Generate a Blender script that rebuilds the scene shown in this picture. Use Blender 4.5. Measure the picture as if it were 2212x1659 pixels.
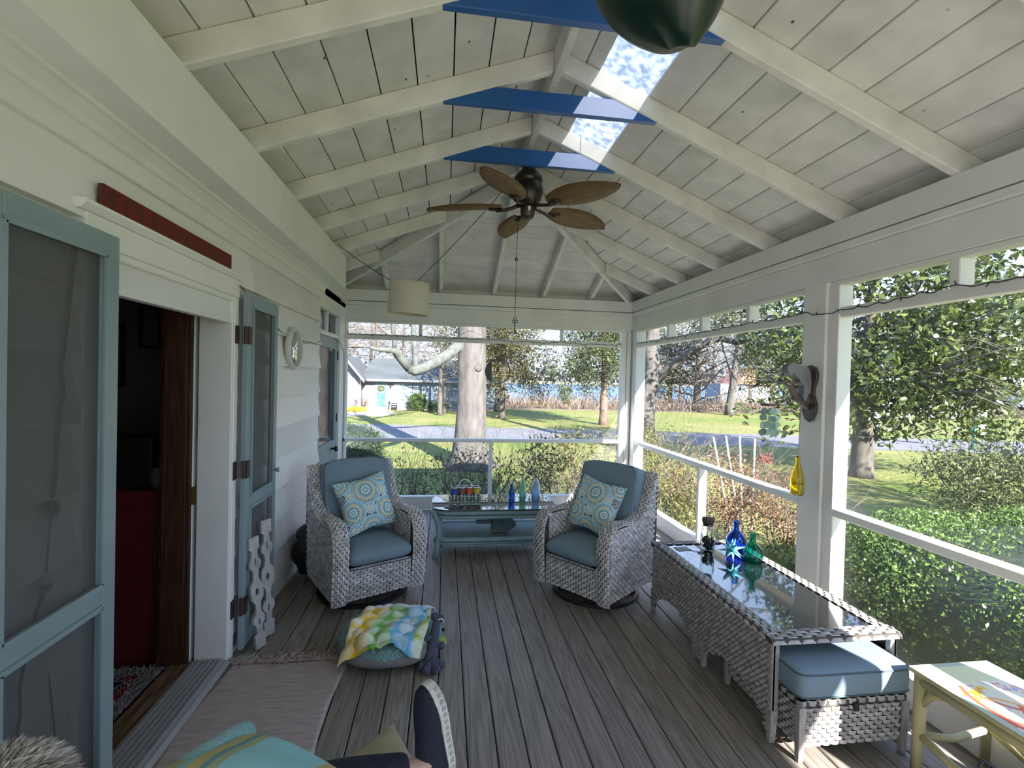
import bpy, bmesh, math, random
import numpy as np
from mathutils import Vector, Matrix

sc = bpy.context.scene
for o in list(bpy.data.objects):
    bpy.data.objects.remove(o, do_unlink=True)
COL = sc.collection

# ------------------------------------------------------------------ camera
W, H, FPX = 2212, 1659, 1050.0
YAW, PIT, ROL = (math.radians(a) for a in (7.844, -0.744, 1.424))
EYE = Vector((0, 0, 1.70))
_f = Vector((math.sin(YAW) * math.cos(PIT), math.cos(YAW) * math.cos(PIT), math.sin(PIT)))
_r = Vector((math.cos(YAW), -math.sin(YAW), 0))
_u = _r.cross(_f)
CR = math.cos(ROL) * _r + math.sin(ROL) * _u
CU = -math.sin(ROL) * _r + math.cos(ROL) * _u
cam_d = bpy.data.cameras.new('camera')
cam_d.sensor_width = 36
cam_d.lens = FPX / W * 36
cam_d.clip_end = 2000
cam_d.clip_start = 0.02
cam = bpy.data.objects.new('camera', cam_d)
COL.objects.link(cam)
M3 = Matrix((CR, CU, -_f)).transposed()
cam.matrix_world = Matrix.Translation(EYE) @ M3.to_4x4()
sc.camera = cam


def at(px, py, axis, val):
    """3-D point where the sight line of a photograph pixel meets the plane axis = val (used to read positions off the photograph)."""
    d = ((px - W / 2) * CR - (py - H / 2) * CU) / FPX + _f
    i = 'xyz'.index(axis)
    return EYE + d * ((val - EYE[i]) / d[i])


# ------------------------------------------------------------------ world, sun, exposure
SUN_DIR = Vector((-0.34, 1.0, -0.58)).normalized()      # direction the sunlight travels
w = bpy.data.worlds.new('sky'); sc.world = w
w.use_nodes = True
nt = w.node_tree; nt.nodes.clear()
gtc = nt.nodes.new('ShaderNodeTexCoord'); gsp = nt.nodes.new('ShaderNodeSeparateXYZ')
sky = nt.nodes.new('ShaderNodeValToRGB')                 # clear spring sky: pale at the horizon, deeper blue overhead
sky.color_ramp.elements[0].position = 0.0; sky.color_ramp.elements[0].color = (0.62, 0.76, 0.98, 1)
sky.color_ramp.elements[1].position = 0.75; sky.color_ramp.elements[1].color = (0.24, 0.44, 0.90, 1)
nt.links.new(gtc.outputs['Generated'], gsp.inputs[0]); nt.links.new(gsp.outputs['Z'], sky.inputs[0])
bg = nt.nodes.new('ShaderNodeBackground'); bg.inputs['Strength'].default_value = 0.70
wo = nt.nodes.new('ShaderNodeOutputWorld')
nt.links.new(sky.outputs[0], bg.inputs[0]); nt.links.new(bg.outputs[0], wo.inputs[0])
sl = bpy.data.lights.new('sun', 'SUN'); sl.energy = 7.5; sl.angle = math.radians(0.6)
sl.color = (1.0, 0.955, 0.885)
sun = bpy.data.objects.new('sun', sl); COL.objects.link(sun)
sun.rotation_euler = SUN_DIR.to_track_quat('-Z', 'Y').to_euler()
sun.location = (6, -12, 12)
sc.view_settings.view_transform = 'Standard'
sc.view_settings.look = 'None'
sc.view_settings.gamma = 1
sc.view_settings.use_curve_mapping = False
sc.view_settings.exposure = 2.05
try:
    sc.cycles.max_bounces = 10; sc.cycles.diffuse_bounces = 6; sc.cycles.glossy_bounces = 4
    sc.cycles.transmission_bounces = 8; sc.cycles.transparent_max_bounces = 24
    sc.cycles.use_denoising = True
    sc.cycles.caustics_reflective = False; sc.cycles.caustics_refractive = False
    sc.cycles.sample_clamp_indirect = 6
except Exception:
    pass


# ------------------------------------------------------------------ materials
def S(r, g, b):
    def c(v):
        v /= 255.0
        return v / 12.92 if v <= 0.04045 else ((v + 0.055) / 1.055) ** 2.4
    return (c(r), c(g), c(b), 1.0)


def _new(name):
    m = bpy.data.materials.new(name); m.use_nodes = True
    t = m.node_tree
    b = t.nodes['Principled BSDF']
    return m, t, b


def mat(name, c1, c2=None, scale=6.0, rough=0.6, bump=0.0, stretch=(1, 1, 1), metal=0.0, spec=0.5, detail=5.0,
        contrast=0.5, island=False, rand=0.0, bscale=None, trans=0.0, coat=0.0):
    """Principled material whose colour wanders between c1 and c2 by object-space noise (or per loose piece)."""
    m, t, b = _new(name)
    N, L = t.nodes, t.links
    b.inputs['Roughness'].default_value = rough
    b.inputs['Metallic'].default_value = metal
    b.inputs['Specular IOR Level'].default_value = spec
    if coat:
        b.inputs['Coat Weight'].default_value = coat
        b.inputs['Coat Roughness'].default_value = 0.08
    c2 = c2 or c1
    tc = N.new('ShaderNodeTexCoord'); mp = N.new('ShaderNodeMapping')
    mp.inputs['Scale'].default_value = stretch
    L.new(tc.outputs['Object'], mp.inputs[0])
    vec = mp.outputs[0]
    if rand:
        oi = N.new('ShaderNodeObjectInfo'); vm = N.new('ShaderNodeVectorMath'); vm.operation = 'MULTIPLY_ADD'
        vm.inputs[1].default_value = (37, 61, 29)
        L.new(oi.outputs['Random'], vm.inputs[0]); L.new(mp.outputs[0], vm.inputs[2]); vec = vm.outputs[0]
    nz = N.new('ShaderNodeTexNoise'); nz.inputs['Scale'].default_value = scale; nz.inputs['Detail'].default_value = detail
    L.new(vec, nz.inputs['Vector'])
    rp = N.new('ShaderNodeValToRGB')
    rp.color_ramp.elements[0].color = c1; rp.color_ramp.elements[1].color = c2
    rp.color_ramp.elements[0].position = 0.5 - contrast / 2 + 0.0; rp.color_ramp.elements[1].position = 0.5 + contrast / 2
    if island:
        ge = N.new('ShaderNodeNewGeometry'); ad = N.new('ShaderNodeMath'); ad.operation = 'MULTIPLY_ADD'
        ad.inputs[1].default_value = 0.6
        L.new(nz.outputs['Fac'], ad.inputs[2])
        su = N.new('ShaderNodeMath'); su.operation = 'SUBTRACT'; su.inputs[1].default_value = 0.3
        L.new(ge.outputs['Random Per Island'], ad.inputs[0]); L.new(ad.outputs[0], su.inputs[0]); L.new(su.outputs[0], rp.inputs[0])
    else:
        L.new(nz.outputs['Fac'], rp.inputs[0])
    col = rp.outputs[0]
    if rand:
        hs = N.new('ShaderNodeHueSaturation'); mr = N.new('ShaderNodeMapRange')
        mr.inputs[3].default_value = 1 - rand; mr.inputs[4].default_value = 1 + rand
        L.new(oi.outputs['Random'], mr.inputs[0]); L.new(mr.outputs[0], hs.inputs['Value']); L.new(col, hs.inputs['Color']); col = hs.outputs[0]
    L.new(col, b.inputs['Base Color'])
    if bump:
        bp = N.new('ShaderNodeBump'); bp.inputs['Strength'].default_value = bump; bp.inputs['Distance'].default_value = 0.01
        n2 = nz
        if bscale:
            n2 = N.new('ShaderNodeTexNoise'); n2.inputs['Scale'].default_value = bscale; L.new(vec, n2.inputs['Vector'])
        L.new(n2.outputs['Fac'], bp.inputs['Height']); L.new(bp.outputs[0], b.inputs['Normal'])
    if trans:
        tr = N.new('ShaderNodeBsdfTranslucent'); mx = N.new('ShaderNodeMixShader'); mx.inputs[0].default_value = trans
        L.new(col, tr.inputs[0]); L.new(b.outputs[0], mx.inputs[1]); L.new(tr.outputs[0], mx.inputs[2])
        L.new(mx.outputs[0], N['Material Output'].inputs[0])
    return m


def mat_attr(name, rough=0.8, bump=0.0, bscale=80, spec=0.3, trans=0.0):
    """Print on cloth / paint: colour from the mesh's own colour attribute."""
    m, t, b = _new(name)
    N, L = t.nodes, t.links
    a = N.new('ShaderNodeAttribute'); a.attribute_name = 'print'
    L.new(a.outputs['Color'], b.inputs['Base Color'])
    b.inputs['Roughness'].default_value = rough; b.inputs['Specular IOR Level'].default_value = spec
    if bump:
        tc = N.new('ShaderNodeTexCoord'); nz = N.new('ShaderNodeTexNoise'); nz.inputs['Scale'].default_value = bscale
        bp = N.new('ShaderNodeBump'); bp.inputs['Strength'].default_value = bump; bp.inputs['Distance'].default_value = 0.003
        L.new(tc.outputs['Object'], nz.inputs['Vector']); L.new(nz.outputs['Fac'], bp.inputs['Height']); L.new(bp.outputs[0], b.inputs['Normal'])
    return m


def mat_glass(name, c, rough=0.02, ior=1.45, tint=1.0):
    m, t, b = _new(name)
    b.inputs['Base Color'].default_value = c
    b.inputs['Transmission Weight'].default_value = tint
    b.inputs['Roughness'].default_value = rough; b.inputs['IOR'].default_value = ior
    return m


def mat_thin(name, c, alpha, rough=0.05):
    """Thin sheet: part see-through, part glossy/diffuse (panes, insect screen)."""
    m, t, b = _new(name)
    N, L = t.nodes, t.links
    b.inputs['Base Color'].default_value = c; b.inputs['Roughness'].default_value = rough
    tr = N.new('ShaderNodeBsdfTransparent'); mx = N.new('ShaderNodeMixShader'); mx.inputs[0].default_value = alpha
    L.new(tr.outputs[0], mx.inputs[1]); L.new(b.outputs[0], mx.inputs[2]); L.new(mx.outputs[0], N['Material Output'].inputs[0])
    return m


def mat_pane(name, tint, boost=1.0):
    """clear sheet glass: see-through with Fresnel reflection"""
    m, t, b = _new(name)
    N, L = t.nodes, t.links
    tr = N.new('ShaderNodeBsdfTransparent'); tr.inputs[0].default_value = tint
    gl = N.new('ShaderNodeBsdfGlossy'); gl.inputs['Roughness'].default_value = 0.01
    fr = N.new('ShaderNodeFresnel'); fr.inputs['IOR'].default_value = 1.5
    ma = N.new('ShaderNodeMath'); ma.operation = 'MULTIPLY'; ma.inputs[1].default_value = boost; ma.use_clamp = True
    mx = N.new('ShaderNodeMixShader')
    L.new(fr.outputs[0], ma.inputs[0]); L.new(ma.outputs[0], mx.inputs[0]); L.new(tr.outputs[0], mx.inputs[1]); L.new(gl.outputs[0], mx.inputs[2])
    L.new(mx.outputs[0], N['Material Output'].inputs[0])
    return m


def mat_wood(name, c1, c2, scale=1.0, rough=0.55, axis='Y', rand=0.12, bump=0.25):
    """Grained board: long streaks plus distorted growth rings."""
    m, t, b = _new(name)
    N, L = t.nodes, t.links
    b.inputs['Roughness'].default_value = rough
    b.inputs['Specular IOR Level'].default_value = 0.35
    tc = N.new('ShaderNodeTexCoord'); oi = N.new('ShaderNodeObjectInfo')
    vm = N.new('ShaderNodeVectorMath'); vm.operation = 'MULTIPLY_ADD'; vm.inputs[1].default_value = (13, 71, 7)
    L.new(oi.outputs['Random'], vm.inputs[0]); L.new(tc.outputs['Object'], vm.inputs[2])
    mp = N.new('ShaderNodeMapping')
    st = {'Y': (9, 0.55, 9), 'X': (0.55, 9, 9), 'Z': (9, 9, 0.55)}[axis]
    mp.inputs['Scale'].default_value = tuple(v * scale for v in st)
    L.new(vm.outputs[0], mp.inputs[0])
    n1 = N.new('ShaderNodeTexNoise'); n1.inputs['Scale'].default_value = 1.3; n1.inputs['Detail'].default_value = 1.5
    L.new(mp.outputs[0], n1.inputs['Vector'])
    mu = N.new('ShaderNodeMath'); mu.operation = 'MULTIPLY'; mu.inputs[1].default_value = 11
    L.new(n1.outputs['Fac'], mu.inputs[0])
    fr = N.new('ShaderNodeMath'); fr.operation = 'PINGPONG'; fr.inputs[1].default_value = 0.5
    L.new(mu.outputs[0], fr.inputs[0])
    n2 = N.new('ShaderNodeTexNoise'); n2.inputs['Scale'].default_value = 9; n2.inputs['Detail'].default_value = 4
    L.new(mp.outputs[0], n2.inputs['Vector'])
    ad = N.new('ShaderNodeMath'); ad.operation = 'MULTIPLY_ADD'; ad.inputs[1].default_value = 0.9
    L.new(fr.outputs[0], ad.inputs[0])
    sb = N.new('ShaderNodeMath'); sb.operation = 'MULTIPLY'; sb.inputs[1].default_value = 0.75
    L.new(n2.outputs['Fac'], sb.inputs[0]); L.new(sb.outputs[0], ad.inputs[2])
    rp = N.new('ShaderNodeValToRGB')
    rp.color_ramp.elements[0].position = 0.25; rp.color_ramp.elements[1].position = 0.85
    rp.color_ramp.elements[0].color = c1; rp.color_ramp.elements[1].color = c2
    L.new(ad.outputs[0], rp.inputs[0])
    hs = N.new('ShaderNodeHueSaturation'); mr = N.new('ShaderNodeMapRange')
    mr.inputs[3].default_value = 1 - rand; mr.inputs[4].default_value = 1 + rand
    L.new(oi.outputs['Random'], mr.inputs[0]); L.new(mr.outputs[0], hs.inputs['Value']); L.new(rp.outputs[0], hs.inputs['Color'])
    L.new(hs.outputs[0], b.inputs['Base Color'])
    bp = N.new('ShaderNodeBump'); bp.inputs['Strength'].default_value = bump; bp.inputs['Distance'].default_value = 0.004
    L.new(ad.outputs[0], bp.inputs['Height']); L.new(bp.outputs[0], b.inputs['Normal'])
    return m


def mat_painted_board(name, c, knots=S(60, 55, 48), rand=0.05, axis='Y'):
    """White-painted rough board with dark knot and nail specks."""
    m, t, b = _new(name)
    N, L = t.nodes, t.links
    b.inputs['Roughness'].default_value = 0.7; b.inputs['Specular IOR Level'].default_value = 0.25
    tc = N.new('ShaderNodeTexCoord'); oi = N.new('ShaderNodeObjectInfo')
    vm = N.new('ShaderNodeVectorMath'); vm.operation = 'MULTIPLY_ADD'; vm.inputs[1].default_value = (5, 17, 3)
    L.new(oi.outputs['Random'], vm.inputs[0]); L.new(tc.outputs['Object'], vm.inputs[2])
    vo = N.new('ShaderNodeTexVoronoi'); vo.inputs['Scale'].default_value = 8.0; vo.inputs['Randomness'].default_value = 1
    fl = N.new('ShaderNodeMapping'); fl.inputs['Scale'].default_value = (1.0, 0.6, 0.0); L.new(vm.outputs[0], fl.inputs[0]); L.new(fl.outputs[0], vo.inputs['Vector'])
    lt = N.new('ShaderNodeMapRange'); lt.inputs[1].default_value = 0.028; lt.inputs[2].default_value = 0.062
    L.new(vo.outputs['Distance'], lt.inputs[0])
    nz = N.new('ShaderNodeTexNoise'); nz.inputs['Scale'].default_value = 5; nz.inputs['Detail'].default_value = 6
    L.new(vm.outputs[0], nz.inputs['Vector'])
    rp = N.new('ShaderNodeValToRGB')
    rp.color_ramp.elements[0].position = 0.3; rp.color_ramp.elements[1].position = 0.62
    rp.color_ramp.elements[0].color = tuple(v * 0.82 for v in c[:3]) + (1,); rp.color_ramp.elements[1].color = c
    L.new(nz.outputs['Fac'], rp.inputs[0])
    mx = N.new('ShaderNodeMix'); mx.data_type = 'RGBA'
    mx.inputs[6].default_value = knots
    L.new(lt.outputs[0], mx.inputs[0]); L.new(rp.outputs[0], mx.inputs[7])
    hs = N.new('ShaderNodeHueSaturation'); mr = N.new('ShaderNodeMapRange')
    mr.inputs[3].default_value = 1 - rand; mr.inputs[4].default_value = 1 + rand
    L.new(oi.outputs['Random'], mr.inputs[0]); L.new(mr.outputs[0], hs.inputs['Value']); L.new(mx.outputs[2], hs.inputs['Color'])
    L.new(hs.outputs[0], b.inputs['Base Color'])
    bp = N.new('ShaderNodeBump'); bp.inputs['Strength'].default_value = 0.15; bp.inputs['Distance'].default_value = 0.004
    n3 = N.new('ShaderNodeTexNoise'); n3.inputs['Scale'].default_value = 60
    L.new(vm.outputs[0], n3.inputs['Vector']); L.new(n3.outputs['Fac'], bp.inputs['Height']); L.new(bp.outputs[0], b.inputs['Normal'])
    return m


M = {}
M['white'] = mat('white_paint', (0.72, 0.725, 0.705, 1), (0.80, 0.805, 0.785, 1), 3.5, 0.55, 0.05, bscale=40)
M['white_trim'] = mat('white_trim_paint', (0.78, 0.78, 0.76, 1), (0.85, 0.85, 0.83, 1), 5, 0.45)
M['roof_board'] = mat_painted_board('roof_board_paint', (0.74, 0.735, 0.715, 1))
M['rafter'] = mat_painted_board('rafter_paint', (0.78, 0.775, 0.745, 1), knots=S(105, 98, 86), rand=0.03)
M['siding'] = mat('siding_paint', (0.70, 0.695, 0.68, 1), (0.84, 0.84, 0.83, 1), 2.2, 0.6, 0.08, stretch=(1, 0.5, 1.2), rand=0.09, bscale=30)
M['deck'] = mat_wood('weathered_deck', (0.150, 0.130, 0.116, 1), (0.29, 0.252, 0.226, 1), 1.0, 0.5)
M['dark'] = mat('dark_gap', (0.012, 0.011, 0.010, 1))
M['blue'] = mat('blue_paint', (0.012, 0.085, 0.30, 1), (0.018, 0.115, 0.38, 1), 4, 0.4, 0.1)
M['teal_frame'] = mat('teal_door_paint', (0.22, 0.295, 0.32, 1), (0.26, 0.34, 0.365, 1), 5, 0.5)
M['iron'] = mat('rusty_hinge', (0.03, 0.018, 0.014, 1), (0.055, 0.03, 0.022, 1), 40, 0.6)
M['black'] = mat('black_metal', (0.012, 0.012, 0.014, 1), (0.02, 0.02, 0.022, 1), 20, 0.4)
M['bronze'] = mat('bronze_metal', (0.028, 0.022, 0.018, 1), (0.06, 0.045, 0.035, 1), 30, 0.35, metal=0.6)
M['alu'] = mat('threshold_metal', (0.36, 0.36, 0.375, 1), (0.40, 0.40, 0.415, 1), 8, 0.45, metal=0.25)
M['sill_wood'] = mat_wood('sill_wood', (0.05, 0.03, 0.016, 1), (0.20, 0.13, 0.075, 1), 1.0, 0.4)
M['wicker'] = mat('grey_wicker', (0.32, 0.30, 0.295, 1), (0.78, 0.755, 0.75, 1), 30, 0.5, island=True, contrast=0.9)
M['wicker_table'] = mat('shaded_wicker', (0.20, 0.19, 0.185, 1), (0.50, 0.48, 0.475, 1), 30, 0.5, island=True, contrast=0.9)  # darker copy of the chair wicker, with shade put into the colour
M['wicker_dark'] = mat('wicker_backing', (0.05, 0.042, 0.037, 1), (0.085, 0.07, 0.06, 1), 60, 0.8)
M['cushion'] = mat('slate_blue_fabric', (0.175, 0.245, 0.305, 1), (0.20, 0.28, 0.345, 1), 3, 0.85, 0.12, bscale=350)
M['piping'] = mat('dark_piping', (0.06, 0.09, 0.115, 1))
M['teal_rattan'] = mat('teal_rattan', (0.20, 0.31, 0.325, 1), (0.27, 0.39, 0.405, 1), 12, 0.45)
M['glass'] = mat_glass('clear_glass', (0.93, 0.98, 0.97, 1))
M['tabletop_glass'] = mat_pane('tabletop_glass', (0.62, 0.72, 0.72, 1), 1.7)
M['black_glass'] = mat('black_glass', (0.006, 0.006, 0.007, 1), rough=0.015, spec=1.0, coat=1.0)
M['screen'] = mat_thin('insect_screen', (0.35, 0.37, 0.38, 1), 0.05, 0.9)
M['screen_door'] = mat_thin('door_screen', (0.105, 0.11, 0.115, 1), 0.50, 0.9)
M['pane'] = mat_pane('window_pane', (0.8, 0.83, 0.84, 1), 1.3)
M['skylight'] = None
M['bark'] = mat('pale_bark', (0.05, 0.046, 0.042, 1), (0.115, 0.105, 0.097, 1), 3.0, 0.9, 0.9, stretch=(3, 3, 0.9), bscale=7)
M['bark_dark'] = mat('grey_bark', (0.035, 0.031, 0.026, 1), (0.11, 0.098, 0.083, 1), 4.0, 0.9, 0.8, stretch=(2, 2, 0.8))  # bark tone darkened to stand in for canopy shade on the magnolia trunk
M['twig'] = mat('bare_twig', (0.07, 0.057, 0.046, 1), (0.15, 0.122, 0.098, 1), 3, 0.9)
M['twig_dark'] = mat('dark_twig', (0.05, 0.04, 0.032, 1), (0.12, 0.095, 0.075, 1), 3, 0.9)


def leafmat(name, c1, c2, trans=0.25, rough=0.55, spec=0.4):
    return mat(name, c1, c2, 2.0, rough, island=True, contrast=0.85, trans=trans, spec=spec)


M['magnolia'] = leafmat('magnolia_leaf', (0.015, 0.032, 0.012, 1), (0.11, 0.14, 0.035, 1), 0.2, 0.25, 0.6)
M['hedge'] = leafmat('hedge_leaf', (0.035, 0.075, 0.018, 1), (0.14, 0.22, 0.05, 1), 0.25, 0.35, 0.5)
M['cedar'] = leafmat('cedar_leaf', (0.035, 0.045, 0.015, 1), (0.15, 0.125, 0.045, 1), 0.3)
M['pine'] = leafmat('pine_needles', (0.035, 0.055, 0.02, 1), (0.14, 0.155, 0.055, 1), 0.3)
M['azalea'] = leafmat('azalea_leaf', (0.045, 0.05, 0.022, 1), (0.15, 0.15, 0.06, 1), 0.25)
M['boxwood'] = leafmat('boxwood_leaf', (0.02, 0.045, 0.015, 1), (0.06, 0.10, 0.035, 1), 0.2)
M['yellow_shrub'] = leafmat('yellow_green_leaf', (0.06, 0.07, 0.018, 1), (0.21, 0.19, 0.05, 1), 0.3)
M['nandina'] = leafmat('red_brown_leaf', (0.10, 0.045, 0.03, 1), (0.27, 0.16, 0.09, 1), 0.3)
M['red_berry'] = mat('red_berry', (0.55, 0.02, 0.02, 1), (0.7, 0.05, 0.04, 1))
M['yew'] = leafmat('feathery_leaf', (0.06, 0.08, 0.03, 1), (0.19, 0.20, 0.08, 1), 0.3)
M['groundcover'] = leafmat('groundcover_leaf', (0.10, 0.16, 0.03, 1), (0.32, 0.38, 0.09, 1), 0.3)
M['reed'] = leafmat('dry_reed', (0.13, 0.09, 0.06, 1), (0.235, 0.17, 0.115, 1), 0.2)
M['far_twig'] = leafmat('far_twigs', (0.09, 0.07, 0.06, 1), (0.19, 0.155, 0.13, 1), 0.2)
M['daffodil'] = mat('yellow_petal', (0.75, 0.55, 0.02, 1), (0.85, 0.68, 0.05, 1))


# ------------------------------------------------------------------ geometry helpers
class MB:
    def __init__(s):
        s.v = []; s.f = []

    def add(s, vs, fs):
        n = len(s.v); s.v += [tuple(p) for p in vs]; s.f += [tuple(i + n for i in f) for f in fs]; return s

    def box(s, a, b):
        x0, y0, z0 = (min(a[i], b[i]) for i in range(3)); x1, y1, z1 = (max(a[i], b[i]) for i in range(3))
        return s.add([(x0, y0, z0), (x1, y0, z0), (x1, y1, z0), (x0, y1, z0), (x0, y0, z1), (x1, y0, z1), (x1, y1, z1), (x0, y1, z1)],
                     [(0, 3, 2, 1), (4, 5, 6, 7), (0, 1, 5, 4), (1, 2, 6, 5), (2, 3, 7, 6), (3, 0, 4, 7)])

    def hexa(s, p):      # eight corners: bottom loop then top loop
        return s.add(p, [(0, 3, 2, 1), (4, 5, 6, 7), (0, 1, 5, 4), (1, 2, 6, 5), (2, 3, 7, 6), (3, 0, 4, 7)])

    def prism(s, poly, axis, a, b):
        """extrude a 2-D polygon along an axis; poly gives the other two coordinates in x,y,z order"""
        def pt(p, t):
            if axis == 'x': return (t, p[0], p[1])
            if axis == 'y': return (p[0], t, p[1])
            return (p[0], p[1], t)
        n = len(poly)
        return s.add([pt(p, a) for p in poly] + [pt(p, b) for p in poly],
                     [tuple(range(n))[::-1], tuple(range(n, 2 * n))] + [(i, (i + 1) % n, n + (i + 1) % n, n + i) for i in range(n)])

    def tube(s, pts, r, n=8, cap=True, squash=1.0):
        pts = [Vector(p) for p in pts]
        rs = r if isinstance(r, (list, tuple)) else [r] * len(pts)
        vs = []; up = None
        for i, p in enumerate(pts):
            d = (pts[min(i + 1, len(pts) - 1)] - pts[max(i - 1, 0)])
            if d.length < 1e-9: d = Vector((0, 0, 1))
            d.normalize()
            if up is None:
                up = Vector((0, 0, 1)) if abs(d.z) < 0.9 else Vector((1, 0, 0))
            a = up - d * up.dot(d)
            if a.length < 1e-4:
                a = d.orthogonal()
            a.normalize(); up = a; bb = d.cross(a)
            for k in range(n):
                t = 2 * math.pi * k / n
                vs.append(p + (a * math.cos(t) * squash + bb * math.sin(t)) * rs[i])
        fs = []
        for i in range(len(pts) - 1):
            for k in range(n):
                k2 = (k + 1) % n
                fs.append((i * n + k, i * n + k2, (i + 1) * n + k2, (i + 1) * n + k))
        if cap:
            fs.append(tuple(range(n))[::-1]); fs.append(tuple(range((len(pts) - 1) * n, len(pts) * n)))
        return s.add(vs, fs)

    def lathe(s, prof, n=24, c=(0, 0, 0), fn=None, close=False, caps=True):
        vs = []
        for r, z in prof:
            for k in range(n):
                t = 2 * math.pi * k / n
                rr = r * (fn(t, z) if fn else 1)
                vs.append((c[0] + rr * math.cos(t), c[1] + rr * math.sin(t), c[2] + z))
        fs = []
        m = len(prof)
        for i in range(m - 1 + (1 if close else 0)):
            j = (i + 1) % m
            for k in range(n):
                k2 = (k + 1) % n
                fs.append((i * n + k, i * n + k2, j * n + k2, j * n + k))
        if not close and caps:
            if prof[0][0] > 1e-6: fs.append(tuple(range(n))[::-1])
            if prof[-1][0] > 1e-6: fs.append(tuple(range((m - 1) * n, m * n)))
        return s.add(vs, fs)

    def ball(s, c, r, n=10, m=7, sc_=(1, 1, 1)):
        prof = [(max(1e-7, math.sin(math.pi * i / m)), -math.cos(math.pi * i / m)) for i in range(m + 1)]
        vs = []
        for rr, z in prof:
            for k in range(n):
                t = 2 * math.pi * k / n
                vs.append((c[0] + r * sc_[0] * rr * math.cos(t), c[1] + r * sc_[1] * rr * math.sin(t), c[2] + r * sc_[2] * z))
        fs = [(i * n + k, i * n + (k + 1) % n, (i + 1) * n + (k + 1) % n, (i + 1) * n + k) for i in range(m) for k in range(n)]
        return s.add(vs, fs)

    def grid(s, fn, nu, nv):
        vs = [fn(i / nu, j / nv) for j in range(nv + 1) for i in range(nu + 1)]
        fs = [(j * (nu + 1) + i, j * (nu + 1) + i + 1, (j + 1) * (nu + 1) + i + 1, (j + 1) * (nu + 1) + i) for j in range(nv) for i in range(nu)]
        return s.add(vs, fs)

    def xf(s, mtx, start=0):
        s.v[start:] = [tuple(mtx @ Vector(p)) for p in s.v[start:]]; return s

    def build(s, name, m, parent=None, smooth=False, bevel=0.0, merge=False, loc=None, sub=0, kind=None, seg=2):
        me = bpy.data.meshes.new(name)
        me.from_pydata(s.v, [], s.f)
        if merge or bevel:
            bm = bmesh.new(); bm.from_mesh(me)
            if merge: bmesh.ops.remove_doubles(bm, verts=bm.verts, dist=1e-5)
            bmesh.ops.recalc_face_normals(bm, faces=bm.faces)
            if bevel:
                bmesh.ops.bevel(bm, geom=[e for e in bm.edges if e.calc_face_angle(0) > 0.5], offset=bevel, segments=seg, affect='EDGES', profile=0.6, clamp_overlap=True)
            bm.to_mesh(me); bm.free()
        if smooth:
            me.polygons.foreach_set('use_smooth', [True] * len(me.polygons))
        if m: me.materials.append(m)
        me.update()
        o = bpy.data.objects.new(name, me); COL.objects.link(o)
        if parent: o.parent = parent
        if loc is not None: o.location = loc
        if sub:
            md = o.modifiers.new('smooth', 'SUBSURF'); md.levels = sub; md.render_levels = sub
        if kind: o['kind'] = kind
        return o


def tag(o, label=None, cat=None, group=None, kind=None):
    if label: o['label'] = label
    if cat: o['category'] = cat
    if group: o['group'] = group
    if kind: o['kind'] = kind
    return o


def empty(name, loc=(0, 0, 0), rz=0.0, rot=None):
    o = bpy.data.objects.new(name, None); COL.objects.link(o)
    o.empty_display_size = 0.05
    o.location = loc
    o.rotation_euler = rot if rot else (0, 0, rz)
    return o


def copy_tree(o, parent=None):
    c = o.copy(); COL.objects.link(c)
    if parent: c.parent = parent
    for ch in list(o.children): copy_tree(ch, c)
    return c


def inst(o, parent=None, loc=None, rot=None, scale=None):
    c = o.copy(); COL.objects.link(c)
    if parent: c.parent = parent
    if loc is not None: c.location = loc
    if rot is not None: c.rotation_euler = rot
    if scale is not None: c.scale = scale
    return c


def npmesh(name, V, Fq, m, parent=None, smooth=False, kind=None, colors=None):
    """mesh from numpy arrays: V (n,3), Fq (k,4)"""
    me = bpy.data.meshes.new(name)
    V = np.asarray(V, np.float32); Fq = np.asarray(Fq, np.int32)
    k = Fq.shape[1]
    me.vertices.add(len(V)); me.vertices.foreach_set('co', V.ravel())
    me.loops.add(Fq.size); me.loops.foreach_set('vertex_index', Fq.ravel())
    me.polygons.add(len(Fq)); me.polygons.foreach_set('loop_start', np.arange(0, Fq.size, k, dtype=np.int32))
    try: me.polygons.foreach_set('loop_total', np.full(len(Fq), k, np.int32))
    except Exception: pass
    if colors is not None:
        ca = me.color_attributes.new('print', 'FLOAT_COLOR', 'POINT')
        ca.data.foreach_set('color', np.asarray(colors, np.float32).ravel())
    if smooth: me.polygons.foreach_set('use_smooth', np.ones(len(Fq), bool))
    if m: me.materials.append(m)
    me.update(calc_edges=True); me.validate()
    o = bpy.data.objects.new(name, me); COL.objects.link(o)
    if parent: o.parent = parent
    if kind: o['kind'] = kind
    return o


def gridmesh(name, fn, nu, nv, m, parent=None, colfn=None, smooth=True):
    u, v = np.meshgrid(np.linspace(0, 1, nu + 1), np.linspace(0, 1, nv + 1))
    u = u.ravel(); v = v.ravel()
    P = fn(u, v)
    i = np.arange(nu)[None, :] + np.arange(nv)[:, None] * (nu + 1)
    i = i.ravel()
    Fq = np.stack([i, i + 1, i + nu + 2, i + nu + 1], 1)
    c = None
    if colfn is not None:
        c = np.ones((len(u), 4)); c[:, :3] = colfn(u, v)
    return npmesh(name, P, Fq, m, parent, smooth, None, c)


RNG = np.random.default_rng(7)
random.seed(11)


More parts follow.
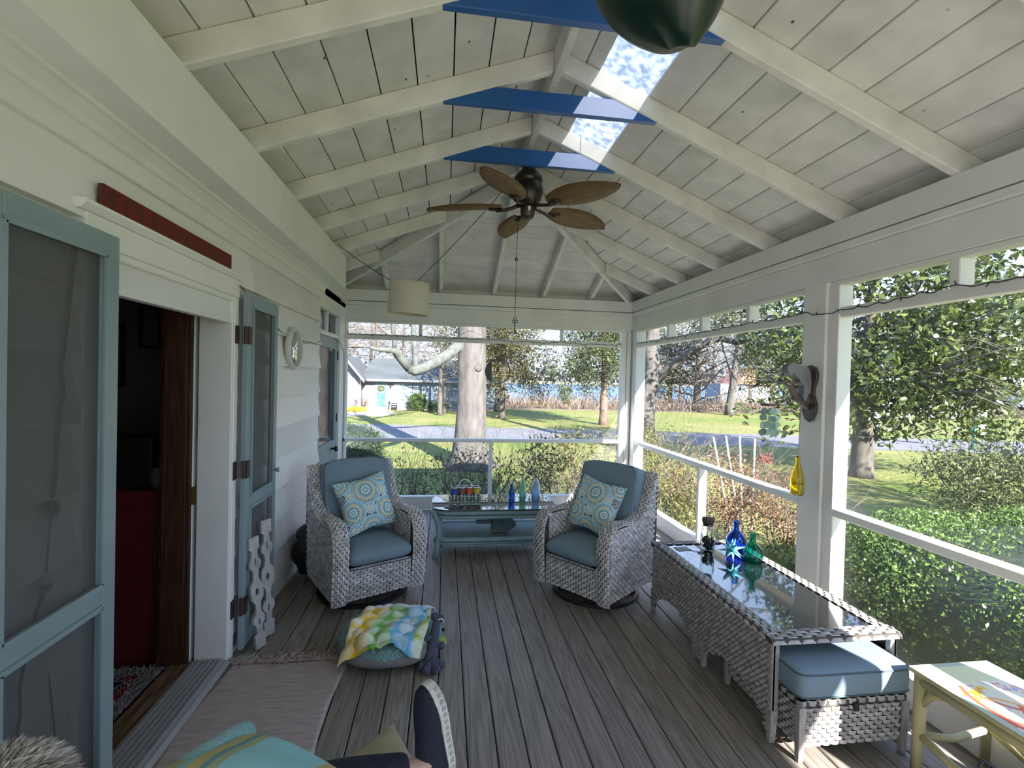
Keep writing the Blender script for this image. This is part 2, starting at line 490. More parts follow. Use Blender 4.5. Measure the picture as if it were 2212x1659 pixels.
def leaves(C, size, aspect=0.45, up=0.0, rng=RNG, jitter=0.35, N0=None, curl=0.15):
    """rhombus leaves at the points C"""
    n = len(C)
    d = rng.normal(size=(n, 3)); d[:, 2] += up; d /= np.linalg.norm(d, axis=1, keepdims=True)
    t = rng.normal(size=(n, 3)) if N0 is None else N0 + 0.6 * rng.normal(size=(n, 3))
    s = np.cross(d, t); s /= np.linalg.norm(s, axis=1, keepdims=True) + 1e-9
    nn = np.cross(s, d)
    L = size * (1 + jitter * rng.uniform(-1, 1, (n, 1)))
    V = np.empty((n, 4, 3))
    V[:, 0] = C - d * L * 0.5
    V[:, 1] = C + s * L * aspect * 0.5 + nn * L * curl
    V[:, 2] = C + d * L * 0.5
    V[:, 3] = C - s * L * aspect * 0.5 + nn * L * curl
    return V.reshape(-1, 3), np.arange(4 * n).reshape(-1, 4)


def clumps(center, rad, k, per, spread, rng=RNG, shell=0.0, flat=1.0):
    """points gathered in k clumps inside an ellipsoid"""
    d = rng.normal(size=(k, 3)); d /= np.linalg.norm(d, axis=1, keepdims=True)
    r = rng.uniform(shell ** 3, 1, (k, 1)) ** (1 / 3)
    c = d * r * np.asarray(rad) + np.asarray(center)
    p = np.repeat(c, per, 0) + rng.normal(size=(k * per, 3)) * np.asarray([spread, spread, spread * flat])
    return p


def limb(mb, p, d, L, r, depth, n=5, nchild=3, spread=0.7, segs=4, wob=0.18, grav=0.0, ratio=0.62, tips=None):
    """recursive bare branch"""
    p = Vector(p); d = Vector(d).normalized()
    pts = [p]; q = p.copy(); dd = d.copy()
    for i in range(segs):
        dd = (dd + Vector((random.gauss(0, wob), random.gauss(0, wob), random.gauss(0, wob) + grav))).normalized()
        q = q + dd * (L / segs); pts.append(q.copy())
    rs = [r * (1 - 0.55 * i / segs) for i in range(segs + 1)]
    mb.tube(pts, rs, n if depth > 1 else 3, cap=False)
    if tips is not None and depth <= 1: tips.append(pts[-1])
    if depth <= 0: return
    for k in range(nchild):
        i = random.randint(max(1, segs // 2), segs)
        ax = Vector((random.gauss(0, 1), random.gauss(0, 1), random.gauss(0, 1)))
        nd = (dd + ax.normalized() * spread * random.uniform(0.6, 1.3)).normalized()
        limb(mb, pts[i], nd, L * random.uniform(0.5, 0.8), rs[i] * ratio, depth - 1, max(3, n - 1), nchild, spread, max(2, segs - 1), wob, grav, ratio, tips)


def weave(mb, fn, Lu, Lv, pu=0.05, pv=0.021, h=0.006, mask=None, fill=0.93):
    """interlaced strands laid brick-fashion on a surface fn(u,v) -> (point, normal); strands run along u"""
    nr = max(1, int(round(Lv / pv))); pv = Lv / nr
    for j in range(nr):
        v = (j + 0.5) * pv
        off = (j % 2) * 0.5 * pu
        u = -off
        while u < Lu - 0.008:
            a = max(u + pu * (1 - fill) / 2, 0.001); b = min(u + pu * (1 + fill) / 2, Lu - 0.001)
            u += pu
            if b - a < 0.010: continue
            if mask and not mask((a + b) / 2, v): continue
            q = min(0.3 * (b - a), 0.014)
            vs = []
            for uu, hh in ((a, -0.25), (a + q, 0.9), (b - q, 0.9), (b, -0.25)):
                for vv, hv in ((-0.46, 0.25), (0, 1.0), (0.46, 0.25)):
                    p, nrm = fn(uu, v + vv * pv)
                    k = h * (hh * (0.4 + 0.6 * hv) if hh > 0 else hh)
                    vs.append(p + nrm * k)
            mb.add(vs, [(0, 3, 4, 1), (1, 4, 5, 2), (3, 6, 7, 4), (4, 7, 8, 5), (6, 9, 10, 7), (7, 10, 11, 8)])


def planefn(P0, eu, ev, n):
    P0, eu, ev, n = Vector(P0), Vector(eu), Vector(ev), Vector(n)
    return lambda u, v: (P0 + eu * u + ev * v, n)


def superbox(mb, sx, sy, sz, p=4.0, n=22, m=14, c=(0, 0, 0), pz=2.6):
    """soft cushion: superellipsoid"""
    def sg(x, e): return math.copysign(abs(x) ** e, x)
    vs = []
    for i in range(m + 1):
        a = -math.pi / 2 + math.pi * i / m
        ca, sa = math.cos(a), math.sin(a)
        for k in range(n):
            t = 2 * math.pi * (k + 0.5) / n
            vs.append((c[0] + sx * sg(ca, 2 / pz) * sg(math.cos(t), 2 / p), c[1] + sy * sg(ca, 2 / pz) * sg(math.sin(t), 2 / p), c[2] + sz * sg(sa, 2 / pz)))
    fs = [(i * n + k, i * n + (k + 1) % n, (i + 1) * n + (k + 1) % n, (i + 1) * n + k) for i in range(m) for k in range(n)]
    mb.add(vs, fs)
    return mb


def structure(name):
    return tag(empty(name), kind='structure')


def board(name, a, b, m, parent, bevel=0.004):
    return MB().box(a, b).build(name, m, parent, bevel=bevel, seg=1)

# ================================================================== STRUCTURE
# ---- floor: deck boards
floor = structure('floor')
x = -1.245; gap = 0.0055; pitch = 0.1365
x = 0.0 - pitch * 9
mesh0 = None
while x < 2.60:
    j = random.uniform(-0.0015, 0.0015)
    o = MB().box((gap / 2, -4.5, -0.028), (pitch - gap / 2, 6.22, 0)).build('deck_board', M['deck'], floor, bevel=0.004, seg=1) if mesh0 is None else inst(mesh0, floor)
    mesh0 = mesh0 or o
    o.location = (x, 0, j)
    x += pitch
for y in (-4.0, -3.2, -2.4, -1.6, -1.0, -0.4, 0.2, 0.8, 1.4, 2.0, 2.6, 3.2, 3.8, 4.4, 5.0, 5.6, 6.2):
    MB().box((-1.24, y, -0.2), (2.58, y + 0.04, -0.03)).build('joist', M['dark'], floor)
MB().box((-1.3, -4.55, -0.69), (2.62, -4.50, -0.03)).build('rim_board', M['white'], floor)
MB().box((-1.3, 6.3, -0.69), (2.62, 6.34, -0.03)).build('rim_board', M['white'], floor)
MB().box((2.58, -4.5, -0.69), (2.62, 6.3, -0.03)).build('rim_board', M['white'], floor)

# ---- roof
ceil = structure('ceiling')
ZR = lambda x: 3.60 - 0.40 * (x - 0.62)
ZL = lambda x: 3.60 - 0.367 * (0.60 - x)
ZH = lambda y: 3.60 - 0.382 * (y - 4.36)
yhR = lambda x: 4.36 + (x - 0.62) * 0.40 / 0.382
yhL = lambda x: 4.36 + (0.60 - x) * 0.367 / 0.382
Y0 = -4.6; TH = 0.02; JG = 0.007


def roofboard(c, name='roof_board', m=None):
    """c: four (x,y,z) corners of the underside"""
    return MB().hexa([*c, *[(p[0], p[1], p[2] + TH) for p in c]]).build(name, m or M['roof_board'], ceil, bevel=0.003, seg=1)


rx = [0.625] + [0.58 + 0.1915 * k for k in range(1, 12)] + [2.75]
SKX0, SKX1, SKY0, SKY1 = 0.857, 1.152, 1.45, 3.74
for a, b in zip(rx[:-1], rx[1:]):
    a2, b2 = a + JG / 2, b - JG / 2
    def seg(xa, xb, ya, yb):
        ea = min(yb, yhR(xa)) if yb > 4 else yb; eb = min(yb, yhR(xb)) if yb > 4 else yb
        roofboard([(xa, ya, ZR(xa)), (xb, ya, ZR(xb)), (xb, eb, ZR(xb)), (xa, ea, ZR(xa))])
    if b2 <= SKX0 or a2 >= SKX1 - 0.01:
        seg(a2, b2, Y0, 9)
    else:
        seg(a2, b2, Y0, SKY0); seg(a2, b2, SKY1, 9)
        if a2 < SKX0 - 0.02: seg(a2, SKX0, SKY0, SKY1)
lx = [0.60 - 0.197 * k for k in range(0, 10)] + [-1.33]
for b, a in zip(lx[:-1], lx[1:]):
    a2, b2 = a + JG / 2, b - JG / 2
    roofboard([(a2, Y0, ZL(a2)), (b2, Y0, ZL(b2)), (b2, min(6.6, yhL(b2)), ZL(b2)), (a2, min(6.6, yhL(a2)), ZL(a2))])
hy = [4.36 + 0.188 * k for k in range(0, 12)]
for a, b in zip(hy[:-1], hy[1:]):
    a2, b2 = a + JG / 2, b - JG / 2
    fr = lambda y: 0.62 + (y - 4.36) * 0.382 / 0.40
    fl = lambda y: 0.60 - (y - 4.36) * 0.382 / 0.367
    roofboard([(max(fl(a2), -1.33), a2, ZH(a2)), (fr(a2), a2, ZH(a2)), (fr(b2), b2, ZH(b2)), (max(fl(b2), -1.33), b2, ZH(b2))])
# roof covering above the boards (dark joints show through the gaps), open over the skylight
mb = MB()
T2 = 0.03


def cover(c): mb.hexa([*[(p[0], p[1], p[2] + T2) for p in c], *[(p[0], p[1], p[2] + T2 + 0.03) for p in c]])


for xa, xb, ya, yb in ((0.61, SKX0 - 0.05, Y0, None), (SKX1 + 0.055, 3.08, Y0, None), (SKX0 - 0.05, SKX1 + 0.055, Y0, SKY0 - .02), (SKX0 - 0.05, SKX1 + 0.055, SKY1 + .02, None)):
    cover([(xa, ya, ZR(xa)), (xb, ya, ZR(xb)), (xb, yb or yhR(xb), ZR(xb)), (xa, yb or yhR(xa), ZR(xa))])
cover([(-1.5, Y0, ZL(-1.5)), (0.61, Y0, ZL(0.61)), (0.61, yhL(0.61), ZL(0.61)), (-1.5, yhL(-1.5), ZL(-1.5))])
e = 6.85
cover([(0.60 - (e - 4.36) * 0.382 / 0.367, e, ZH(e)), (0.60, 4.36, 3.6), (0.62, 4.36, 3.6), (0.62 + (e - 4.36) * 0.382 / 0.40, e, ZH(e))])
mb.build('roof_covering', M['dark'], ceil)
MB().box((3.06, Y0, 2.54), (3.085, 6.9, ZR(3.07) + 0.06)).build('eave_fascia', M['white'], ceil)
MB().box((2.605, Y0, 2.70), (2.615, 6.5, ZR(2.61) + 0.03)).build('eave_block', M['white'], ceil)
MB().box((-1.5, 6.405, 2.70), (2.61, 6.415, ZH(6.41) + 0.03)).build('eave_block', M['white'], ceil)
MB().box((-1.34, 5.0, 2.70), (-1.325, 6.41, ZL(-1.33) + 0.03)).build('eave_block', M['white'], ceil)
MB().hexa([(2.61, Y0, 2.60), (3.07, Y0, 2.545), (3.07, 6.9, 2.545), (2.61, 6.9, 2.60), (2.61, Y0, 2.61), (3.07, Y0, 2.555), (3.07, 6.9, 2.555), (2.61, 6.9, 2.61)]).build('soffit', M['white'], ceil)
# skylight sheet
m, t, b = _new('frosted_skylight')
N, L = t.nodes, t.links
tl = N.new('ShaderNodeBsdfTranslucent'); tp = N.new('ShaderNodeBsdfTransparent'); mx = N.new('ShaderNodeMixShader')
tc = N.new('ShaderNodeTexCoord'); nz = N.new('ShaderNodeTexNoise'); nz.inputs['Scale'].default_value = 22; nz.inputs['Detail'].default_value = 4
rp = N.new('ShaderNodeValToRGB'); rp.color_ramp.elements[0].position = 0.35; rp.color_ramp.elements[1].position = 0.7
rp.color_ramp.elements[0].color = (0.10, 0.125, 0.155, 1); rp.color_ramp.elements[1].color = (0.34, 0.37, 0.40, 1)
L.new(tc.outputs['Object'], nz.inputs['Vector']); L.new(nz.outputs['Fac'], rp.inputs[0]); L.new(rp.outputs[0], tl.inputs[0])
mx.inputs[0].default_value = 0.30
L.new(tl.outputs[0], mx.inputs[1]); L.new(tp.outputs[0], mx.inputs[2]); L.new(mx.outputs[0], N['Material Output'].inputs[0])
M['skylight'] = m
c = [(SKX0 - 0.06, SKY0 - .03, ZR(SKX0 - 0.06)), (SKX1 + 0.06, SKY0 - .03, ZR(SKX1 + 0.06)), (SKX1 + 0.06, SKY1 + .03, ZR(SKX1 + 0.06)), (SKX0 - 0.06, SKY1 + .03, ZR(SKX0 - 0.06))]
tag(MB().hexa([*[(p[0], p[1], p[2] + 0.0205) for p in c], *[(p[0], p[1], p[2] + 0.0235) for p in c]]).build('skylight_panel', M['skylight'], ceil), 'frosted translucent skylight strip')

DEP = 0.125          # rafter depth, vertical
RT = 0.024           # half thickness
ry = [2.075 + 0.7125 * k for k in range(-9, 6)]


def rafter(xa, xb, y, zf, name='rafter'):
    MB().prism([(xa, zf(xa) - DEP), (xb, zf(xb) - DEP), (xb, zf(xb) - 0.001), (xa, zf(xa) - 0.001)], 'y', y - RT, y + RT).build(name, M['rafter'], ceil, bevel=0.006, seg=1)


for y in ry:
    xs = 0.625 if y < 4.36 else 0.62 + (y - 4.36) * 0.382 / 0.40 + 0.03
    if xs < 2.5: rafter(xs, 2.60, y, ZR)
    xs = 0.58 if y < 4.36 else 0.60 - (y - 4.36) * 0.382 / 0.367 - 0.03
    if xs > -1.1: rafter(-1.30, xs, y, ZL)
MB().box((0.58, Y0, 3.445), (0.625, 2.83, 3.605)).build('ridge_beam', M['rafter'], ceil, bevel=0.004, seg=1)
MB().box((0.582, 2.836, 3.452), (0.622, 4.40, 3.605)).build('ridge_beam', M['rafter'], ceil, bevel=0.004, seg=1)
for xj in (-0.735, -0.075, 0.60, 1.25, 1.89):
    ye = 4.36 + (abs(xj - 0.61)) * (0.40 / 0.382 if xj > 0.61 else 0.367 / 0.382) + 0.03
    MB().prism([(ye, ZH(ye) - DEP), (6.40, ZH(6.40) - DEP), (6.40, ZH(6.40) - 0.001), (ye, ZH(ye) - 0.001)], 'x', xj - RT, xj + RT).build('jack_rafter', M['rafter'], ceil, bevel=0.006, seg=1)
for (xe, ye) in ((2.60, yhR(2.60)), (-1.33, yhL(-1.33))):
    a = Vector((0.61, 4.36, 3.6)); bq = Vector((xe, ye, ZR(xe) if xe > 0 else ZL(xe)))
    d = (bq - a); n_ = Vector((d.y, -d.x, 0)).normalized() * 0.024
    dz = Vector((0, 0, -0.165)); up_ = Vector((0, 0, -0.012))
    MB().hexa([a - n_ + dz, bq - n_ + dz, bq + n_ + dz, a + n_ + dz, a - n_ + up_, bq - n_ + up_, bq + n_ + up_, a + n_ + up_]).build('hip_rafter', M['rafter'], ceil, bevel=0.005, seg=1)
for y in (2.075, 2.7875, 3.50):
    zb, zt = 3.237, 3.347
    xl = lambda z: 0.60 - (3.60 - DEP - z) / 0.367; xr = lambda z: 0.62 + (3.60 - DEP - z) / 0.40
    tag(MB().prism([(xl(zb), zb), (xr(zb), zb), (xr(zt), zt), (xl(zt), zt)], 'y', y - 0.02, y + 0.02).build('collar_tie', M['blue'], ceil, bevel=0.003, seg=1), 'bright blue painted collar tie')

# ---- house wall on the left
wl = structure('wall_left')
WX = -1.265
DY0, DY1, DZ = 1.93, 3.02, 2.13
mb = MB()
mb.box((WX - 0.1, -4.5, -0.2), (WX, DY0 - 0.05, 2.9)); mb.box((WX - 0.1, DY1 + 0.04, -0.2), (WX, 5.02, 2.9)); mb.box((WX - 0.1, DY0 - 0.05, DZ + 0.05), (WX, DY1 + 0.04, 2.9))
mb.build('sheathing', M['siding'], wl)


def lap(z, ya, yb, hgt=0.245):
    j = random.uniform(-0.003, 0.003)
    MB().hexa([(WX, ya, z + j), (WX + 0.046, ya, z + j), (WX + 0.046, yb, z + j), (WX, yb, z + j),
               (WX, ya, z + hgt), (WX + 0.008, ya, z + hgt), (WX + 0.008, yb, z + hgt), (WX, yb, z + hgt)]).build('siding_board', M['siding'], wl, bevel=0.002, seg=1)


for k in range(11):
    z = 2.205 - 0.231 * k
    if z + 0.24 > DZ + 0.02 or z > 2.1:
        for a, b_ in ((-4.5, -1.303), (-1.3, 1.2), (1.203, 3.32), (3.323, 5.035 - 0.012 * (k % 2))): lap(z, a, b_)
    elif z > -0.25:
        lap(z, -4.5, DY0 - 0.045); lap(z, DY1 + 0.045, 5.035 - 0.014 * (k % 2))
board('frieze_board', (WX, -4.5, 2.437), (WX + 0.036, 5.05, 2.515), M['white'], wl)
# end face of the house corner
MB().box((WX - 0.1, 5.02, -0.2), (WX - 0.005, 5.03, 2.9)).build('corner_board', M['white'], wl)
tr = tag(MB().prism([(WX, 2.50), (WX + 0.03, 2.50), (WX + 0.037, 2.512), (WX + 0.05, 2.516), (WX + 0.062, 2.535), (WX + 0.09, 2.56), (WX + 0.105, 2.565), (WX + 0.108, 2.578), (WX, 2.578)], 'y', -4.5, 5.07).build('trim_1', M['white'], None), kind='structure')
tr = tag(MB().box((WX, -4.5, 2.578), (-1.03, 5.19, 2.884)).build('trim_2', M['white_trim'], None, bevel=0.004), kind='structure')
# door casing, jambs, threshold
d1 = structure('door_1')
board('head_casing', (WX, DY0 - 0.10, DZ), (WX + 0.055, DY1 + 0.05, DZ + 0.10), M['white_trim'], d1)
MB().prism([(WX, DZ + 0.10), (WX + 0.062, DZ + 0.10), (WX + 0.08, DZ + 0.118), (WX + 0.08, DZ + 0.13), (WX, DZ + 0.135)], 'y', DY0 - 0.14, DY1 + 0.06).build('casing_cap', M['white_trim'], d1)
board('side_casing', (WX, DY1, 0.0), (WX + 0.05, DY1 + 0.05, DZ), M['white_trim'], d1)
board('side_casing', (WX, DY0 - 0.10, 0.0), (WX + 0.05, DY0, DZ), M['white_trim'], d1)
board('jamb', (WX - 0.13, DY1 - 0.03, 0.0), (WX + 0.048, DY1 - 0.001, DZ), M['white_trim'], d1)
board('jamb', (WX - 0.13, DY0 + 0.001, 0.0), (WX + 0.048, DY0 + 0.03, DZ), M['white_trim'], d1)
board('head_jamb', (WX - 0.13, DY0 + 0.03, DZ - 0.03), (WX + 0.048, DY1 - 0.03, DZ), M['white_trim'], d1)
board('door_stop', (WX - 0.205, DY1 - 0.03, 0.0), (WX - 0.15, DY1 + 0.02, DZ), M['white'], d1)
tag(MB().box((WX - 0.152, DY1 - 0.036, 0.93), (WX - 0.128, DY1 - 0.024, 1.03)).build('hinge', mat('brass_hinge', (0.35, 0.25, 0.10, 1), metal=0.8, rough=0.35), d1), 'tarnished brass hinge')
mb = MB().prism([(WX - 0.135, -0.02), (WX + 0.07, -0.02), (WX + 0.07, 0.012), (WX + 0.05, 0.024), (WX - 0.135, 0.028)], 'y', DY0 + 0.03, DY1 - 0.03)
for k in range(6): mb.box((WX - 0.115 + k * 0.027, DY0 + 0.031, 0.02), (WX - 0.104 + k * 0.027, DY1 - 0.031, 0.036))
mb.build('threshold', M['alu'], d1)
board('sill', (WX - 0.25, DY0 + 0.03, -0.02), (WX - 0.138, DY1 + 0.02, 0.022), M['sill_wood'], d1)

# ---- the dark room behind the doorway
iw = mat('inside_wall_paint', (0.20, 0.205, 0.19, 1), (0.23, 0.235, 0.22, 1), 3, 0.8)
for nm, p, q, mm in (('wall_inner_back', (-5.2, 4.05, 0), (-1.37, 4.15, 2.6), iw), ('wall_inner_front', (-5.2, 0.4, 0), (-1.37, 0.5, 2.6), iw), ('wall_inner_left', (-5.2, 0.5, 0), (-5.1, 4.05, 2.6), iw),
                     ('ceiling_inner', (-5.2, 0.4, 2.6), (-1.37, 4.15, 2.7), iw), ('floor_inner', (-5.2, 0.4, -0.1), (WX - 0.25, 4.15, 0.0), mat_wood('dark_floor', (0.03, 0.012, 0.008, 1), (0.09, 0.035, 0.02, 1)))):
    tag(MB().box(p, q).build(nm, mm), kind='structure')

# ---- back wall of the porch
wb = structure('wall_back')
YB = 6.23
board('fascia_board', (-1.30, YB - 0.03, 2.606), (2.47, YB + 0.14, 2.745), M['white'], wb)
board('ledge_board', (-1.30, YB - 0.03, 2.553), (2.47, YB + 0.14, 2.598), M['white'], wb)
board('beam', (-1.30, YB, 2.375), (2.56, YB + 0.14, 2.5525), M['white'], wb)
board('head_rail', (-1.30, YB + 0.01, 2.345), (2.45, YB + 0.09, 2.3745), M['white'], wb)
board('transom_rail', (-1.215, YB + 0.01, 2.135), (2.33, YB + 0.07, 2.20), M['white'], wb)
for xm in (-0.323, 0.59, 1.51): board('mullion', (xm - 0.022, YB + 0.02, 2.20), (xm + 0.022, YB + 0.07, 2.345), M['white'], wb)
board('post', (-1.31, YB, 0), (-1.215, YB + 0.12, 2.345), M['white'], wb)
board('stile', (2.33, YB + 0.02, 0), (2.40, YB + 0.10, 2.345), M['white'], wb)
board('stile', (2.402, YB, 0), (2.455, YB + 0.11, 2.345), M['white'], wb)
board('mid_rail', (-1.25, YB, 0.858), (2.33, YB + 0.075, 0.90), M['white'], wb)
board('stud', (0.583, YB + 0.01, 0.15), (0.628, YB + 0.07, 0.858), M['white'], wb)
board('sill_board', (-1.30, YB, 0.0), (2.46, YB + 0.05, 0.150), M['white'], wb)
board('sill_cap', (-1.30, YB, 0.1505), (2.46, YB + 0.09, 0.166), M['white'], wb)
MB().box((-1.215, YB + 0.081, 0.16), (2.34, YB + 0.082, 2.35)).build('screen_panel', M['screen'], wb)

# ---- right side of the porch
wr = structure('wall_right')
XR = 2.47
YR0 = 0.29            # far face of the next post, beside the camera
board('fascia_board', (XR - 0.03, -4.5, 2.606), (XR + 0.14, YB + 0.14, 2.745), M['white'], wr)
board('ledge_board', (XR - 0.03, -4.5, 2.553), (XR + 0.14, YB + 0.14, 2.598), M['white'], wr)
board('beam', (XR, -4.5, 2.375), (XR + 0.14, YB + 0.14, 2.5525), M['white'], wr)
board('head_rail', (XR + 0.01, YR0, 2.345), (XR + 0.09, YB - 0.1, 2.3745), M['white'], wr)
board('corner_post', (XR, 6.09, 0), (XR + 0.13, YB + 0.13, 2.375), M['white'], wr)
board('post', (XR - 0.02, 2.87, 0), (XR + 0.11, 3.07, 2.375), M['white'], wr)
board('stile', (XR, 2.785, 0), (XR + 0.10, 2.869, 2.345), M['white'], wr)
board('stile', (XR, 3.071, 0), (XR + 0.10, 3.10, 2.345), M['white'], wr)
for ya, yb_ in ((3.10, 6.09), (YR0, 2.785)):
    board('transom_rail', (XR + 0.01, ya, 2.135), (XR + 0.07, yb_, 2.20), M['white'], wr)
    board('mid_rail', (XR, ya, 0.865), (XR + 0.085, yb_, 0.915), M['white'], wr)
    board('sill_board', (XR, ya, 0.0), (XR + 0.05, yb_, 0.150), M['white'], wr)
    board('sill_cap', (XR, ya, 0.1505), (XR + 0.09, yb_, 0.166), M['white'], wr)
    MB().box((XR + 0.091, ya, 0.16), (XR + 0.092, yb_, 2.35)).build('screen_panel', M['screen'], wr)
for ym in (5.22, 4.50, 3.75, 2.09, 1.33): board('mullion', (XR + 0.01, ym - 0.025, 2.20), (XR + 0.10, ym + 0.025, 2.345), M['white'], wr)
for ym in (4.45, 1.3): board('stud', (XR + 0.005, ym - 0.022, 0.15), (XR + 0.085, ym + 0.022, 0.865), M['white'], wr)
board('post', (XR - 0.02, 0.07, 0), (XR + 0.11, 0.27, 2.375), M['white'], wr)
board('stile', (XR, 0.271, 0), (XR + 0.10, 0.30, 2.345), M['white'], wr)
board('transom_rail', (XR + 0.01, -4.3, 2.135), (XR + 0.07, 0.07, 2.20), M['white'], wr)
board('mid_rail', (XR, -4.3, 0.865), (XR + 0.085, 0.07, 0.915), M['white'], wr)
board('sill_board', (XR, -4.3, 0.0), (XR + 0.05, 0.07, 0.150), M['white'], wr)
board('post', (XR, -4.5, 0), (XR + 0.12, -4.3, 2.55), M['white'], wr)
board('post', (XR - 0.02, -2.4, 0), (XR + 0.11, -2.2, 2.375), M['white'], wr)
# end of the porch behind the camera: open frame
wf = structure('wall_front')
board('beam', (-1.3, -4.5, 2.375), (XR, -4.36, 2.745), M['white'], wf)
board('mid_rail', (-1.22, -4.5, 0.865), (XR, -4.42, 0.915), M['white'], wf)
board('post', (-1.3, -4.5, 0), (-1.22, -4.38, 2.375), M['white'], wf)
board('post', (0.55, -4.5, 0), (0.63, -4.38, 2.375), M['white'], wf)

# ---- left end beyond the house corner: frame with a glazed screen door
w4 = structure('wall_side')
board('post', (-1.33, 5.96, 0), (-1.235, 6.23, 2.56), M['white_trim'], w4)
board('header', (-1.33, 5.03, 2.36), (-1.235, 5.96, 2.58), M['white'], w4)
board('plate', (-1.33, 5.03, 2.58), (-1.22, 6.37, 2.745), M['white'], w4)
board('beam', (-1.33, 5.20, 2.50), (-1.235, 6.22, 2.5795), M['white'], w4)
board('transom_rail', (-1.33, 5.05, 2.10), (-1.25, 5.96, 2.145), M['white_trim'], w4)
board('mullion', (-1.32, 5.45, 2.145), (-1.26, 5.475, 2.36), M['white_trim'], w4)
board('jamb', (-1.33, 5.03, 0), (-1.25, 5.075, 2.36), M['white_trim'], w4)
MB().box((-1.296, 5.07, 2.14), (-1.292, 5.96, 2.36)).build('pane', M['pane'], w4)

d4 = structure('door_4')
tf = M['teal_frame']
board('stile', (-1.30, 5.08, 0.02), (-1.262, 5.18, 2.095), tf, d4)
board('stile', (-1.30, 5.86, 0.02), (-1.262, 5.955, 2.095), tf, d4)
board('top_rail', (-1.30, 5.18, 1.975), (-1.262, 5.86, 2.095), tf, d4)
board('lock_rail', (-1.30, 5.18, 0.70), (-1.262, 5.86, 0.93), tf, d4)
board('bottom_rail', (-1.30, 5.18, 0.02), (-1.262, 5.86, 0.22), tf, d4)
board('muntin', (-1.30, 5.50, 0.22), (-1.262, 5.57, 0.70), tf, d4)
MB().box((-1.287, 5.18, 0.22), (-1.277, 5.86, 0.70)).build('kick_panel', mat('dark_teal_panel', (0.09, 0.10, 0.105, 1)), d4)
MB().box((-1.284, 5.18, 0.93), (-1.281, 5.86, 1.975)).build('pane', M['pane'], d4)
mb = MB().lathe([(0.0, 0.0), (0.012, 0.0), (0.012, 0.03), (0.03, 0.04), (0.036, 0.055), (0.028, 0.068), (0, 0.072)], 14)
mb.xf(Matrix.Translation((-1.262, 5.73, 0.845)) @ Matrix.Rotation(math.pi / 2, 4, 'Y')).build('knob', M['bronze'], d4, smooth=True)
for z in (1.86, 1.13): MB().box((-1.264, 5.94, z), (-1.252, 5.975, z + 0.1)).build('hinge', M['black'], d4)

# ---- the two narrow screen-door leaves folded back against the siding


def leaf(name, y0, y1, x0=-1.196, hinge_at='lo'):
    d = structure(name)
    t_ = 0.032; ws = 0.075
    board('stile', (x0, y0, 0.03), (x0 + t_, y0 + ws, 2.165), tf, d)
    board('stile', (x0, y1 - ws, 0.03), (x0 + t_, y1, 2.165), tf, d)
    board('top_rail', (x0, y0 + ws, 2.085), (x0 + t_, y1 - ws, 2.165), tf, d)
    board('middle_rail', (x0, y0 + ws, 0.865), (x0 + t_, y1 - ws, 0.945), tf, d)
    board('bottom_rail', (x0, y0 + ws, 0.03), (x0 + t_, y1 - ws, 0.16), tf, d)
    mb = MB()
    for za, zb in ((0.16, 0.865), (0.945, 2.085)):     # beading round the screen
        mb.box((x0 + t_, y0 + ws - 0.012, za), (x0 + t_ + 0.008, y0 + ws + 0.006, zb)); mb.box((x0 + t_, y1 - ws - 0.006, za), (x0 + t_ + 0.008, y1 - ws + 0.012, zb))
        mb.box((x0 + t_, y0 + ws, za - 0.012), (x0 + t_ + 0.008, y1 - ws, za + 0.006)); mb.box((x0 + t_, y0 + ws, zb - 0.006), (x0 + t_ + 0.008, y1 - ws, zb + 0.012))
    mb.build('beading', tf, d)
    MB().box((x0 + 0.012, y0 + ws, 0.16), (x0 + 0.014, y1 - ws, 2.085)).build('screen_mesh', M['screen_door'], d)
    return d


dR = leaf('door_2', 3.075, 3.60)
dL = leaf('door_3', 1.385, 1.925)
for z in (1.86, 1.06, 0.24):
    mb = MB().box((WX + 0.05, 3.022, z), (WX + 0.056, 3.066, z + 0.105)).box((-1.196, 3.0755, z), (-1.160, 3.082, z + 0.105)).box((-1.163, 3.076, z), (-1.157, 3.118, z + 0.105))
    mb.tube([(-1.175, 3.07, z), (-1.175, 3.07, z + 0.105)], 0.009, 8)
    tag(mb.build('hinge', M['iron'], dR), 'rusty dark brown hinge')
mb = MB().lathe([(0.0, 0.0), (0.007, 0.0), (0.007, 0.012), (0.017, 0.02), (0.018, 0.03), (0, 0.036)], 12).xf(Matrix.Translation((-1.164, 3.565, 1.02)) @ Matrix.Rotation(math.pi / 2, 4, 'Y'))
mb.build('knob', tf, dR, smooth=True)

# ================================================================== FURNITURE
BAND = [(-.345, .07), (-.355, .20), (-.365, .34), (-.368, .46), (-.358, .54), (-.325, .60), (-.27, .632), (-.18, .635), (-.06, .62), (.05, .625), (.14, .67), (.20, .745), (.245, .83), (.285, .915), (.31, .965)]


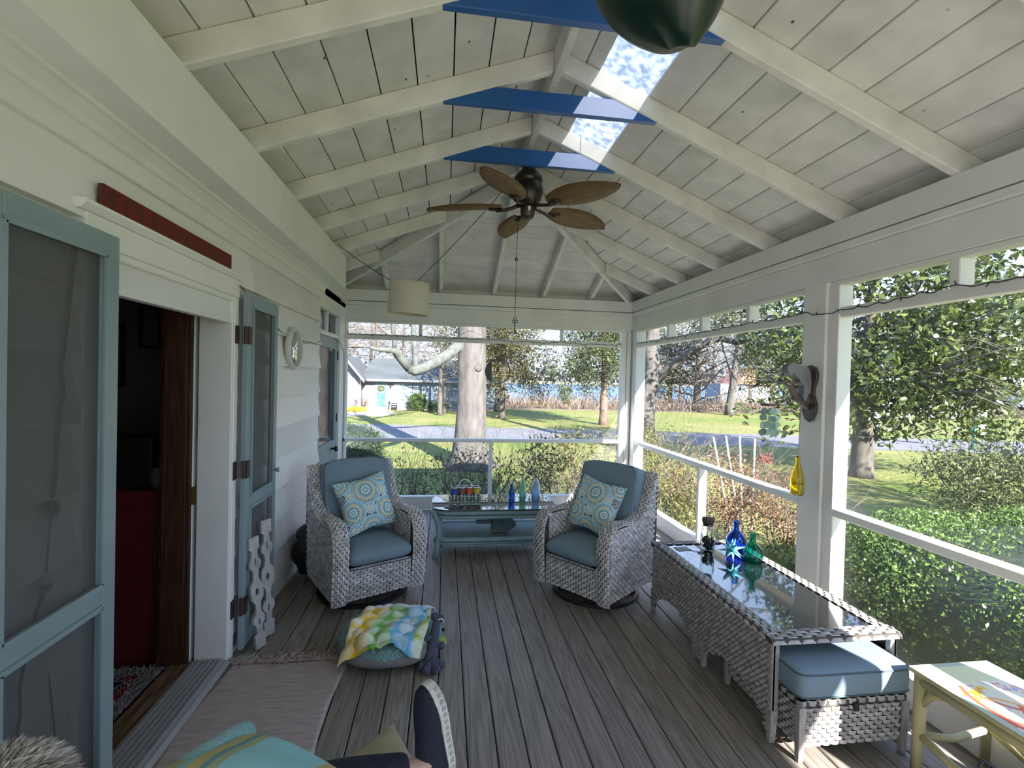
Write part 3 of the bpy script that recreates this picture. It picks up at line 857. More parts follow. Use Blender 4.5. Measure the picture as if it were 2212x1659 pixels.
def path_fn(pts, x0, s):
    """surface of a band of constant x-width following (y,z) points; s=+1 normal to the outside of the curve"""
    P = [Vector((0, p[0], p[1])) for p in pts]
    ln = [0.0]
    for a, b in zip(P[:-1], P[1:]): ln.append(ln[-1] + (b - a).length)

    def fn(u, v, wd=0.115):
        u = min(max(u, 0), ln[-1])
        i = 0
        while i < len(ln) - 2 and u > ln[i + 1]: i += 1
        t = (u - ln[i]) / (ln[i + 1] - ln[i])
        p = P[i].lerp(P[i + 1], t)
        d0 = (P[min(i + 1, len(P) - 1)] - P[max(i - 1, 0)]).normalized(); d1 = (P[min(i + 2, len(P) - 1)] - P[i]).normalized()
        d = d0.lerp(d1, t).normalized()
        n = Vector((0, -d.z, d.y))
        c = (v / wd - 0.5) * 2
        crown = 0.016 * (1 - abs(c) ** 2.5)
        nn = (n + Vector((c * 0.55, 0, 0)) * abs(c)).normalized()
        return Vector((x0 + v, p.y, p.z)) + n * (crown - 0.004), nn
    return fn, ln[-1]


def band_z(y):
    """height of the arm curve above a given y (behind the front post)"""
    pts = [p for p in BAND if p[0] >= -.33]
    for a, b in zip(pts[:-1], pts[1:]):
        if a[0] <= y <= b[0]: return a[1] + (b[1] - a[1]) * (y - a[0]) / (b[0] - a[0])
    return .60 if y < 0 else .96


def make_chair():
    root = empty('swivel_chair')
    # swivel base
    mb = MB().lathe([(.345, 0), (.345, .028), (.318, .028), (.318, 0)], 40, close=True)
    for k in range(4):
        a = math.pi / 4 + k * math.pi / 2
        mb.tube([(0, 0, .03), (.33 * math.cos(a), .33 * math.sin(a), .016)], .014, 6)
    mb.lathe([(.05, .01), (.05, .10), (.09, .10), (.09, .115)], 16)
    tag(mb.build('swivel_base', M['black'], root, smooth=False), 'round black metal swivel ring base')
    # backing shell
    mb = MB()
    mb.box((-.25, -.335, .085), (.25, -.31, .315))
    mb.box((-.24, -.31, .10), (.24, .30, .14))
    for s in (-1, 1):
        out = [(-.335, .10)] + [(p[0] + (.012 if p[0] < -.3 else 0), p[1] - .012) for p in BAND[2:]] + [(.34, .94), (.33, .12)]
        a, b_ = (s * .348, s * .252)
        mb.prism(out, 'x', a, b_)
    mb.hexa([(-.30, .27, .10), (.30, .27, .10), (.30, .33, .10), (-.30, .33, .10), (-.30, .30, .93), (.30, .30, .93), (.30, .345, .93), (-.30, .345, .93)])
    mb.build('shell', M['wicker_dark'], root)
    # woven faces
    mb = MB()
    weave(mb, planefn((-.25, -.337, .085), (1, 0, 0), (0, 0, 1), (0, -1, 0)), .50, .235, .050, .0190, .0095)
    mb.build('woven_front', M['wicker'], root, smooth=True, kind='stuff')
    for s in (-1, 1):
        fn, Lu = path_fn(BAND, (s * .302) - .0575, s)
        mb = MB(); weave(mb, fn, Lu, .115, .045, .0165, .009)
        mb.build('arm_band', M['wicker'], root, smooth=True, kind='stuff')
        mb = MB()
        weave(mb, planefn((s * .350, -.34, .10), (0, 1, 0), (0, 0, 1), (s, 0, 0)), .68, .84, .05, .0215, .007, mask=lambda u, v: .10 + v < band_z(u - .34) - .012 and u - .34 < .28 + .06 * v)
        mb.build('woven_side', M['wicker'], root, smooth=True, kind='stuff')
        mb = MB()
        weave(mb, planefn((s * .250, -.30, .38), (0, 1, 0), (0, 0, 1), (-s, 0, 0)), .60, .56, .05, .0215, .007, mask=lambda u, v: .38 + v < band_z(u - .30) - .012)
        mb.build('woven_side', M['wicker'], root, smooth=True, kind='stuff')
    mb = MB()
    weave(mb, planefn((-.34, .337, .10), (1, 0, 0), (0, .018, 1), (0, 1, 0)), .68, .84, .05, .0215, .007)
    weave(mb, planefn((-.30, .335, .93), (1, 0, 0), (0, -1, 0), (0, 0, 1)), .60, .045, .05, .02, .006)
    mb.build('woven_back', M['wicker'], root, smooth=True, kind='stuff')
    # cushions
    mb = superbox(MB(), .250, .338, .090, 10, 44, 18, (0, -.045, .380), 2.5)
    sc_ = mb.build('seat_cushion', M['cushion'], root, smooth=True)
    mb = MB()
    for zz in (.318,):
        ring = []
        for k in range(48):
            t_ = 2 * math.pi * k / 48
            sx = lambda v: math.copysign(abs(v) ** (2 / 10), v)
            ring.append((.2485 * sx(math.cos(t_)), -.045 + .333 * sx(math.sin(t_)), zz))
        mb.tube(ring + ring[:1], .0042, 5, cap=False)
    mb.build('piping', M['piping'], sc_, smooth=True)
    bc = MB()
    superbox(bc, .272, .085, .315, 14, 52, 26, (0, 0, 0), 12)
    # buttoned pull-creases along the top
    bc.v = [(x_, y_ + (0.008 * math.sin(x_ * 42) * max(0, z_ - .1) / .2 if y_ < 0 else 0), z_ - .02 * max(0, abs(x_) - .13) / .12 * max(0, z_) / .3) for x_, y_, z_ in bc.v]
    mt = Matrix.Translation((0, .18, .695)) @ Matrix.Rotation(math.radians(-13), 4, 'X')
    bc.xf(mt)
    bo = bc.build('back_cushion', M['cushion'], root, smooth=True)
    mb = MB()
    ring = []
    for k in range(60):
        t_ = 2 * math.pi * k / 60
        sx = lambda v: math.copysign(abs(v) ** (2 / 12), v)
        x_, z_ = .268 * sx(math.cos(t_)), .308 * sx(math.sin(t_))
        ring.append(mt @ Vector((x_, -.068, z_ - .02 * max(0, abs(x_) - .13) / .12 * max(0, z_) / .3)))
    mb.tube(ring + ring[:1], .005, 5, cap=False)
    mb.build('piping', M['piping'], bo, smooth=True)
    return root


chL = make_chair()
chL.location = (-.607, 3.945, 0); chL.rotation_euler = (0, 0, math.radians(30))
tag(chL, 'grey wicker swivel armchair with blue cushions nearest the white siding', 'chair', 'swivel chairs')
chR = copy_tree(chL)
chR.location = (1.245, 3.79, 0); chR.rotation_euler = (0, 0, math.radians(-52))
tag(chR, 'grey wicker swivel armchair with blue cushions beside the long wicker table', 'chair', 'swivel chairs')

# ---- medallion throw pillows


def medallion(seed):
    rg = np.random.default_rng(seed)
    A, B, Cc, D, E_, F = (np.array(S(*c)[:3]) for c in ((236, 240, 234), (150, 196, 212), (34, 38, 66), (212, 190, 138), (190, 216, 222), (120, 165, 148)))
    circ = [(.50, .72, .29), (.17, .30, .25), (.82, .38, .24), (.52, .02, .25), (.12, .98, .22), (.92, .93, .20), (.50, .385, .105), (.17, .66, .115), (.80, .68, .09), (.84, .06, .12), (.20, -.02, .10)]
    if seed % 2: circ = [(1 - a, b_, c) for a, b_, c in circ]

    def fn(u, v):
        out = np.tile(A, (len(u), 1))
        ang0 = np.arctan2(v - .5, u - .5); r0 = np.hypot(u - .5, v - .5)
        st = (np.sin(np.minimum.reduce([np.hypot(u - a, v - b_) - c for a, b_, c in circ]) * 230) > -.35)
        out[st] = Cc
        for (a, b_, c) in circ:
            r = np.hypot(u - a, v - b_) / c; an = np.arctan2(v - b_, u - a)
            i = r < 1
            rr, aa = r[i], an[i]
            col = np.tile(A, (i.sum(), 1))
            big = c > .15
            bands = [(1.0, E_), (.90, B), (.72, A), (.66, D), (.58, A), (.50, B), (.36, F), (.30, A), (.22, B), (.10, D), (.05, A)] if big else [(1.0, A), (.88, B), (.62, A), (.52, Cc), (.40, A), (.22, D), (.1, B)]
            for lim, cc in bands: col[rr < lim] = cc
            if big:
                k = max(16, int(c * 110))
                dots = (np.sin(aa * k) > .1) & (rr > .66) & (rr < .72); col[dots] = Cc
                pet = (np.sin(aa * 14) > .2) & (rr > .30) & (rr < .36); col[pet] = Cc
                tri = (np.abs(((aa * k / 6.283) % 1) - .5) * .12 + .50 > rr) & (rr > .50) & (rr < .56); col[tri] = D
            else:
                col[(np.sin(aa * 18) > 0) & (rr > .40) & (rr < .52)] = A
            out[i] = col
        return out
    return fn


def pillow(name, size, m, colfn=None, puff=.075, n=110, pinch=.13):
    """two puffed square faces joined at a seam"""
    def fn(sgn):
        def f(u, v):
            a, b_ = u * 2 - 1, v * 2 - 1
            pr = np.maximum(0, (1 - np.abs(a) ** 2.6)) * np.maximum(0, (1 - np.abs(b_) ** 2.6))
            z = puff * pr ** .55 + 0.004 * np.sin(a * 5 + b_ * 3) * pr
            k = 1 - pinch * (1 - np.abs(a * b_)) * np.maximum(np.abs(a), np.abs(b_)) ** 6
            return np.stack([a * k * size / 2, sgn * -z, b_ * k * size / 2], 1)
        return f
    o = gridmesh(name, fn(1), n, n, m, None, colfn)
    q = gridmesh('back_panel', fn(-1), 30, 30, m if colfn is None else M['pillow_back'], o)
    return o


M['pillow_print'] = mat_attr('medallion_print', 0.85, 0.15, 300)
M['pillow_back'] = mat('pillow_back', S(190, 200, 195))


def basis(o, px_bottom, xaxis, up):
    """set a thing's world frame: local x, local z, origin"""
    x_ = Vector(xaxis).normalized(); z_ = Vector(up); z_ = (z_ - x_ * z_.dot(x_)).normalized(); y_ = z_.cross(x_)
    o.matrix_world = Matrix.Translation(px_bottom) @ Matrix((x_, y_, z_)).transposed().to_4x4()


for ch, seed, tilt, lab, side in ((chL, 1, 9, 'square medallion print pillow propped in the chair nearest the siding', .00), (chR, 2, -7, 'square medallion print pillow propped in the chair beside the long table', .0)):
    p = pillow('throw_pillow', .43, M['pillow_print'], medallion(seed))
    tag(p, lab, 'pillow', 'medallion pillows')
    mt = Matrix.Translation(ch.location) @ ch.rotation_euler.to_matrix().to_4x4() @ Matrix.Translation((side, -.02, .685)) @ Matrix.Rotation(math.radians(-24), 4, 'X') @ Matrix.Rotation(math.radians(-tilt), 4, 'Y')
    p.matrix_world = mt

# ---- teal rattan coffee table with glass top
TX0, TX1, TY0, TY1, TZ = -.10, 1.10, 4.50, 5.10, .465
tt = tag(empty('coffee_table', ((TX0 + TX1) / 2, (TY0 + TY1) / 2, 0)), 'teal rattan coffee table with oval glass top between the swivel chairs', 'table')
hx, hy_ = (TX1 - TX0) / 2, (TY1 - TY0) / 2


def roundrect(hx, hy, r, n=8, bow=0.0):
    pts = []
    for cx, cy, a0 in ((hx - r, hy - r, 0), (-hx + r, hy - r, 90), (-hx + r, -hy + r, 180), (hx - r, -hy + r, 270)):
        for k in range(n + 1):
            a = math.radians(a0 + 90 * k / n)
            pts.append((cx + r * math.cos(a), cy + r * math.sin(a)))
    return [(p[0], p[1] + math.copysign(bow * (1 - (p[0] / hx) ** 2), p[1])) for p in pts]


tr_ = M['teal_rattan']
for s1 in (-1, 1):
    for s2 in (-1, 1):
        X, Y = s1 * (hx - .075), s2 * (hy_ - .07)
        MB().tube([(X + s1 * .035, Y + s2 * .02, 0), (X + s1 * .02, Y + s2 * .012, .06), (X + s1 * .005, Y, .14), (X, Y, .24), (X + s1 * .012, Y, .33), (X + s1 * .04, Y + s2 * .01, .40), (X + s1 * .055, Y + s2 * .015, .44)],
                  [.022, .026, .028, .027, .028, .028, .022], 12).build('leg', tr_, tt, smooth=True)
rr = roundrect(hx - .03, hy_ - .04, .14, 8, .02)
mb = MB()
for z, r in ((.428, .026), (.385, .017)):
    ring = [(p[0], p[1], z) for p in rr]; mb.tube(ring + ring[:1], r, 8, cap=False)
mb.build('apron', tr_, tt, smooth=True)
rr = roundrect(hx - .055, hy_ - .045, .08, 6, .03)
mb = MB()
ring = [(p[0], p[1], .175) for p in rr]; mb.tube(ring + ring[:1], .024, 8, cap=False)
ring = [(p[0], p[1], .14) for p in rr]; mb.tube(ring + ring[:1], .012, 6, cap=False)
mb.build('shelf_rim', tr_, tt, smooth=True)
mb = MB()
for s2 in (-1, 1):
    mb.tube([(-hx + .095, s2 * (hy_ - .05), .03), (-hx + .10, s2 * (hy_ - .05), .09), (-hx + .14, s2 * (hy_ - .035), .122), (0, s2 * (hy_ - .015), .125), (hx - .14, s2 * (hy_ - .035), .122), (hx - .10, s2 * (hy_ - .05), .09), (hx - .095, s2 * (hy_ - .05), .03)], .009, 6)
mb.build('brace', tr_, tt, smooth=True)
mb = MB()
weave(mb, planefn((-hx + .07, -hy_ + .05, .183), (1, 0, 0), (0, 1, 0), (0, 0, 1)), 2 * hx - .14, 2 * hy_ - .10, .030, .0165, .006)
mb.build('cane_shelf', tr_, tt, smooth=True, kind='stuff')
MB().box((-hx + .07, -hy_ + .05, .172), (hx - .07, hy_ - .05, .180)).build('shelf_board', mat('dark_teal', (0.09, 0.15, 0.16, 1)), tt)
MB().prism(roundrect(hx, hy_, .17, 10, .015), 'z', .455, TZ).build('glass_top', M['tabletop_glass'], tt, bevel=.003)

# wooden bird/fish block on the shelf
M['driftwood'] = mat('dark_teal_wood', (0.04, 0.075, 0.09, 1), (0.11, 0.16, 0.18, 1), 14, 0.7, 0.3)
fx = MB().prism([(-.02, -.005), (.13, -.005), (.215, .045), (.225, .075), (.16, .13), (-.02, .135)], 'y', -.045, .045)
o = fx.build('wooden_boat', M['driftwood'], None, bevel=.012)
tag(o, 'dark teal wooden boat shaped block lying on the cane shelf', 'ornament')
o.location = (.50, 4.72, .2)
MB().box((-.17, -.02, .07), (-.02, .02, .105)).build('handle', M['driftwood'], o, bevel=.006)
MB().box((-.02, -.046, -.0062), (.12, .046, .012)).build('base_strip', mat('bare_wood', (0.20, 0.13, 0.08, 1)), o)

# ---- caddy with tumblers, bottles and booklet on the glass
M['caddy'] = mat('pale_green_wire', (0.42, 0.50, 0.42, 1), (0.5, 0.58, 0.5, 1), 20, 0.4)
cd = tag(empty('glass_caddy', (.215, 4.72, TZ + .002), math.radians(5)), 'pale green wire caddy with hoop handle holding coloured tumblers', 'caddy')
mb = MB()
for z in (.005, .035, .085):
    mb.tube([(-.145, -.075, z), (.145, -.075, z), (.145, .075, z), (-.145, .075, z), (-.145, -.075, z)], .0035, 6, cap=False)
for k in range(30):
    X = -.145 + .29 * k / 29
    for Y in (-.075, .075): mb.tube([(X, Y, .005), (X, Y, .085)], .0016 if k % 7 else .003, 4)
for k in range(13):
    Y = -.075 + .15 * k / 12
    for X in (-.145, .145): mb.tube([(X, Y, .005), (X, Y, .085)], .0016, 4)
for k in range(8):
    X = -.125 + .25 * k / 7
    mb.tube([(X + .018 * math.cos(a * math.pi / 8), -.075, .085 + .016 * math.sin(a * math.pi / 8)) for a in range(9)], .0025, 5)
mb.build('basket', M['caddy'], cd, smooth=True)
MB().box((-.143, -.073, .003), (.143, .073, .006)).build('tray', M['caddy'], cd)
MB().tube([(-.07, 0, .01), (-.07, 0, .16), (-.055, 0, .205), (-.03, 0, .228), (0, 0, .236), (.03, 0, .228), (.055, 0, .205), (.07, 0, .16), (.07, 0, .01)], .0045, 8).build('hoop_handle', mat('white_wire', (0.75, 0.76, 0.74, 1)), cd, smooth=True)
cols = [('red', (0.35, 0.03, 0.02)), ('smoke brown', (0.16, 0.12, 0.10)), ('dark red', (0.45, 0.05, 0.03)), ('clear grey', (0.35, 0.36, 0.33)), ('blue', (0.03, 0.10, 0.40)), ('brown', (0.22, 0.13, 0.09)), ('orange red', (0.65, 0.10, 0.03)), ('yellow', (0.60, 0.47, 0.04))]
tm = None
for k in range(8):
    i, j = k % 4, k // 4
    lx_, ly_ = -.105 + .07 * i, (.036 if j == 0 else -.036)
    nm, c = cols[k]
    th = tag(empty('tumbler', cd.matrix_basis @ Vector((lx_, ly_, .007))), '%s banded drinking glass in the %s row of the wire caddy' % (nm, 'back' if j == 0 else 'front'), 'glass', 'tumblers in the caddy')
    th.location = Vector((.215, 4.72, TZ + .002)) + Matrix.Rotation(math.radians(5), 3, 'Z') @ Vector((lx_, ly_, .007))
    if tm is None:
        a = MB().lathe([(.0, 0.001), (.026, .001), (.031, .165), (.029, .165), (.0245, .006), (0, .006)], 20).build('glass_wall', M['glass'], th, smooth=True)
        b2 = MB().lathe([(.0315, .155), (.0320, .166), (.0295, .166), (.0295, .155)], 20, close=True).build('rim', mat('white_rim', (0.85, 0.86, 0.85, 1)), th, smooth=True)
        tm = (a, b2)
    else:
        inst(tm[0], th); inst(tm[1], th)
    MB().lathe([(.0293, .10), (.0312, .150)], 20, caps=False).build('colour_band', mat('%s_band' % nm.replace(' ', '_'), c + (1,), rough=.3), th, smooth=True)

o = MB().box((-.055, -.04, 0), (.055, .04, .007)).build('booklet', mat('navy_cover', (0.035, 0.045, 0.07, 1), rough=.4), None, bevel=.001)
tag(o, 'dark navy booklet lying on the glass table near its front edge', 'booklet')
o.location = (.085, 4.60, TZ + .002); o.rotation_euler = (0, 0, math.radians(-25))
MB().box((-.053, -.0405, .0015), (.0553, .0405, .0055)).build('pages', mat('paper', (0.75, 0.73, 0.68, 1)), o)


def bottle(name, loc, prof, m, label, n=28, fn=None, extra=None, cat='bottle', group=None):
    inner = [(max(0.0005, r - .0035), z + (.004 if i == 0 else 0)) for i, (r, z) in enumerate(prof)]
    pr = [(0.0005, prof[0][1])] + prof + inner[::-1] + [(0.0005, prof[0][1] + .004)]
    o = MB().lathe(pr, n, fn=fn).build(name, m, None, smooth=True)
    o.location = loc
    return tag(o, label, cat, group)


GB = mat_glass('cobalt_glass', (0.03, 0.20, 0.80, 1)); GT = mat_glass('teal_green_glass', (0.02, 0.52, 0.42, 1)); GBl = mat_glass('mid_blue_glass', (0.16, 0.36, 0.72, 1))
GA = mat_glass('frosted_green_glass', (0.55, 0.82, 0.66, 1), .25); GF = mat_glass('frosted_pale_blue_glass', (0.62, 0.76, 0.95, 1), .25); GY = mat_glass('yellow_glass', (0.85, 0.72, 0.06, 1), .08)
bottle('glass_bottle', (.685, 4.80, TZ + .002), [(.030, 0), (.034, .008), (.034, .02), (.031, .035), (.034, .06), (.034, .09), (.026, .125), (.018, .14), (.016, .15), (.018, .153), (.018, .165), (.014, .168)], GBl, 'small mid blue round shouldered bottle, left of the three bottles on the glass table', group='three bottles on the glass table')
bottle('glass_bottle', (.80, 4.83, TZ + .002), [(.026, 0), (.031, .006), (.031, .13), (.026, .165), (.017, .20), (.013, .235), (.0135, .25), (.015, .252), (.015, .262)], GA, 'tall frosted green bottle with slim neck, middle of the three on the glass table', group='three bottles on the glass table')
bottle('glass_bottle', (.935, 4.83, TZ + .002), [(.036, 0), (.041, .006), (.041, .145), (.035, .175), (.02, .195), (.015, .215), (.015, .225), (.018, .228), (.018, .24)], GF, 'frosted pale blue broad shouldered bottle, right of the three on the glass table', group='three bottles on the glass table')

# ---- long grey wicker table with black glass top
WX0, WX1, WY0, WY1, WZ = 1.545, 2.235, 2.06, 3.44, .505
wt = tag(empty('wicker_table', ((WX0 + WX1) / 2, (WY0 + WY1) / 2, 0)), 'long grey wicker table with inset black glass top along the screened side', 'table')
hx, hy_ = (WX1 - WX0) / 2, (WY1 - WY0) / 2
fw = .085
for nm, P0, eu, ev, Lu in (('a', (-hx, -hy_, 0), (0, 1, 0), (1, 0, 0), 2 * hy_), ('b', (hx - fw, -hy_, 0), (0, 1, 0), (1, 0, 0), 2 * hy_),
                           ('c', (-hx, -hy_, 0), (1, 0, 0), (0, 1, 0), 2 * hx), ('d', (-hx, hy_ - fw, 0), (1, 0, 0), (0, 1, 0), 2 * hx)):
    mb = MB()
    wide = nm in 'cd'
    msk = (lambda u, v: True) if wide else (lambda u, v: fw < u < 2 * hy_ - fw)

    def fn(u, v, P0=Vector(P0), eu=Vector(eu), ev=Vector(ev), flip=(nm in 'bd')):
        t_ = (v / fw - .5) * 2
        if flip: t_ = -t_
        k = max(0, -t_ - .35) / .65
        return P0 + eu * u + ev * v + Vector((0, 0, WZ - .028 * k ** 2)), (Vector((0, 0, 1)) + ev * (k * (1 if flip else -1))).normalized()
    weave(mb, fn, Lu, fw, .075 if wide else .06, .0215, .007, mask=msk)
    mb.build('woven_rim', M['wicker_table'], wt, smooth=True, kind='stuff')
mb = MB()
for a, b_ in (((-hx + .006, -hy_ + .006, WZ - .03), (-hx + fw, hy_ - .006, WZ - .002)), ((hx - fw, -hy_ + .006, WZ - .03), (hx - .006, hy_ - .006, WZ - .002)),
              ((-hx + fw, -hy_ + .006, WZ - .03), (hx - fw, -hy_ + fw, WZ - .002)), ((-hx + fw, hy_ - fw, WZ - .03), (hx - fw, hy_ - .006, WZ - .002))): mb.box(a, b_)
mb.build('rim_core', M['wicker_dark'], wt)
MB().box((-hx + fw, -hy_ + fw, WZ - .02), (hx - fw, hy_ - fw, WZ - .004)).build('glass_inset', M['black_glass'], wt)


def arch(u, Lh):
    """underside of the apron: two arches meeting at a pair of middle legs"""
    a = u if u < Lh else 2 * Lh - u
    t_ = (a - .045) / (Lh - .10)
    if t_ <= 0 or t_ >= 1: return .03
    return .06 + .13 * math.sin(math.pi * t_) ** .7


for s in (-1, 1):
    mb = MB()
    X = s * (hx - .015)
    weave(mb, planefn((X, -hy_ + .02, .03), (0, 1, 0), (0, 0, 1), (s, 0, 0)), 2 * hy_ - .04, WZ - .06, .032, .0155, .007, mask=lambda u, v: .03 + v > arch(u, hy_ - .02))
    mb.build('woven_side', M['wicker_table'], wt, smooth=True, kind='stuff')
    mb = MB()
    n_ = 40
    for k in range(n_):
        u0, u1 = (2 * hy_ - .04) * k / n_, (2 * hy_ - .04) * (k + 1) / n_
        z0, z1 = arch(u0, hy_ - .02), arch(u1, hy_ - .02)
        Xi = X - s * .012; Xo = X - s * .003
        mb.hexa([(Xi, -hy_ + .02 + u0, z0), (Xo, -hy_ + .02 + u0, z0), (Xo, -hy_ + .02 + u1, z1), (Xi, -hy_ + .02 + u1, z1),
                 (Xi, -hy_ + .02 + u0, WZ - .03), (Xo, -hy_ + .02 + u0, WZ - .03), (Xo, -hy_ + .02 + u1, WZ - .03), (Xi, -hy_ + .02 + u1, WZ - .03)])
    mb.build('side_backing', M['wicker_dark'], wt)
    for yy in (-hy_ + .035, -.048, .048, hy_ - .035):
        ws = .022
        MB().hexa([(X - s * .026, yy - ws * .6, 0), (X + s * .004, yy - ws * .6, 0), (X + s * .004, yy + ws * .6, 0), (X - s * .026, yy + ws * .6, 0),
                   (X - s * .034, yy - ws, .16), (X + s * .006, yy - ws, .16), (X + s * .006, yy + ws, .16), (X - s * .034, yy + ws, .16)]).build('leg', M['wicker_table'], wt, bevel=.006)
mb = MB()
weave(mb, planefn((hx - .02, hy_ - .015, .10), (-1, 0, 0), (0, 0, 1), (0, 1, 0)), 2 * hx - .04, WZ - .13, .036, .0165, .007)
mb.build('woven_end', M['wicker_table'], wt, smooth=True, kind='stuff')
for s in (-1, 1):
    MB().box((s * (hx - .05), -hy_ + .02, .1), (s * (hx - .012), -hy_ + .05, WZ - .03)).build('corner_post', M['wicker_table'], wt, bevel=.006)

# ---- ottoman tucked under its near end
OX0, OX1, OY0, OY1 = 1.605, 2.165, 1.955, 2.55
ot = tag(empty('wicker_ottoman', ((OX0 + OX1) / 2, (OY0 + OY1) / 2, 0)), 'grey wicker ottoman with blue cushion under the near end of the long table', 'ottoman')
hx, hy_ = (OX1 - OX0) / 2, (OY1 - OY0) / 2
mb = MB().box((-hx + .03, -hy_ + .012, .085), (hx - .03, hy_ - .012, .265)).box((-hx + .012, -hy_ + .03, .085), (hx - .012, hy_ - .03, .265))
mb.build('core', M['wicker_dark'], ot)
mb = MB(); weave(mb, planefn((-hx + .035, -hy_ + .008, .07), (1, 0, 0), (0, 0, 1), (0, -1, 0)), 2 * hx - .07, .175, .044, .0185, .008)
mb.build('woven_front', M['wicker_table'], ot, smooth=True, kind='stuff')
for s in (-1, 1):
    mb = MB(); weave(mb, planefn((s * (hx - .008), -hy_ + .035, .07), (0, 1, 0), (0, 0, 1), (s, 0, 0)), 2 * hy_ - .07, .175, .044, .0185, .008)
    mb.build('woven_side', M['wicker_table'], ot, smooth=True, kind='stuff')
    for s2 in (-1, 1):
        X, Y = s * (hx - .017), s2 * (hy_ - .017)
        MB().hexa([(X - .013, Y - .013, 0), (X + .013, Y - .013, 0), (X + .013, Y + .013, 0), (X - .013, Y + .013, 0), (X - .019, Y - .019, .25), (X + .019, Y - .019, .25), (X + .019, Y + .019, .25), (X - .019, Y + .019, .25)]).build('leg', M['wicker_table'], ot, bevel=.005)
mb = MB()
for s in (-1, 1):
    weave(mb, planefn((-hx, s * (hy_ - .014) - .0, .25), (1, 0, 0), (0, 0, 1), (0, s, 0)), 2 * hx, .026, .05, .024, .012)
    weave(mb, planefn((s * (hx - .012), -hy_, .25), (0, 1, 0), (0, 0, 1), (s, 0, 0)), 2 * hy_, .026, .05, .024, .012)
mb.build('top_rail', M['wicker_table'], ot, smooth=True, kind='stuff')
MB().box((-.012, -hy_ - .008, .225), (.012, -hy_ + .005, .262)).build('tie_strap', M['black'], ot)
mb = superbox(MB(), hx + .012, hy_ + .012, .070, 14, 44, 14, (0, 0, .350), 8)
cu = mb.build('cushion', M['cushion'], ot, smooth=True)
mb = MB()
for zz in (.300, .402):
    ring = []
    for k in range(64):
        t_ = 2 * math.pi * k / 64
        sx = lambda v: math.copysign(abs(v) ** (2 / 14), v)
        ring.append(((hx + .0105) * sx(math.cos(t_)), (hy_ + .0105) * sx(math.sin(t_)), zz))
    mb.tube(ring + ring[:1], .004, 5, cap=False)
mb.build('piping', M['piping'], cu, smooth=True)

# ---- things on the wicker table
GZ = WZ - .0035
jr = tag(empty('cork_jar', (1.885, 3.235, GZ)), 'clear glass jar with dark cork lid and sea glass inside on the black glass', 'jar')
pr = [(.042, 0), (.049, .009), (.049, .140), (.043, .165), (.036, .18), (.036, .195)]
MB().lathe([(0.0005, 0)] + pr + [(r - .003, z + .003) for r, z in pr][::-1] + [(.0005, .004)], 26).build('glass_wall', M['glass'], jr, smooth=True)
MB().lathe([(.031, .175), (.034, .200), (.041, .202), (.042, .226), (.038, .232), (0.0005, .235)], 24).build('lid', mat('dark_cork', (0.045, 0.038, 0.03, 1), (0.09, 0.075, 0.06, 1), 40, .8), jr, smooth=True)
mb = MB()
for k in range(70):
    a = random.uniform(0, 6.28); r_ = .036 * math.sqrt(random.random())
    mb.ball((r_ * math.cos(a), r_ * math.sin(a), random.uniform(.012, .10)), random.uniform(.007, .012), 6, 4)
mb.build('sea_glass', mat('dark_sea_glass', (0.01, 0.02, 0.03, 1), (0.16, 0.20, 0.20, 1), 30, .2, island=True), jr, kind='stuff')
flat = lambda t_, z: 1.0
bottle('glass_bottle', (2.072, 3.185, GZ), [(.056, 0), (.064, .008), (.066, .06), (.064, .10), (.052, .125), (.030, .145), (.020, .16), (.0185, .20), (.0195, .203), (.022, .207), (.022, .218), (.018, .222)], GB, 'cobalt blue flask bottle standing behind the blue star on the black glass')
bottle('glass_bottle', (2.078, 3.005, GZ), [(.056, 0), (.063, .008), (.065, .05), (.060, .085), (.044, .108), (.026, .125), (.019, .14), (.0175, .178), (.021, .182), (.021, .192), (.017, .195)], GT, 'teal green squat bottle right of the cobalt bottle on the black glass')
sm = mat('blue_star_glass', (0.06, 0.30, 0.42, 1), (0.16, 0.50, 0.62, 1), 6, .12, island=True)
st = tag(empty('glass_star', (1.945, 3.035, GZ)), 'many pointed translucent blue glass star with silver edges on the black glass', 'ornament')
cen = Vector((0, 0, .078))
dirs = []
for k in range(16):
    z_ = 1 - 2 * (k + .5) / 16; a = k * 2.39996
    dirs.append(Vector((math.sqrt(1 - z_ * z_) * math.cos(a), math.sqrt(1 - z_ * z_) * math.sin(a), z_)))
lowest = min(d.z for d in dirs)
for k, d in enumerate(dirs):
    Ls = .092 if k % 2 else .080
    tip = cen + d * min(Ls, (.0775) / max(1e-3, -d.z) if d.z < 0 else Ls)
    s1 = d.orthogonal().normalized(); s2 = d.cross(s1)
    base = [cen + d * .022 + (s1 * math.cos(a) + s2 * math.sin(a)) * .0145 for a in (0, 1.571, 3.142, 4.712)]
    MB().add([cen + d * .004, *base, tip], [(0, 2, 1), (0, 3, 2), (0, 4, 3), (0, 1, 4), (5, 1, 2), (5, 2, 3), (5, 3, 4), (5, 4, 1)]).build('point', sm, st)
o = MB().box((-.05, -.035, 0), (.05, .035, .003)).build('card', mat('grey_card', (0.30, 0.30, 0.33, 1)), None)
tag(o, 'small grey card lying at the far end of the black glass', 'card'); o.location = (1.715, 3.27, GZ + .0005); o.rotation_euler = (0, 0, .1)
o = MB().tube([(1.76, 3.24, GZ + .003), (1.80, 3.20, GZ + .003), (1.82, 3.17, GZ + .003), (1.80, 3.15, GZ + .003), (1.78, 3.18, GZ + .003), (1.83, 3.21, GZ + .003)], .002, 5).build('wire_loop', M['bronze'], None)
tag(o, 'thin dark wire loop lying beside the cork jar', 'wire')

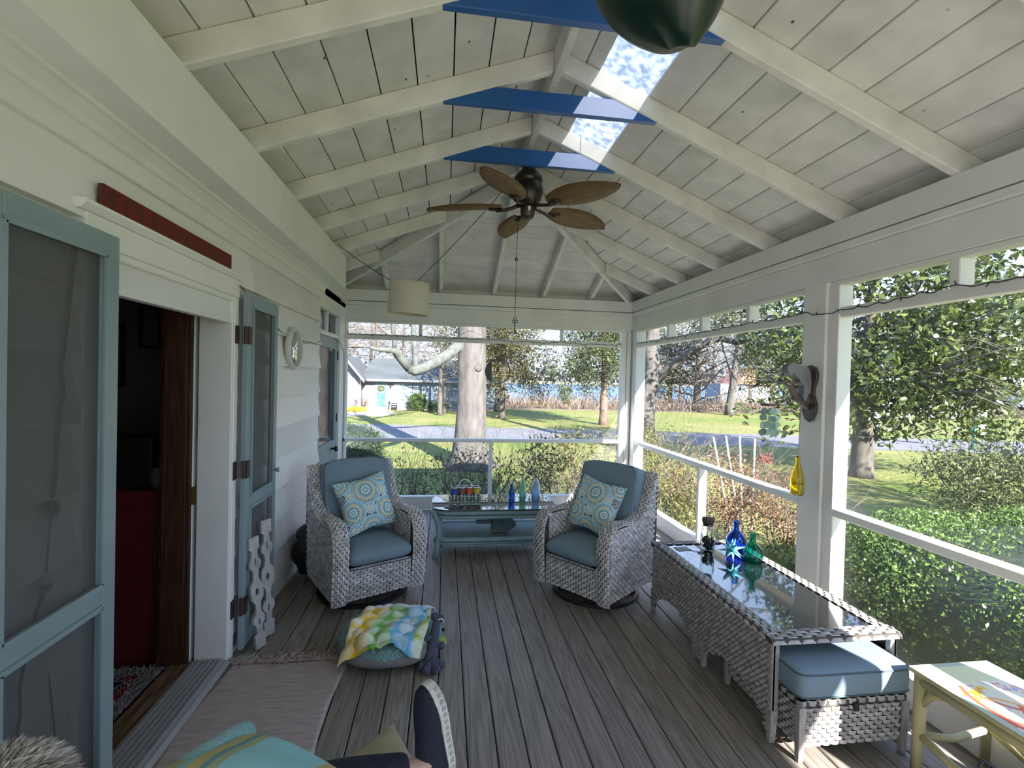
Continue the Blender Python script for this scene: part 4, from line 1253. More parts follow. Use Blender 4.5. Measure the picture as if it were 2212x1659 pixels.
# ================================================================== CEILING FAN, LAMPS, HANGING THINGS
fan = tag(empty('ceiling_fan', (.61, 3.78, 3.03)), 'dark bronze ceiling fan with five brown leaf shaped woven blades', 'fan')
MB().lathe([(0.0005, .41), (.062, .41), (.066, .37), (.060, .32), (.05, .31), (.0005, .31)][::-1], 24).build('canopy', M['bronze'], fan, smooth=True)
MB().lathe([(.0005, .02), (.075, .02), (.10, .06), (.115, .10), (.118, .15), (.10, .19), (.10, .20), (.112, .21), (.108, .24), (.07, .285), (.045, .31), (.0005, .31)], 32).build('motor_housing', M['bronze'], fan, smooth=True)
MB().lathe([(.0005, -.085), (.03, -.085), (.05, -.07), (.056, -.04), (.056, .0), (.048, .02), (.0005, .02)], 24).build('switch_housing', M['bronze'], fan, smooth=True)
M['blade'] = mat_wood('woven_palm_blade', (0.075, 0.04, 0.016, 1), (0.19, 0.115, 0.05, 1), 1.6, .6, 'X', 0.06, .5)
bl = None
for k in range(5):
    ang = math.radians(24 + 72 * k)
    if bl is None:
        mb = MB()
        nn = 16
        def w_(t): return .138 * (math.sin(math.pi * min(1, t * .93 + .07)) ** .62) * (1.0 - .12 * t)
        top = []
        for s_, th_ in ((1, .006), (-1, -.006)):
            vs = []
            for i in range(nn + 1):
                t_ = i / nn; X = .205 + .60 * t_
                for j in range(5):
                    c_ = (j - 2) / 2
                    vs.append((X, c_ * w_(t_), th_ + .018 * c_ * c_ - .02 * t_ * t_ + .004 * math.cos(c_ * 9)))
            top.append(vs)
        n0 = len(top[0])
        fs = [(i * 5 + j, i * 5 + j + 1, (i + 1) * 5 + j + 1, (i + 1) * 5 + j) for i in range(nn) for j in range(4)]
        mb.add(top[0] + top[1], fs + [tuple(n0 + q for q in f[::-1]) for f in fs] + [(i * 5, (i + 1) * 5, n0 + (i + 1) * 5, n0 + i * 5) for i in range(nn)] + [(i * 5 + 4, n0 + i * 5 + 4, n0 + (i + 1) * 5 + 4, (i + 1) * 5 + 4) for i in range(nn)])
        bl = mb.build('blade', M['blade'], fan, smooth=True)
        mb = MB().tube([(.05, 0, .03), (.12, 0, .0), (.19, 0, -.016), (.25, 0, -.012)], [.02, .014, .013, .02], 8)
        mb.lathe([(.0005, -.02), (.03, -.02), (.04, -.012), (.04, -.006), (.0005, -.004)], 16, (.27, 0, 0))
        br = mb.build('blade_iron', M['bronze'], bl, smooth=True)
        b_ = bl
    else:
        b_ = inst(bl, fan); inst(br, b_)
    b_.rotation_euler = (math.radians(-11), 0, ang)
    b_.rotation_mode = 'XYZ'
    b_.matrix_local = Matrix.Rotation(ang, 4, 'Z') @ Matrix.Rotation(math.radians(-11), 4, 'X')
ch = MB().tube([(-.08, -.03, -.08), (-.083, -.03, -.42), (-.083, -.03, -.86)], .0022, 5).ball((-.083, -.03, -.41), .012, 10, 8, (1, 1, 1.4)).build('pull_chain', M['bronze'], fan)
mb = MB()
for k in range(3):
    a = k * 2.094 + math.pi / 2
    mb.tube([(-.083 + .013 * math.cos(a) + .011 * math.cos(q * math.pi / 4), -.03, -.885 + .013 * math.sin(a) + .011 * math.sin(q * math.pi / 4)) for q in range(9)], .003, 5)
mb.tube([(-.083, -.03, -.90), (-.083, -.03, -.99)], .0045, 6).box((-.083, -.032, -.985), (-.063, -.028, -.972)).box((-.083, -.032, -.967), (-.068, -.028, -.957))
tag(mb.build('key_pull', M['black'], ch), 'old fashioned skeleton key')

lamp = tag(empty('drum_lamp', (-.31, 4.0, 2.19)), 'off white drum lampshade hanging from swagged cords below the rafters', 'lamp')
lamp.rotation_euler = (math.radians(2), math.radians(3), 0)
MB().lathe([(.158, 0), (.160, 0), (.1555, .235), (.160, .236), (.160, .25), (.1535, .25), (.1535, .235)], 48, close=True).build('shade', mat('linen_shade', (0.66, 0.62, 0.53, 1), (0.72, 0.68, 0.60, 1), 6, .8, trans=.25), lamp, smooth=False)
mb = MB()
for k in range(3):
    a = k * 2.094; mb.tube([(0, 0, .19), (.153 * math.cos(a), .153 * math.sin(a), .235)], .0025, 5)
mb.lathe([(.02, .12), (.02, .19), (.0005, .2)], 12)
mb.build('spider', M['black'], lamp)
inv = Matrix.Translation((-.31, 4.0, 2.19)) @ lamp.rotation_euler.to_matrix().to_4x4()
inv = inv.inverted()


def swag(a, b, sag, n=10):
    a, b = Vector(a), Vector(b)
    return [a.lerp(b, i / n) - Vector((0, 0, 4 * sag * (i / n) * (1 - i / n))) for i in range(n + 1)]


MB().tube([inv @ p for p in swag((-.31, 4.0, 2.385), (-1.02, 4.72, 2.90), .02)], .003, 5).tube([inv @ p for p in swag((-.31, 4.0, 2.385), (.44, 4.12, 3.27), .02)], .003, 5).build('cord', M['bronze'], lamp)

gl = MB()
pr = []
nS, mS = 48, 26
vs = []
for i in range(mS + 1):
    t_ = i / mS
    for k in range(nS):
        a = 2 * math.pi * k / nS
        lob = .5 + .5 * math.cos(3 * (a + 1.25))
        R_ = .222 * (math.sin(math.pi * min(1, t_ * .80 + .02)) ** .50) * (.88 + .12 * lob)
        big = max(0, math.cos(a + 1.25)) ** 2
        zb = (1 - t_) ** 1.5 * (.085 * (1 - big) - .03)
        if i == 0: R_ = .002
        vs.append((R_ * math.cos(a) + .035 * (1 - t_) ** 2, R_ * math.sin(a) - .0 * t_, t_ * .44 + zb if i else .03))
gl.add(vs, [(i * nS + k, i * nS + (k + 1) % nS, (i + 1) * nS + (k + 1) % nS, (i + 1) * nS + k) for i in range(mS) for k in range(nS)])
g = tag(empty('hanging_ornament', (.632, 1.45, 2.705)), 'large glossy dark green lobed ornament hanging near the first blue tie', 'ornament')
gl.build('lobed_body', mat('dark_green_glaze', (0.003, 0.014, 0.009, 1), (0.006, 0.026, 0.016, 1), 6, .32, .05, spec=.5), g, smooth=True)
MB().tube([(0, 0, .40), (0.0, 0, .50), (-.03, 0, .74)], .01, 8).build('stem', mat('dark_stem', (0.02, 0.03, 0.015, 1)), g)

# sun-catcher ring behind the back screen
sc_ = tag(empty('sun_catcher', (.662, 6.19, 1.775)), 'black wire ring sun catcher with dark crescent hanging in the back opening', 'ornament')
MB().tube([(.155 * math.cos(k * math.pi / 20), 0, .155 * math.sin(k * math.pi / 20)) for k in range(41)], .0065, 6, cap=False).build('ring', M['black'], sc_)
cr = [(-.075, .135)] + [(.153 * math.cos(a), .153 * math.sin(a)) for a in [math.radians(120 + 120 * k / 14) for k in range(15)]]
MB().prism(cr, 'y', -.003, .003).build('crescent', M['black'], sc_)
MB().prism([(-.018, .0), (.0, -.015), (.016, .0), (.02, .03), (.012, .05), (-.006, .05), (-.018, .03)], 'y', -.006, .006).tube([(0, 0, .155), (0, 0, .05)], .0015, 4).tube([(0, 0, -.015), (.012, 0, -.19), (.014, 0, -.34)], .0015, 4).ball((.02, 0, -.36), .016, 10, 7).ball((.012, 0, -.19), .008, 8, 6).build('pendant', M['bronze'], sc_)
MB().tube([(0, 0, .155), (0, 0.0, .42)], .0015, 4).build('hanging_wire', M['black'], sc_)

# carved parrot bracket on the right post
pb = tag(empty('parrot_bracket', (2.449, 2.97, 1.45)), 'carved grey wooden parrot on perch bracket screwed to the white post', 'bracket')
pb_loc = Vector((2.449, 2.97, 1.45))
DW = mat('dark_carved_wood', (0.035, 0.024, 0.02, 1), (0.09, 0.062, 0.05, 1), 12, .45, .2)
GW = mat('grey_carved_wood', (0.11, 0.115, 0.125, 1), (0.19, 0.195, 0.205, 1), 9, .6, .3)
pl = [(0, 0), (.035, .02), (.06, .07), (.065, .11), (.05, .15), (.035, .19), (.04, .235), (.062, .28), (.065, .33), (.045, .368), (0, .385), (-.045, .368), (-.065, .33), (-.062, .28), (-.04, .235), (-.035, .19), (-.05, .15), (-.065, .11), (-.06, .07), (-.035, .02)]
MB().prism(pl, 'x', -.022, 0).build('back_plate', DW, pb, bevel=.006)


def pp(cx, cy):
    p = at(1620 + cx / 8.294, 760 + cy / 8.294, 'y', 2.97)
    return (p.x - pb_loc.x, p.z - pb_loc.z)


par = [(700, 432), (645, 390), (618, 320), (625, 260), (665, 220), (740, 205), (830, 215), (885, 246), (960, 268), (1010, 305), (1045, 420), (1052, 600), (1040, 730), (985, 790), (965, 870), (925, 880), (900, 800), (912, 700), (912, 600), (865, 570), (840, 505), (800, 460), (745, 392), (716, 372), (722, 412)]
MB().prism([pp(*q) for q in par][::-1], 'y', -.03, .03).build('parrot', GW, pb, bevel=.008)
MB().prism([pp(*q) for q in ((330, 522), (1040, 535), (1040, 585), (900, 578), (330, 556))][::-1], 'y', -.022, .022).build('perch', DW, pb, bevel=.003)
MB().prism([pp(*q) for q in ((575, 560), (740, 600), (820, 700), (880, 820), (1040, 960), (1040, 1050), (930, 960), (780, 870), (760, 790), (690, 660))][::-1], 'y', -.014, .014).build('brace', DW, pb, bevel=.004)
# shell wind chime on the end of the perch
p0 = at(1664, 829, 'y', 2.97)
wc = tag(empty('wind_chime', (p0.x, 2.97, p0.z - .005)), 'pale green shell disc wind chime hanging from the parrot perch', 'wind chime')
SH = mat('green_shell', (0.40, 0.60, 0.54, 1), (0.62, 0.78, 0.72, 1), 8, .3, trans=.35, rand=.15)
MB().lathe([(.0005, -.142), (.055, -.142), (.056, -.128), (.0005, -.128)], 20).build('disc_plate', DW, wc)
mb = MB().tube([(0, 0, 0), (0, 0, -.13)], .0012, 4)
sh0 = None
for k in range(9):
    a = 2 * math.pi * k / 8; rr = .042 if k < 8 else 0
    X, Y = rr * math.cos(a), rr * math.sin(a)
    ln_ = 4 + (k * 3) % 3
    mb.tube([(X, Y, -.142), (X, Y, -.175 - .046 * ln_)], .0008, 4)
    for q in range(ln_):
        o = MB().lathe([(.0005, -.001), (.0215, -.0012), (.0215, .0012), (.0005, .001)], 16).xf(Matrix.Rotation(math.pi / 2, 4, 'Y')).build('shell', SH, wc) if sh0 is None else inst(sh0, wc)
        sh0 = sh0 or o
        o.location = (X, Y, -.175 - .046 * q - random.uniform(0, .01)); o.rotation_euler = (0, 0, random.uniform(0, 3.14))
mb.build('strings', M['black'], wc)
# yellow bottle on a chain
bt = bottle('hanging_bottle', (2.352, 2.955, .965), [(.037, 0), (.0415, .01), (.0415, .105), (.036, .14), (.022, .185), (.0135, .215), (.0130, .245), (.0155, .247), (.0155, .257)], GY, 'yellow wine bottle chime hanging from the parrot bracket against the post', cat='bottle')
MB().tube([(0, 0, .10), (.0, 0, .26), (.012, .006, .62)], .0018, 5).build('chain', M['bronze'], bt)
MB().lathe([(.030, .07), (.033, .072), (.033, .074), (.030, .076)], 20, close=True).build('striker_ring', M['bronze'], bt)

# string lights along the transom rails
M['wire'] = mat('dark_green_wire', (0.010, 0.014, 0.010, 1))


def lights(pts, label, n=60, bulbs=True):
    o = empty('string_light', pts[0])
    p0 = Vector(pts[0]); mb = MB(); mb2 = MB()
    P = [Vector(p) - p0 for p in pts]
    path = []
    for a, b in zip(P[:-1], P[1:]):
        k_ = max(2, int((b - a).length / .035))
        for i in range(k_):
            q = a.lerp(b, i / k_) + Vector((0, 0, random.gauss(0, .006) - .01 * math.sin(math.pi * i / k_)))
            path.append(q)
    path.append(P[-1])
    mb.tube(path, .0032, 4)
    if bulbs:
        for q in path[::4]:
            d = Vector((random.gauss(0, .4), random.gauss(0, .4), random.choice((1, 1, -1)))).normalized()
            mb.tube([q, q + d * .022], [.0045, .003], 4)
    mb.build('wire', M['wire'], o)
    return tag(o, label, 'string lights')


lights([(-1.20, 6.222, 2.20), (-.75, 6.222, 2.192), (-.32, 6.222, 2.196), (.15, 6.222, 2.178), (.59, 6.222, 2.185), (1.05, 6.222, 2.17), (1.51, 6.222, 2.185), (2.0, 6.222, 2.168), (2.32, 6.222, 2.18)], 'dark string lights tacked along the transom of the back opening')
lights([(2.462, 6.05, 2.19), (2.462, 5.2, 2.185), (2.462, 4.5, 2.19), (2.462, 3.8, 2.20), (2.462, 3.12, 2.205), (2.444, 3.06, 2.20), (2.444, 2.9, 2.175), (2.462, 2.78, 2.18), (2.462, 2.1, 2.20), (2.462, 1.3, 2.195)], 'dark string lights tacked along the transom of the right opening')
lights([(-1.20, 3.04, 2.21), (-1.222, 3.35, 2.125), (-1.222, 3.7, 2.02), (-1.222, 4.2, 1.965), (-1.222, 4.7, 1.975), (-1.222, 5.0, 2.01)], 'thin brown wire sagging along the siding above the clock', bulbs=False)
lights([(-1.24, 5.75, 2.10), (-1.228, 6.0, 2.05), (-1.226, 6.14, 1.95), (-1.226, 6.18, 1.5), (-1.226, 6.17, 1.0), (-1.226, 6.14, .55)], 'loose dark cord hanging down the far left post', bulbs=False)

# ================================================================== THINGS ON THE HOUSE WALL
ck = tag(empty('wall_clock', (-1.232, 4.10, 1.89)), 'round white framed wall clock with flowered face on the siding', 'clock')
R90 = Matrix.Rotation(math.pi / 2, 4, 'Y')
MB().lathe([(.0005, 0), (.150, 0), (.168, .012), (.170, .035), (.160, .052), (.148, .052), (.142, .030), (.0005, .030)], 48).xf(R90).build('case', mat('cream_case', (0.62, 0.61, 0.56, 1), (0.7, 0.69, 0.64, 1), 8, .4), ck, smooth=True)


def clock_face(u, v):
    x, y = (u - .5) * 2, (v - .5) * 2
    r = np.hypot(x, y); a = np.arctan2(y, x)
    c = np.tile(np.array(S(196, 196, 178)[:3]), (len(u), 1))
    rg = np.random.default_rng(3)
    for _ in range(46):
        t, q = rg.uniform(0, 6.28), rg.uniform(.1, .62)
        m_ = np.hypot(x - q * math.cos(t), y - q * math.sin(t)) < rg.uniform(.05, .12)
        c[m_] = S(*[(120, 140, 90), (170, 95, 80), (165, 160, 110), (110, 130, 120), (190, 170, 120)][rg.integers(5)])[:3]
    k = (np.abs(((a * 12 / 6.2832) % 1) - .5) > .36) & (r > .70) & (r < .90); c[k] = S(60, 62, 58)[:3]
    for ang, ln_ in ((1.2, .42), (-.6, .62)):
        dx, dy = math.cos(ang), math.sin(ang)
        m_ = (np.abs(x * dy - y * dx) < .02) & (x * dx + y * dy > -.06) & (x * dx + y * dy < ln_); c[m_] = S(25, 25, 25)[:3]
    return c


def cf(u, v):
    a, b = (u - .5) * 2, (v - .5) * 2
    aa, bb = a * np.sqrt(1 - b * b / 2), b * np.sqrt(1 - a * a / 2)
    return np.stack([np.full(len(u), .0315), aa * .140, bb * .140], 1)


gridmesh('face', cf, 90, 90, mat_attr('clock_print', .35), ck, lambda u, v: clock_face((((u - .5) * 2) * np.sqrt(1 - ((v - .5) * 2) ** 2 / 2)) / 2 + .5, (((v - .5) * 2) * np.sqrt(1 - ((u - .5) * 2) ** 2 / 2)) / 2 + .5))
MB().lathe([(.0005, .047), (.145, .045), (.145, .043), (.0005, .045)], 32).xf(R90).build('crystal', mat_pane('clock_glass', (.93, .94, .93, 1), 1.2), ck, smooth=True)

# weathered painted sign over the door
sg = tag(empty('plank_sign', (-1.205, 1.90, 2.267)), 'two piece weathered red plank sign resting on the door casing', 'sign')


def signcol(seed):
    def f(u, v):
        rg = np.random.default_rng(seed)
        base = np.array(S(104, 34, 26)[:3]); dk = np.array(S(54, 46, 34)[:3]); rd = np.array(S(120, 42, 32)[:3])
        c = np.tile(base, (len(u), 1))
        n = np.zeros(len(u))
        for _ in range(26):
            fx, fy, ph = rg.uniform(4, 60), rg.uniform(1, 9), rg.uniform(0, 6.28); n += np.sin(u * fx + v * fy + ph) / 5
        c = c + (n * .35).clip(-.5, .5)[:, None] * (dk - base)
        for k in range(7):      # ghost of worn-off painted letters
            x0 = .05 + k * .135; m_ = (u > x0) & (u < x0 + .03 + .02 * rg.random()) & (v > .15) & (v < .85)
            c[m_] = c[m_] * .45 + dk * .55
            m_ = (u > x0) & (u < x0 + .085) & (np.abs(v - rg.choice([.22, .5, .78])) < .09); c[m_] = c[m_] * .5 + dk * .5
        return c.clip(0.004, 1)
    return f


sgm = mat_attr('weathered_sign_paint', .7, .3, 60)
for k, (ya, yb_) in enumerate(((0, .635), (.640, 1.035))):
    o = MB().box((-.02, ya, 0), (-.0005, yb_, .082 if k == 0 else .080)).build('plank', mat('sign_edge%d' % k, S(78, 34, 26)), sg, bevel=.002)
    gridmesh('painted_face', lambda u, v, ya=ya, yb_=yb_: np.stack([np.full(len(u), .0), ya + (yb_ - ya) * u, v * .081], 1), 160, 20, sgm, o, signcol(4 + k))

# rope hanging behind the left screen leaf
rp_ = tag(empty('rope_hanging', (-1.214, 1.75, 2.10)), 'knotted rope with frayed tassel hanging behind the left door screen', 'rope')
ro = mat('hemp_rope', (0.16, 0.13, 0.10, 1), (0.27, 0.23, 0.18, 1), 60, .9, .4)


def wp(px, py, x=-1.214):
    return at(px, py, 'x', x)


mb = MB().tube([wp(*q) - Vector((-1.214, 1.75, 2.10)) for q in ((165, 500), (158, 560), (150, 640), (138, 740), (132, 800), (136, 850), (126, 900), (122, 960), (120, 1020), (113, 1075))], .007, 7)
mb.build('rope', ro, rp_)
mb = MB()
c0 = wp(113, 1095) - Vector((-1.214, 1.75, 2.10))
for k in range(70):
    d = Vector((random.gauss(0, .12), random.gauss(0, 1), random.gauss(-.3, .8))).normalized()
    mb.tube([c0 + Vector((random.uniform(-.004, .004), random.gauss(0, .006), random.gauss(0, .012))), c0 + d * random.uniform(.015, .04) * Vector((.3, 1, 1)).length / 1.5], .0022, 3)
mb.ball(c0, .016, 8, 6, (.6, 1, 1.3))
mb.tube([c0, wp(108, 1140) - Vector((-1.214, 1.75, 2.10)), wp(100, 1235) - Vector((-1.214, 1.75, 2.10))], .003, 5)
mb.build('tassel', ro, rp_)
o0 = wp(98, 1262)
sh = tag(empty('shell_pendant', o0), 'brown and white shell with dark cord hanging behind the lower left screen', 'ornament')
MB().ball((0, 0, -.012), .022, 12, 8, (.45, 1.2, .8)).build('shell', mat('brown_shell', (0.10, 0.075, 0.055, 1)), sh, smooth=True)
MB().ball((-.0, .005, .008), .018, 12, 8, (.45, 1.1, .7)).build('white_part', mat('white_shell', (0.55, 0.53, 0.5, 1)), sh, smooth=True)
MB().tube([wp(*q) - o0 for q in ((92, 1285), (80, 1315), (70, 1350), (62, 1395), (50, 1440), (42, 1490), (43, 1540), (37, 1590), (36, 1655))], [.008, .005, .0045, .004, .004, .0045, .004, .004, .003], 6).build('cord', mat('dark_cord', (0.02, 0.018, 0.025, 1)), sh)
o0 = wp(105, 1455)
o = MB().tube([(0, 0, 0), wp(112, 1520) - o0, wp(119, 1592) - o0], [.0025, .0035, .002], 5).build('dark_twig', mat('dark_stick', (0.02, 0.02, 0.028, 1)), None)
o.location = o0
tag(o, 'thin dark stick behind the lower left door screen', 'stick')

# two sawn white balusters leaning on the right screen leaf
BAL = [(.0, .052), (.10, .052), (.115, .058), (.135, .03), (.20, .034), (.235, .060), (.27, .060), (.29, .05), (.31, .028), (.36, .024), (.40, .03), (.44, .062), (.50, .066), (.56, .062), (.60, .03), (.64, .024), (.69, .028), (.71, .05), (.73, .060), (.765, .060), (.80, .034), (.865, .03), (.885, .058), (.90, .052), (.985, .052)]


def baluster(loc, rz, lean, label, yaw_top=0.0, scale=.69):
    outline = [(w__, z) for z, w__ in BAL] + [(-w__, z) for z, w__ in BAL[::-1]]
    bm = bmesh.new()
    def loop(pts, y): return [bm.verts.new((p[0], y, p[1])) for p in pts]
    holes = []
    for (hz, hw, hh) in ((.5, .020, .032), (.235, .010, .035), (.765, .010, .035)):
        holes.append([(hw * math.cos(a), hz + hh * math.sin(a)) for a in [2 * math.pi * k / 10 for k in range(10)]])
    th = .011
    for y in (-th, th):
        es = []
        for ring in [outline] + holes:
            vv = loop(ring, y)
            es += [bm.edges.new((vv[i], vv[(i + 1) % len(vv)])) for i in range(len(vv))]
        bmesh.ops.triangle_fill(bm, edges=es, use_beauty=True, normal=(0, 1 if y > 0 else -1, 0))
    bm.verts.ensure_lookup_table()
    half = len(bm.verts) // 2
    cnt = 0
    for ring in [outline] + holes:
        n = len(ring)
        for i in range(n):
            a, b = cnt + i, cnt + (i + 1) % n
            bm.faces.new((bm.verts[a], bm.verts[b], bm.verts[half + b], bm.verts[half + a]))
        cnt += n
    bmesh.ops.recalc_face_normals(bm, faces=bm.faces)
    me = bpy.data.meshes.new('baluster'); bm.to_mesh(me); bm.free()
    me.materials.append(M['old_white'])
    o = bpy.data.objects.new('baluster', me); COL.objects.link(o)
    o.matrix_world = Matrix.Translation(loc) @ Matrix.Rotation(rz, 4, 'Z') @ Matrix.Rotation(lean, 4, 'X') @ Matrix.Rotation(yaw_top, 4, 'Y') @ Matrix.Scale(scale, 4)
    return tag(o, label, 'baluster', 'sawn white balusters')


M['old_white'] = mat('chipped_white_paint', (0.30, 0.285, 0.27, 1), (0.52, 0.51, 0.50, 1), 9, .75, .3)
baluster((-1.085, 3.14, .008), math.radians(62), math.radians(-4.5), 'flat sawn white baluster leaning nearer the doorway', math.radians(-2))
baluster((-1.085, 3.285, .008), math.radians(62), math.radians(-5), 'flat sawn white baluster leaning farther from the doorway', math.radians(1), .745)

# black bag behind the left chair
mb = MB()
superbox(mb, .17, .20, .22, 2.6, 26, 16, (0, 0, .22), 2.2)
rg_ = random.Random(5)
mb.v = [(x_ + .02 * math.sin(z_ * 31 + y_ * 17), y_ + .025 * math.sin(z_ * 23 + x_ * 29), max(.002, z_ + .012 * math.sin(x_ * 40 + y_ * 33))) for x_, y_, z_ in mb.v]
n0 = len(mb.v)
mb.tube([(0, 0, .40), (.02, .01, .45), (.05, .03, .50)], [.05, .025, .06], 10)
o = mb.build('trash_bag', mat('black_plastic', (0.008, 0.008, 0.009, 1), (0.014, 0.014, 0.015, 1), 12, .3, .6), None, smooth=True)
o.location = (-1.055, 4.30, 0)
tag(o, 'full black plastic bag on the deck between siding and chair', 'bag')

# ================================================================== INSIDE THE DOORWAY
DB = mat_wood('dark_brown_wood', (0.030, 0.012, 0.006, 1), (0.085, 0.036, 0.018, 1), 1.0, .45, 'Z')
ax0, ax1 = at(343, 1000, 'y', 2.97).x, -1.42
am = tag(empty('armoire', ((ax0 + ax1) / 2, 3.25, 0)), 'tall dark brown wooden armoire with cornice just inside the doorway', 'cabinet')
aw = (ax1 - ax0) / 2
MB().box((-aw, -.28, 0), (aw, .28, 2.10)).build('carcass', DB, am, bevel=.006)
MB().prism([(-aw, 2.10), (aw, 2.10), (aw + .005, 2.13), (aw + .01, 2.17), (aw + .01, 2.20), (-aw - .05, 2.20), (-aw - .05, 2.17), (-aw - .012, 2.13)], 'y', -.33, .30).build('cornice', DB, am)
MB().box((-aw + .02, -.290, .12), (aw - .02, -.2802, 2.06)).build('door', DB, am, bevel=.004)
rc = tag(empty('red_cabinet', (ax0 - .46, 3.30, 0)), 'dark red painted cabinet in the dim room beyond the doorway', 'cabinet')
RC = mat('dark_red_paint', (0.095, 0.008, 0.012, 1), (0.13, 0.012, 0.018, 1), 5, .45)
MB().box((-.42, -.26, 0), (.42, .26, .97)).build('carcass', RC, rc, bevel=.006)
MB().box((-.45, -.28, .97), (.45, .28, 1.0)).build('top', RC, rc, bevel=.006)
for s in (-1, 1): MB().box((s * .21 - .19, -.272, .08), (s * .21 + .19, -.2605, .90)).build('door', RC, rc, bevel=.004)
tv = MB().box((-.24, -.10, 0), (.24, .06, .30)).build('speaker_box', mat('matte_black', (0.008, 0.008, 0.009, 1), rough=.5), None, bevel=.01)
tv.location = (ax0 - .36, 3.22, 1.001); tag(tv, 'black box standing on the dark red cabinet', 'box')
o = MB().lathe([(.0005, 0), (.05, 0), (.06, .06), (.05, .10), (.045, .12), (.0005, .12)], 20).build('jar', mat('dim_ceramic', (0.16, 0.17, 0.16, 1)), None, smooth=True)
o.location = (ax0 - .06, 3.12, 1.001); tag(o, 'small grey jar on the red cabinet next to the armoire', 'jar')
for (pxa, pya, pxb, pyb, lab) in ((236, 697, 268, 836, 'framed blue picture on the dim wall, nearer the screen door'), (300, 660, 350, 754, 'navy framed document on the dim wall beside the armoire')):
    a, b = at(pxa, pya, 'y', 4.03), at(pxb, pyb, 'y', 4.03)
    if 'blue' in lab: a.x -= .16
    f_ = tag(empty('picture', ((a.x + b.x) / 2, 4.049, b.z)), lab, 'picture', 'pictures on the inside wall')
    hw, hz = abs(b.x - a.x) / 2, a.z - b.z
    fm = mat('picture_frame', (0.02, 0.018, 0.022, 1)) if 'blue' in lab else mat('navy_frame', (0.012, 0.015, 0.05, 1))
    for p, q in (((-hw, 0), (-hw + .03, hz)), ((hw - .03, 0), (hw, hz)), ((-hw + .03, 0), (hw - .03, .03)), ((-hw + .03, hz - .03), (hw - .03, hz))): MB().box((p[0], -.025, p[1]), (q[0], 0, q[1])).build('frame_bar', fm, f_)
    MB().box((-hw + .03, -.012, .03), (hw - .03, -.002, hz - .03)).build('mount', mat('mount_board', (0.19, 0.195, 0.19, 1)), f_)
    if 'blue' in lab: MB().box((-hw * .5, -.014, hz * .18), (hw * .5, -.0122, hz * .82)).build('print', mat('blue_print', (0.03, 0.045, 0.12, 1), (0.10, 0.12, 0.2, 1), 14), f_)


def rugcol(u, v):
    c = np.tile(np.array(S(120, 116, 118)[:3]), (len(u), 1))
    rg = np.random.default_rng(2)
    c *= (.72 + .5 * rg.random((len(u), 1)))
    for (a, b_, w_, h_, k) in ((.35, .60, .30, .14, 0), (.60, .36, .26, .13, 0), (.30, .20, .20, .10, 1), (.72, .75, .2, .12, 0), (.15, .85, .2, .1, 1)):
        q = np.maximum(np.abs(u - a) / w_ , np.abs(v - b_ - .3 * (u - a)) / h_)
        c[q < 1] = S(120, 14, 30)[:3]
        if not k: c[(q < .78) & (np.sin((u + v) * 46) > -.6)] = S(16, 14, 16)[:3]
    return c


rg2 = gridmesh('shag_rug', lambda u, v: np.stack([-2.55 + 1.02 * u, 2.02 + .95 * v, .012 + .010 * np.random.default_rng(1).random(len(u))], 1), 110, 100, mat_attr('shag_print', .95), None, rugcol)
tag(rg2, 'red, black and grey shag rug on the floor inside the doorway', 'rug')
mb = MB()
for k in range(2600):
    u_, v_ = random.random(), random.random()
    p = Vector((-2.55 + 1.02 * u_, 2.02 + .95 * v_, .015)); mb.tube([p, p + Vector((random.gauss(0, .012), random.gauss(0, .012), random.uniform(.008, .022)))], .002, 3, cap=False)
mb.build('pile', mat('grey_pile', (0.16, 0.155, 0.16, 1), (0.30, 0.29, 0.29, 1), 40, .95), rg2, kind='stuff')

# ================================================================== RUG, DOG BED, TOWEL, TOY
M['flatweave'] = mat('pink_grey_flatweave', (0.36, 0.295, 0.28, 1), (0.52, 0.45, 0.43, 1), 7, .95, .5, stretch=(1.2, 9, 1), bscale=22)
rug = gridmesh('woven_rug', lambda u, v: np.stack([-1.205 + .665 * u + .012 * np.sin(v * 14) + .012 * v * (1 - u), .75 + 2.22 * v + .01 * np.sin(u * 9), .007 + .0025 * np.sin(v * 60 + u * 3) * (.5 + .5 * np.sin(u * 8)) + 0 * u], 1), 30, 120, M['flatweave'], None)
md = rug.modifiers.new('thick', 'SOLIDIFY'); md.thickness = .006
tag(rug, 'pinkish grey flat woven rag rug with fringed end on the deck', 'rug')
fr_ = [mat('fringe_%d' % k, c + (1,), rough=.9) for k, c in enumerate(((0.42, 0.38, 0.34), (0.33, 0.16, 0.17), (0.30, 0.33, 0.31)))]
for k in range(3):
    mb = MB()
    for q in range(150):
        u_ = random.random()
        p = Vector((-1.19 + .65 * u_, 2.965, .010)); d = Vector((random.gauss(0, .5), 1, 0)).normalized(); L_ = random.uniform(.04, .10)
        pts = [p]
        for i in range(4):
            d = (d + Vector((random.gauss(0, .5), random.gauss(0, .4), 0))).normalized(); p = p + d * L_ / 4 + Vector((0, 0, random.uniform(-.003, .006))); p.z = max(.006, p.z); pts.append(p)
        mb.tube(pts, .0035, 4)
    mb.build('fringe', fr_[k], rug, kind='stuff')

bed = tag(empty('dog_bed', (-.300, 3.085, 0)), 'round stuffed pet bed, patterned teal top and grey side, on the deck', 'dog bed')


def bedz(x, y):
    r = math.hypot(x / .325, y / .315)
    return .035 + .118 * max(0, 1 - r ** 4) ** .5 * (.92 + .12 * r ** 2)


mb = MB(); superbox(mb, .322, .312, .072, 2.3, 44, 16, (0, 0, .072), 2.5)
mb.build('cushion_side', mat('grey_felt', (0.17, 0.175, 0.175, 1), (0.21, 0.215, 0.21, 1), 30, .9), bed, smooth=True)


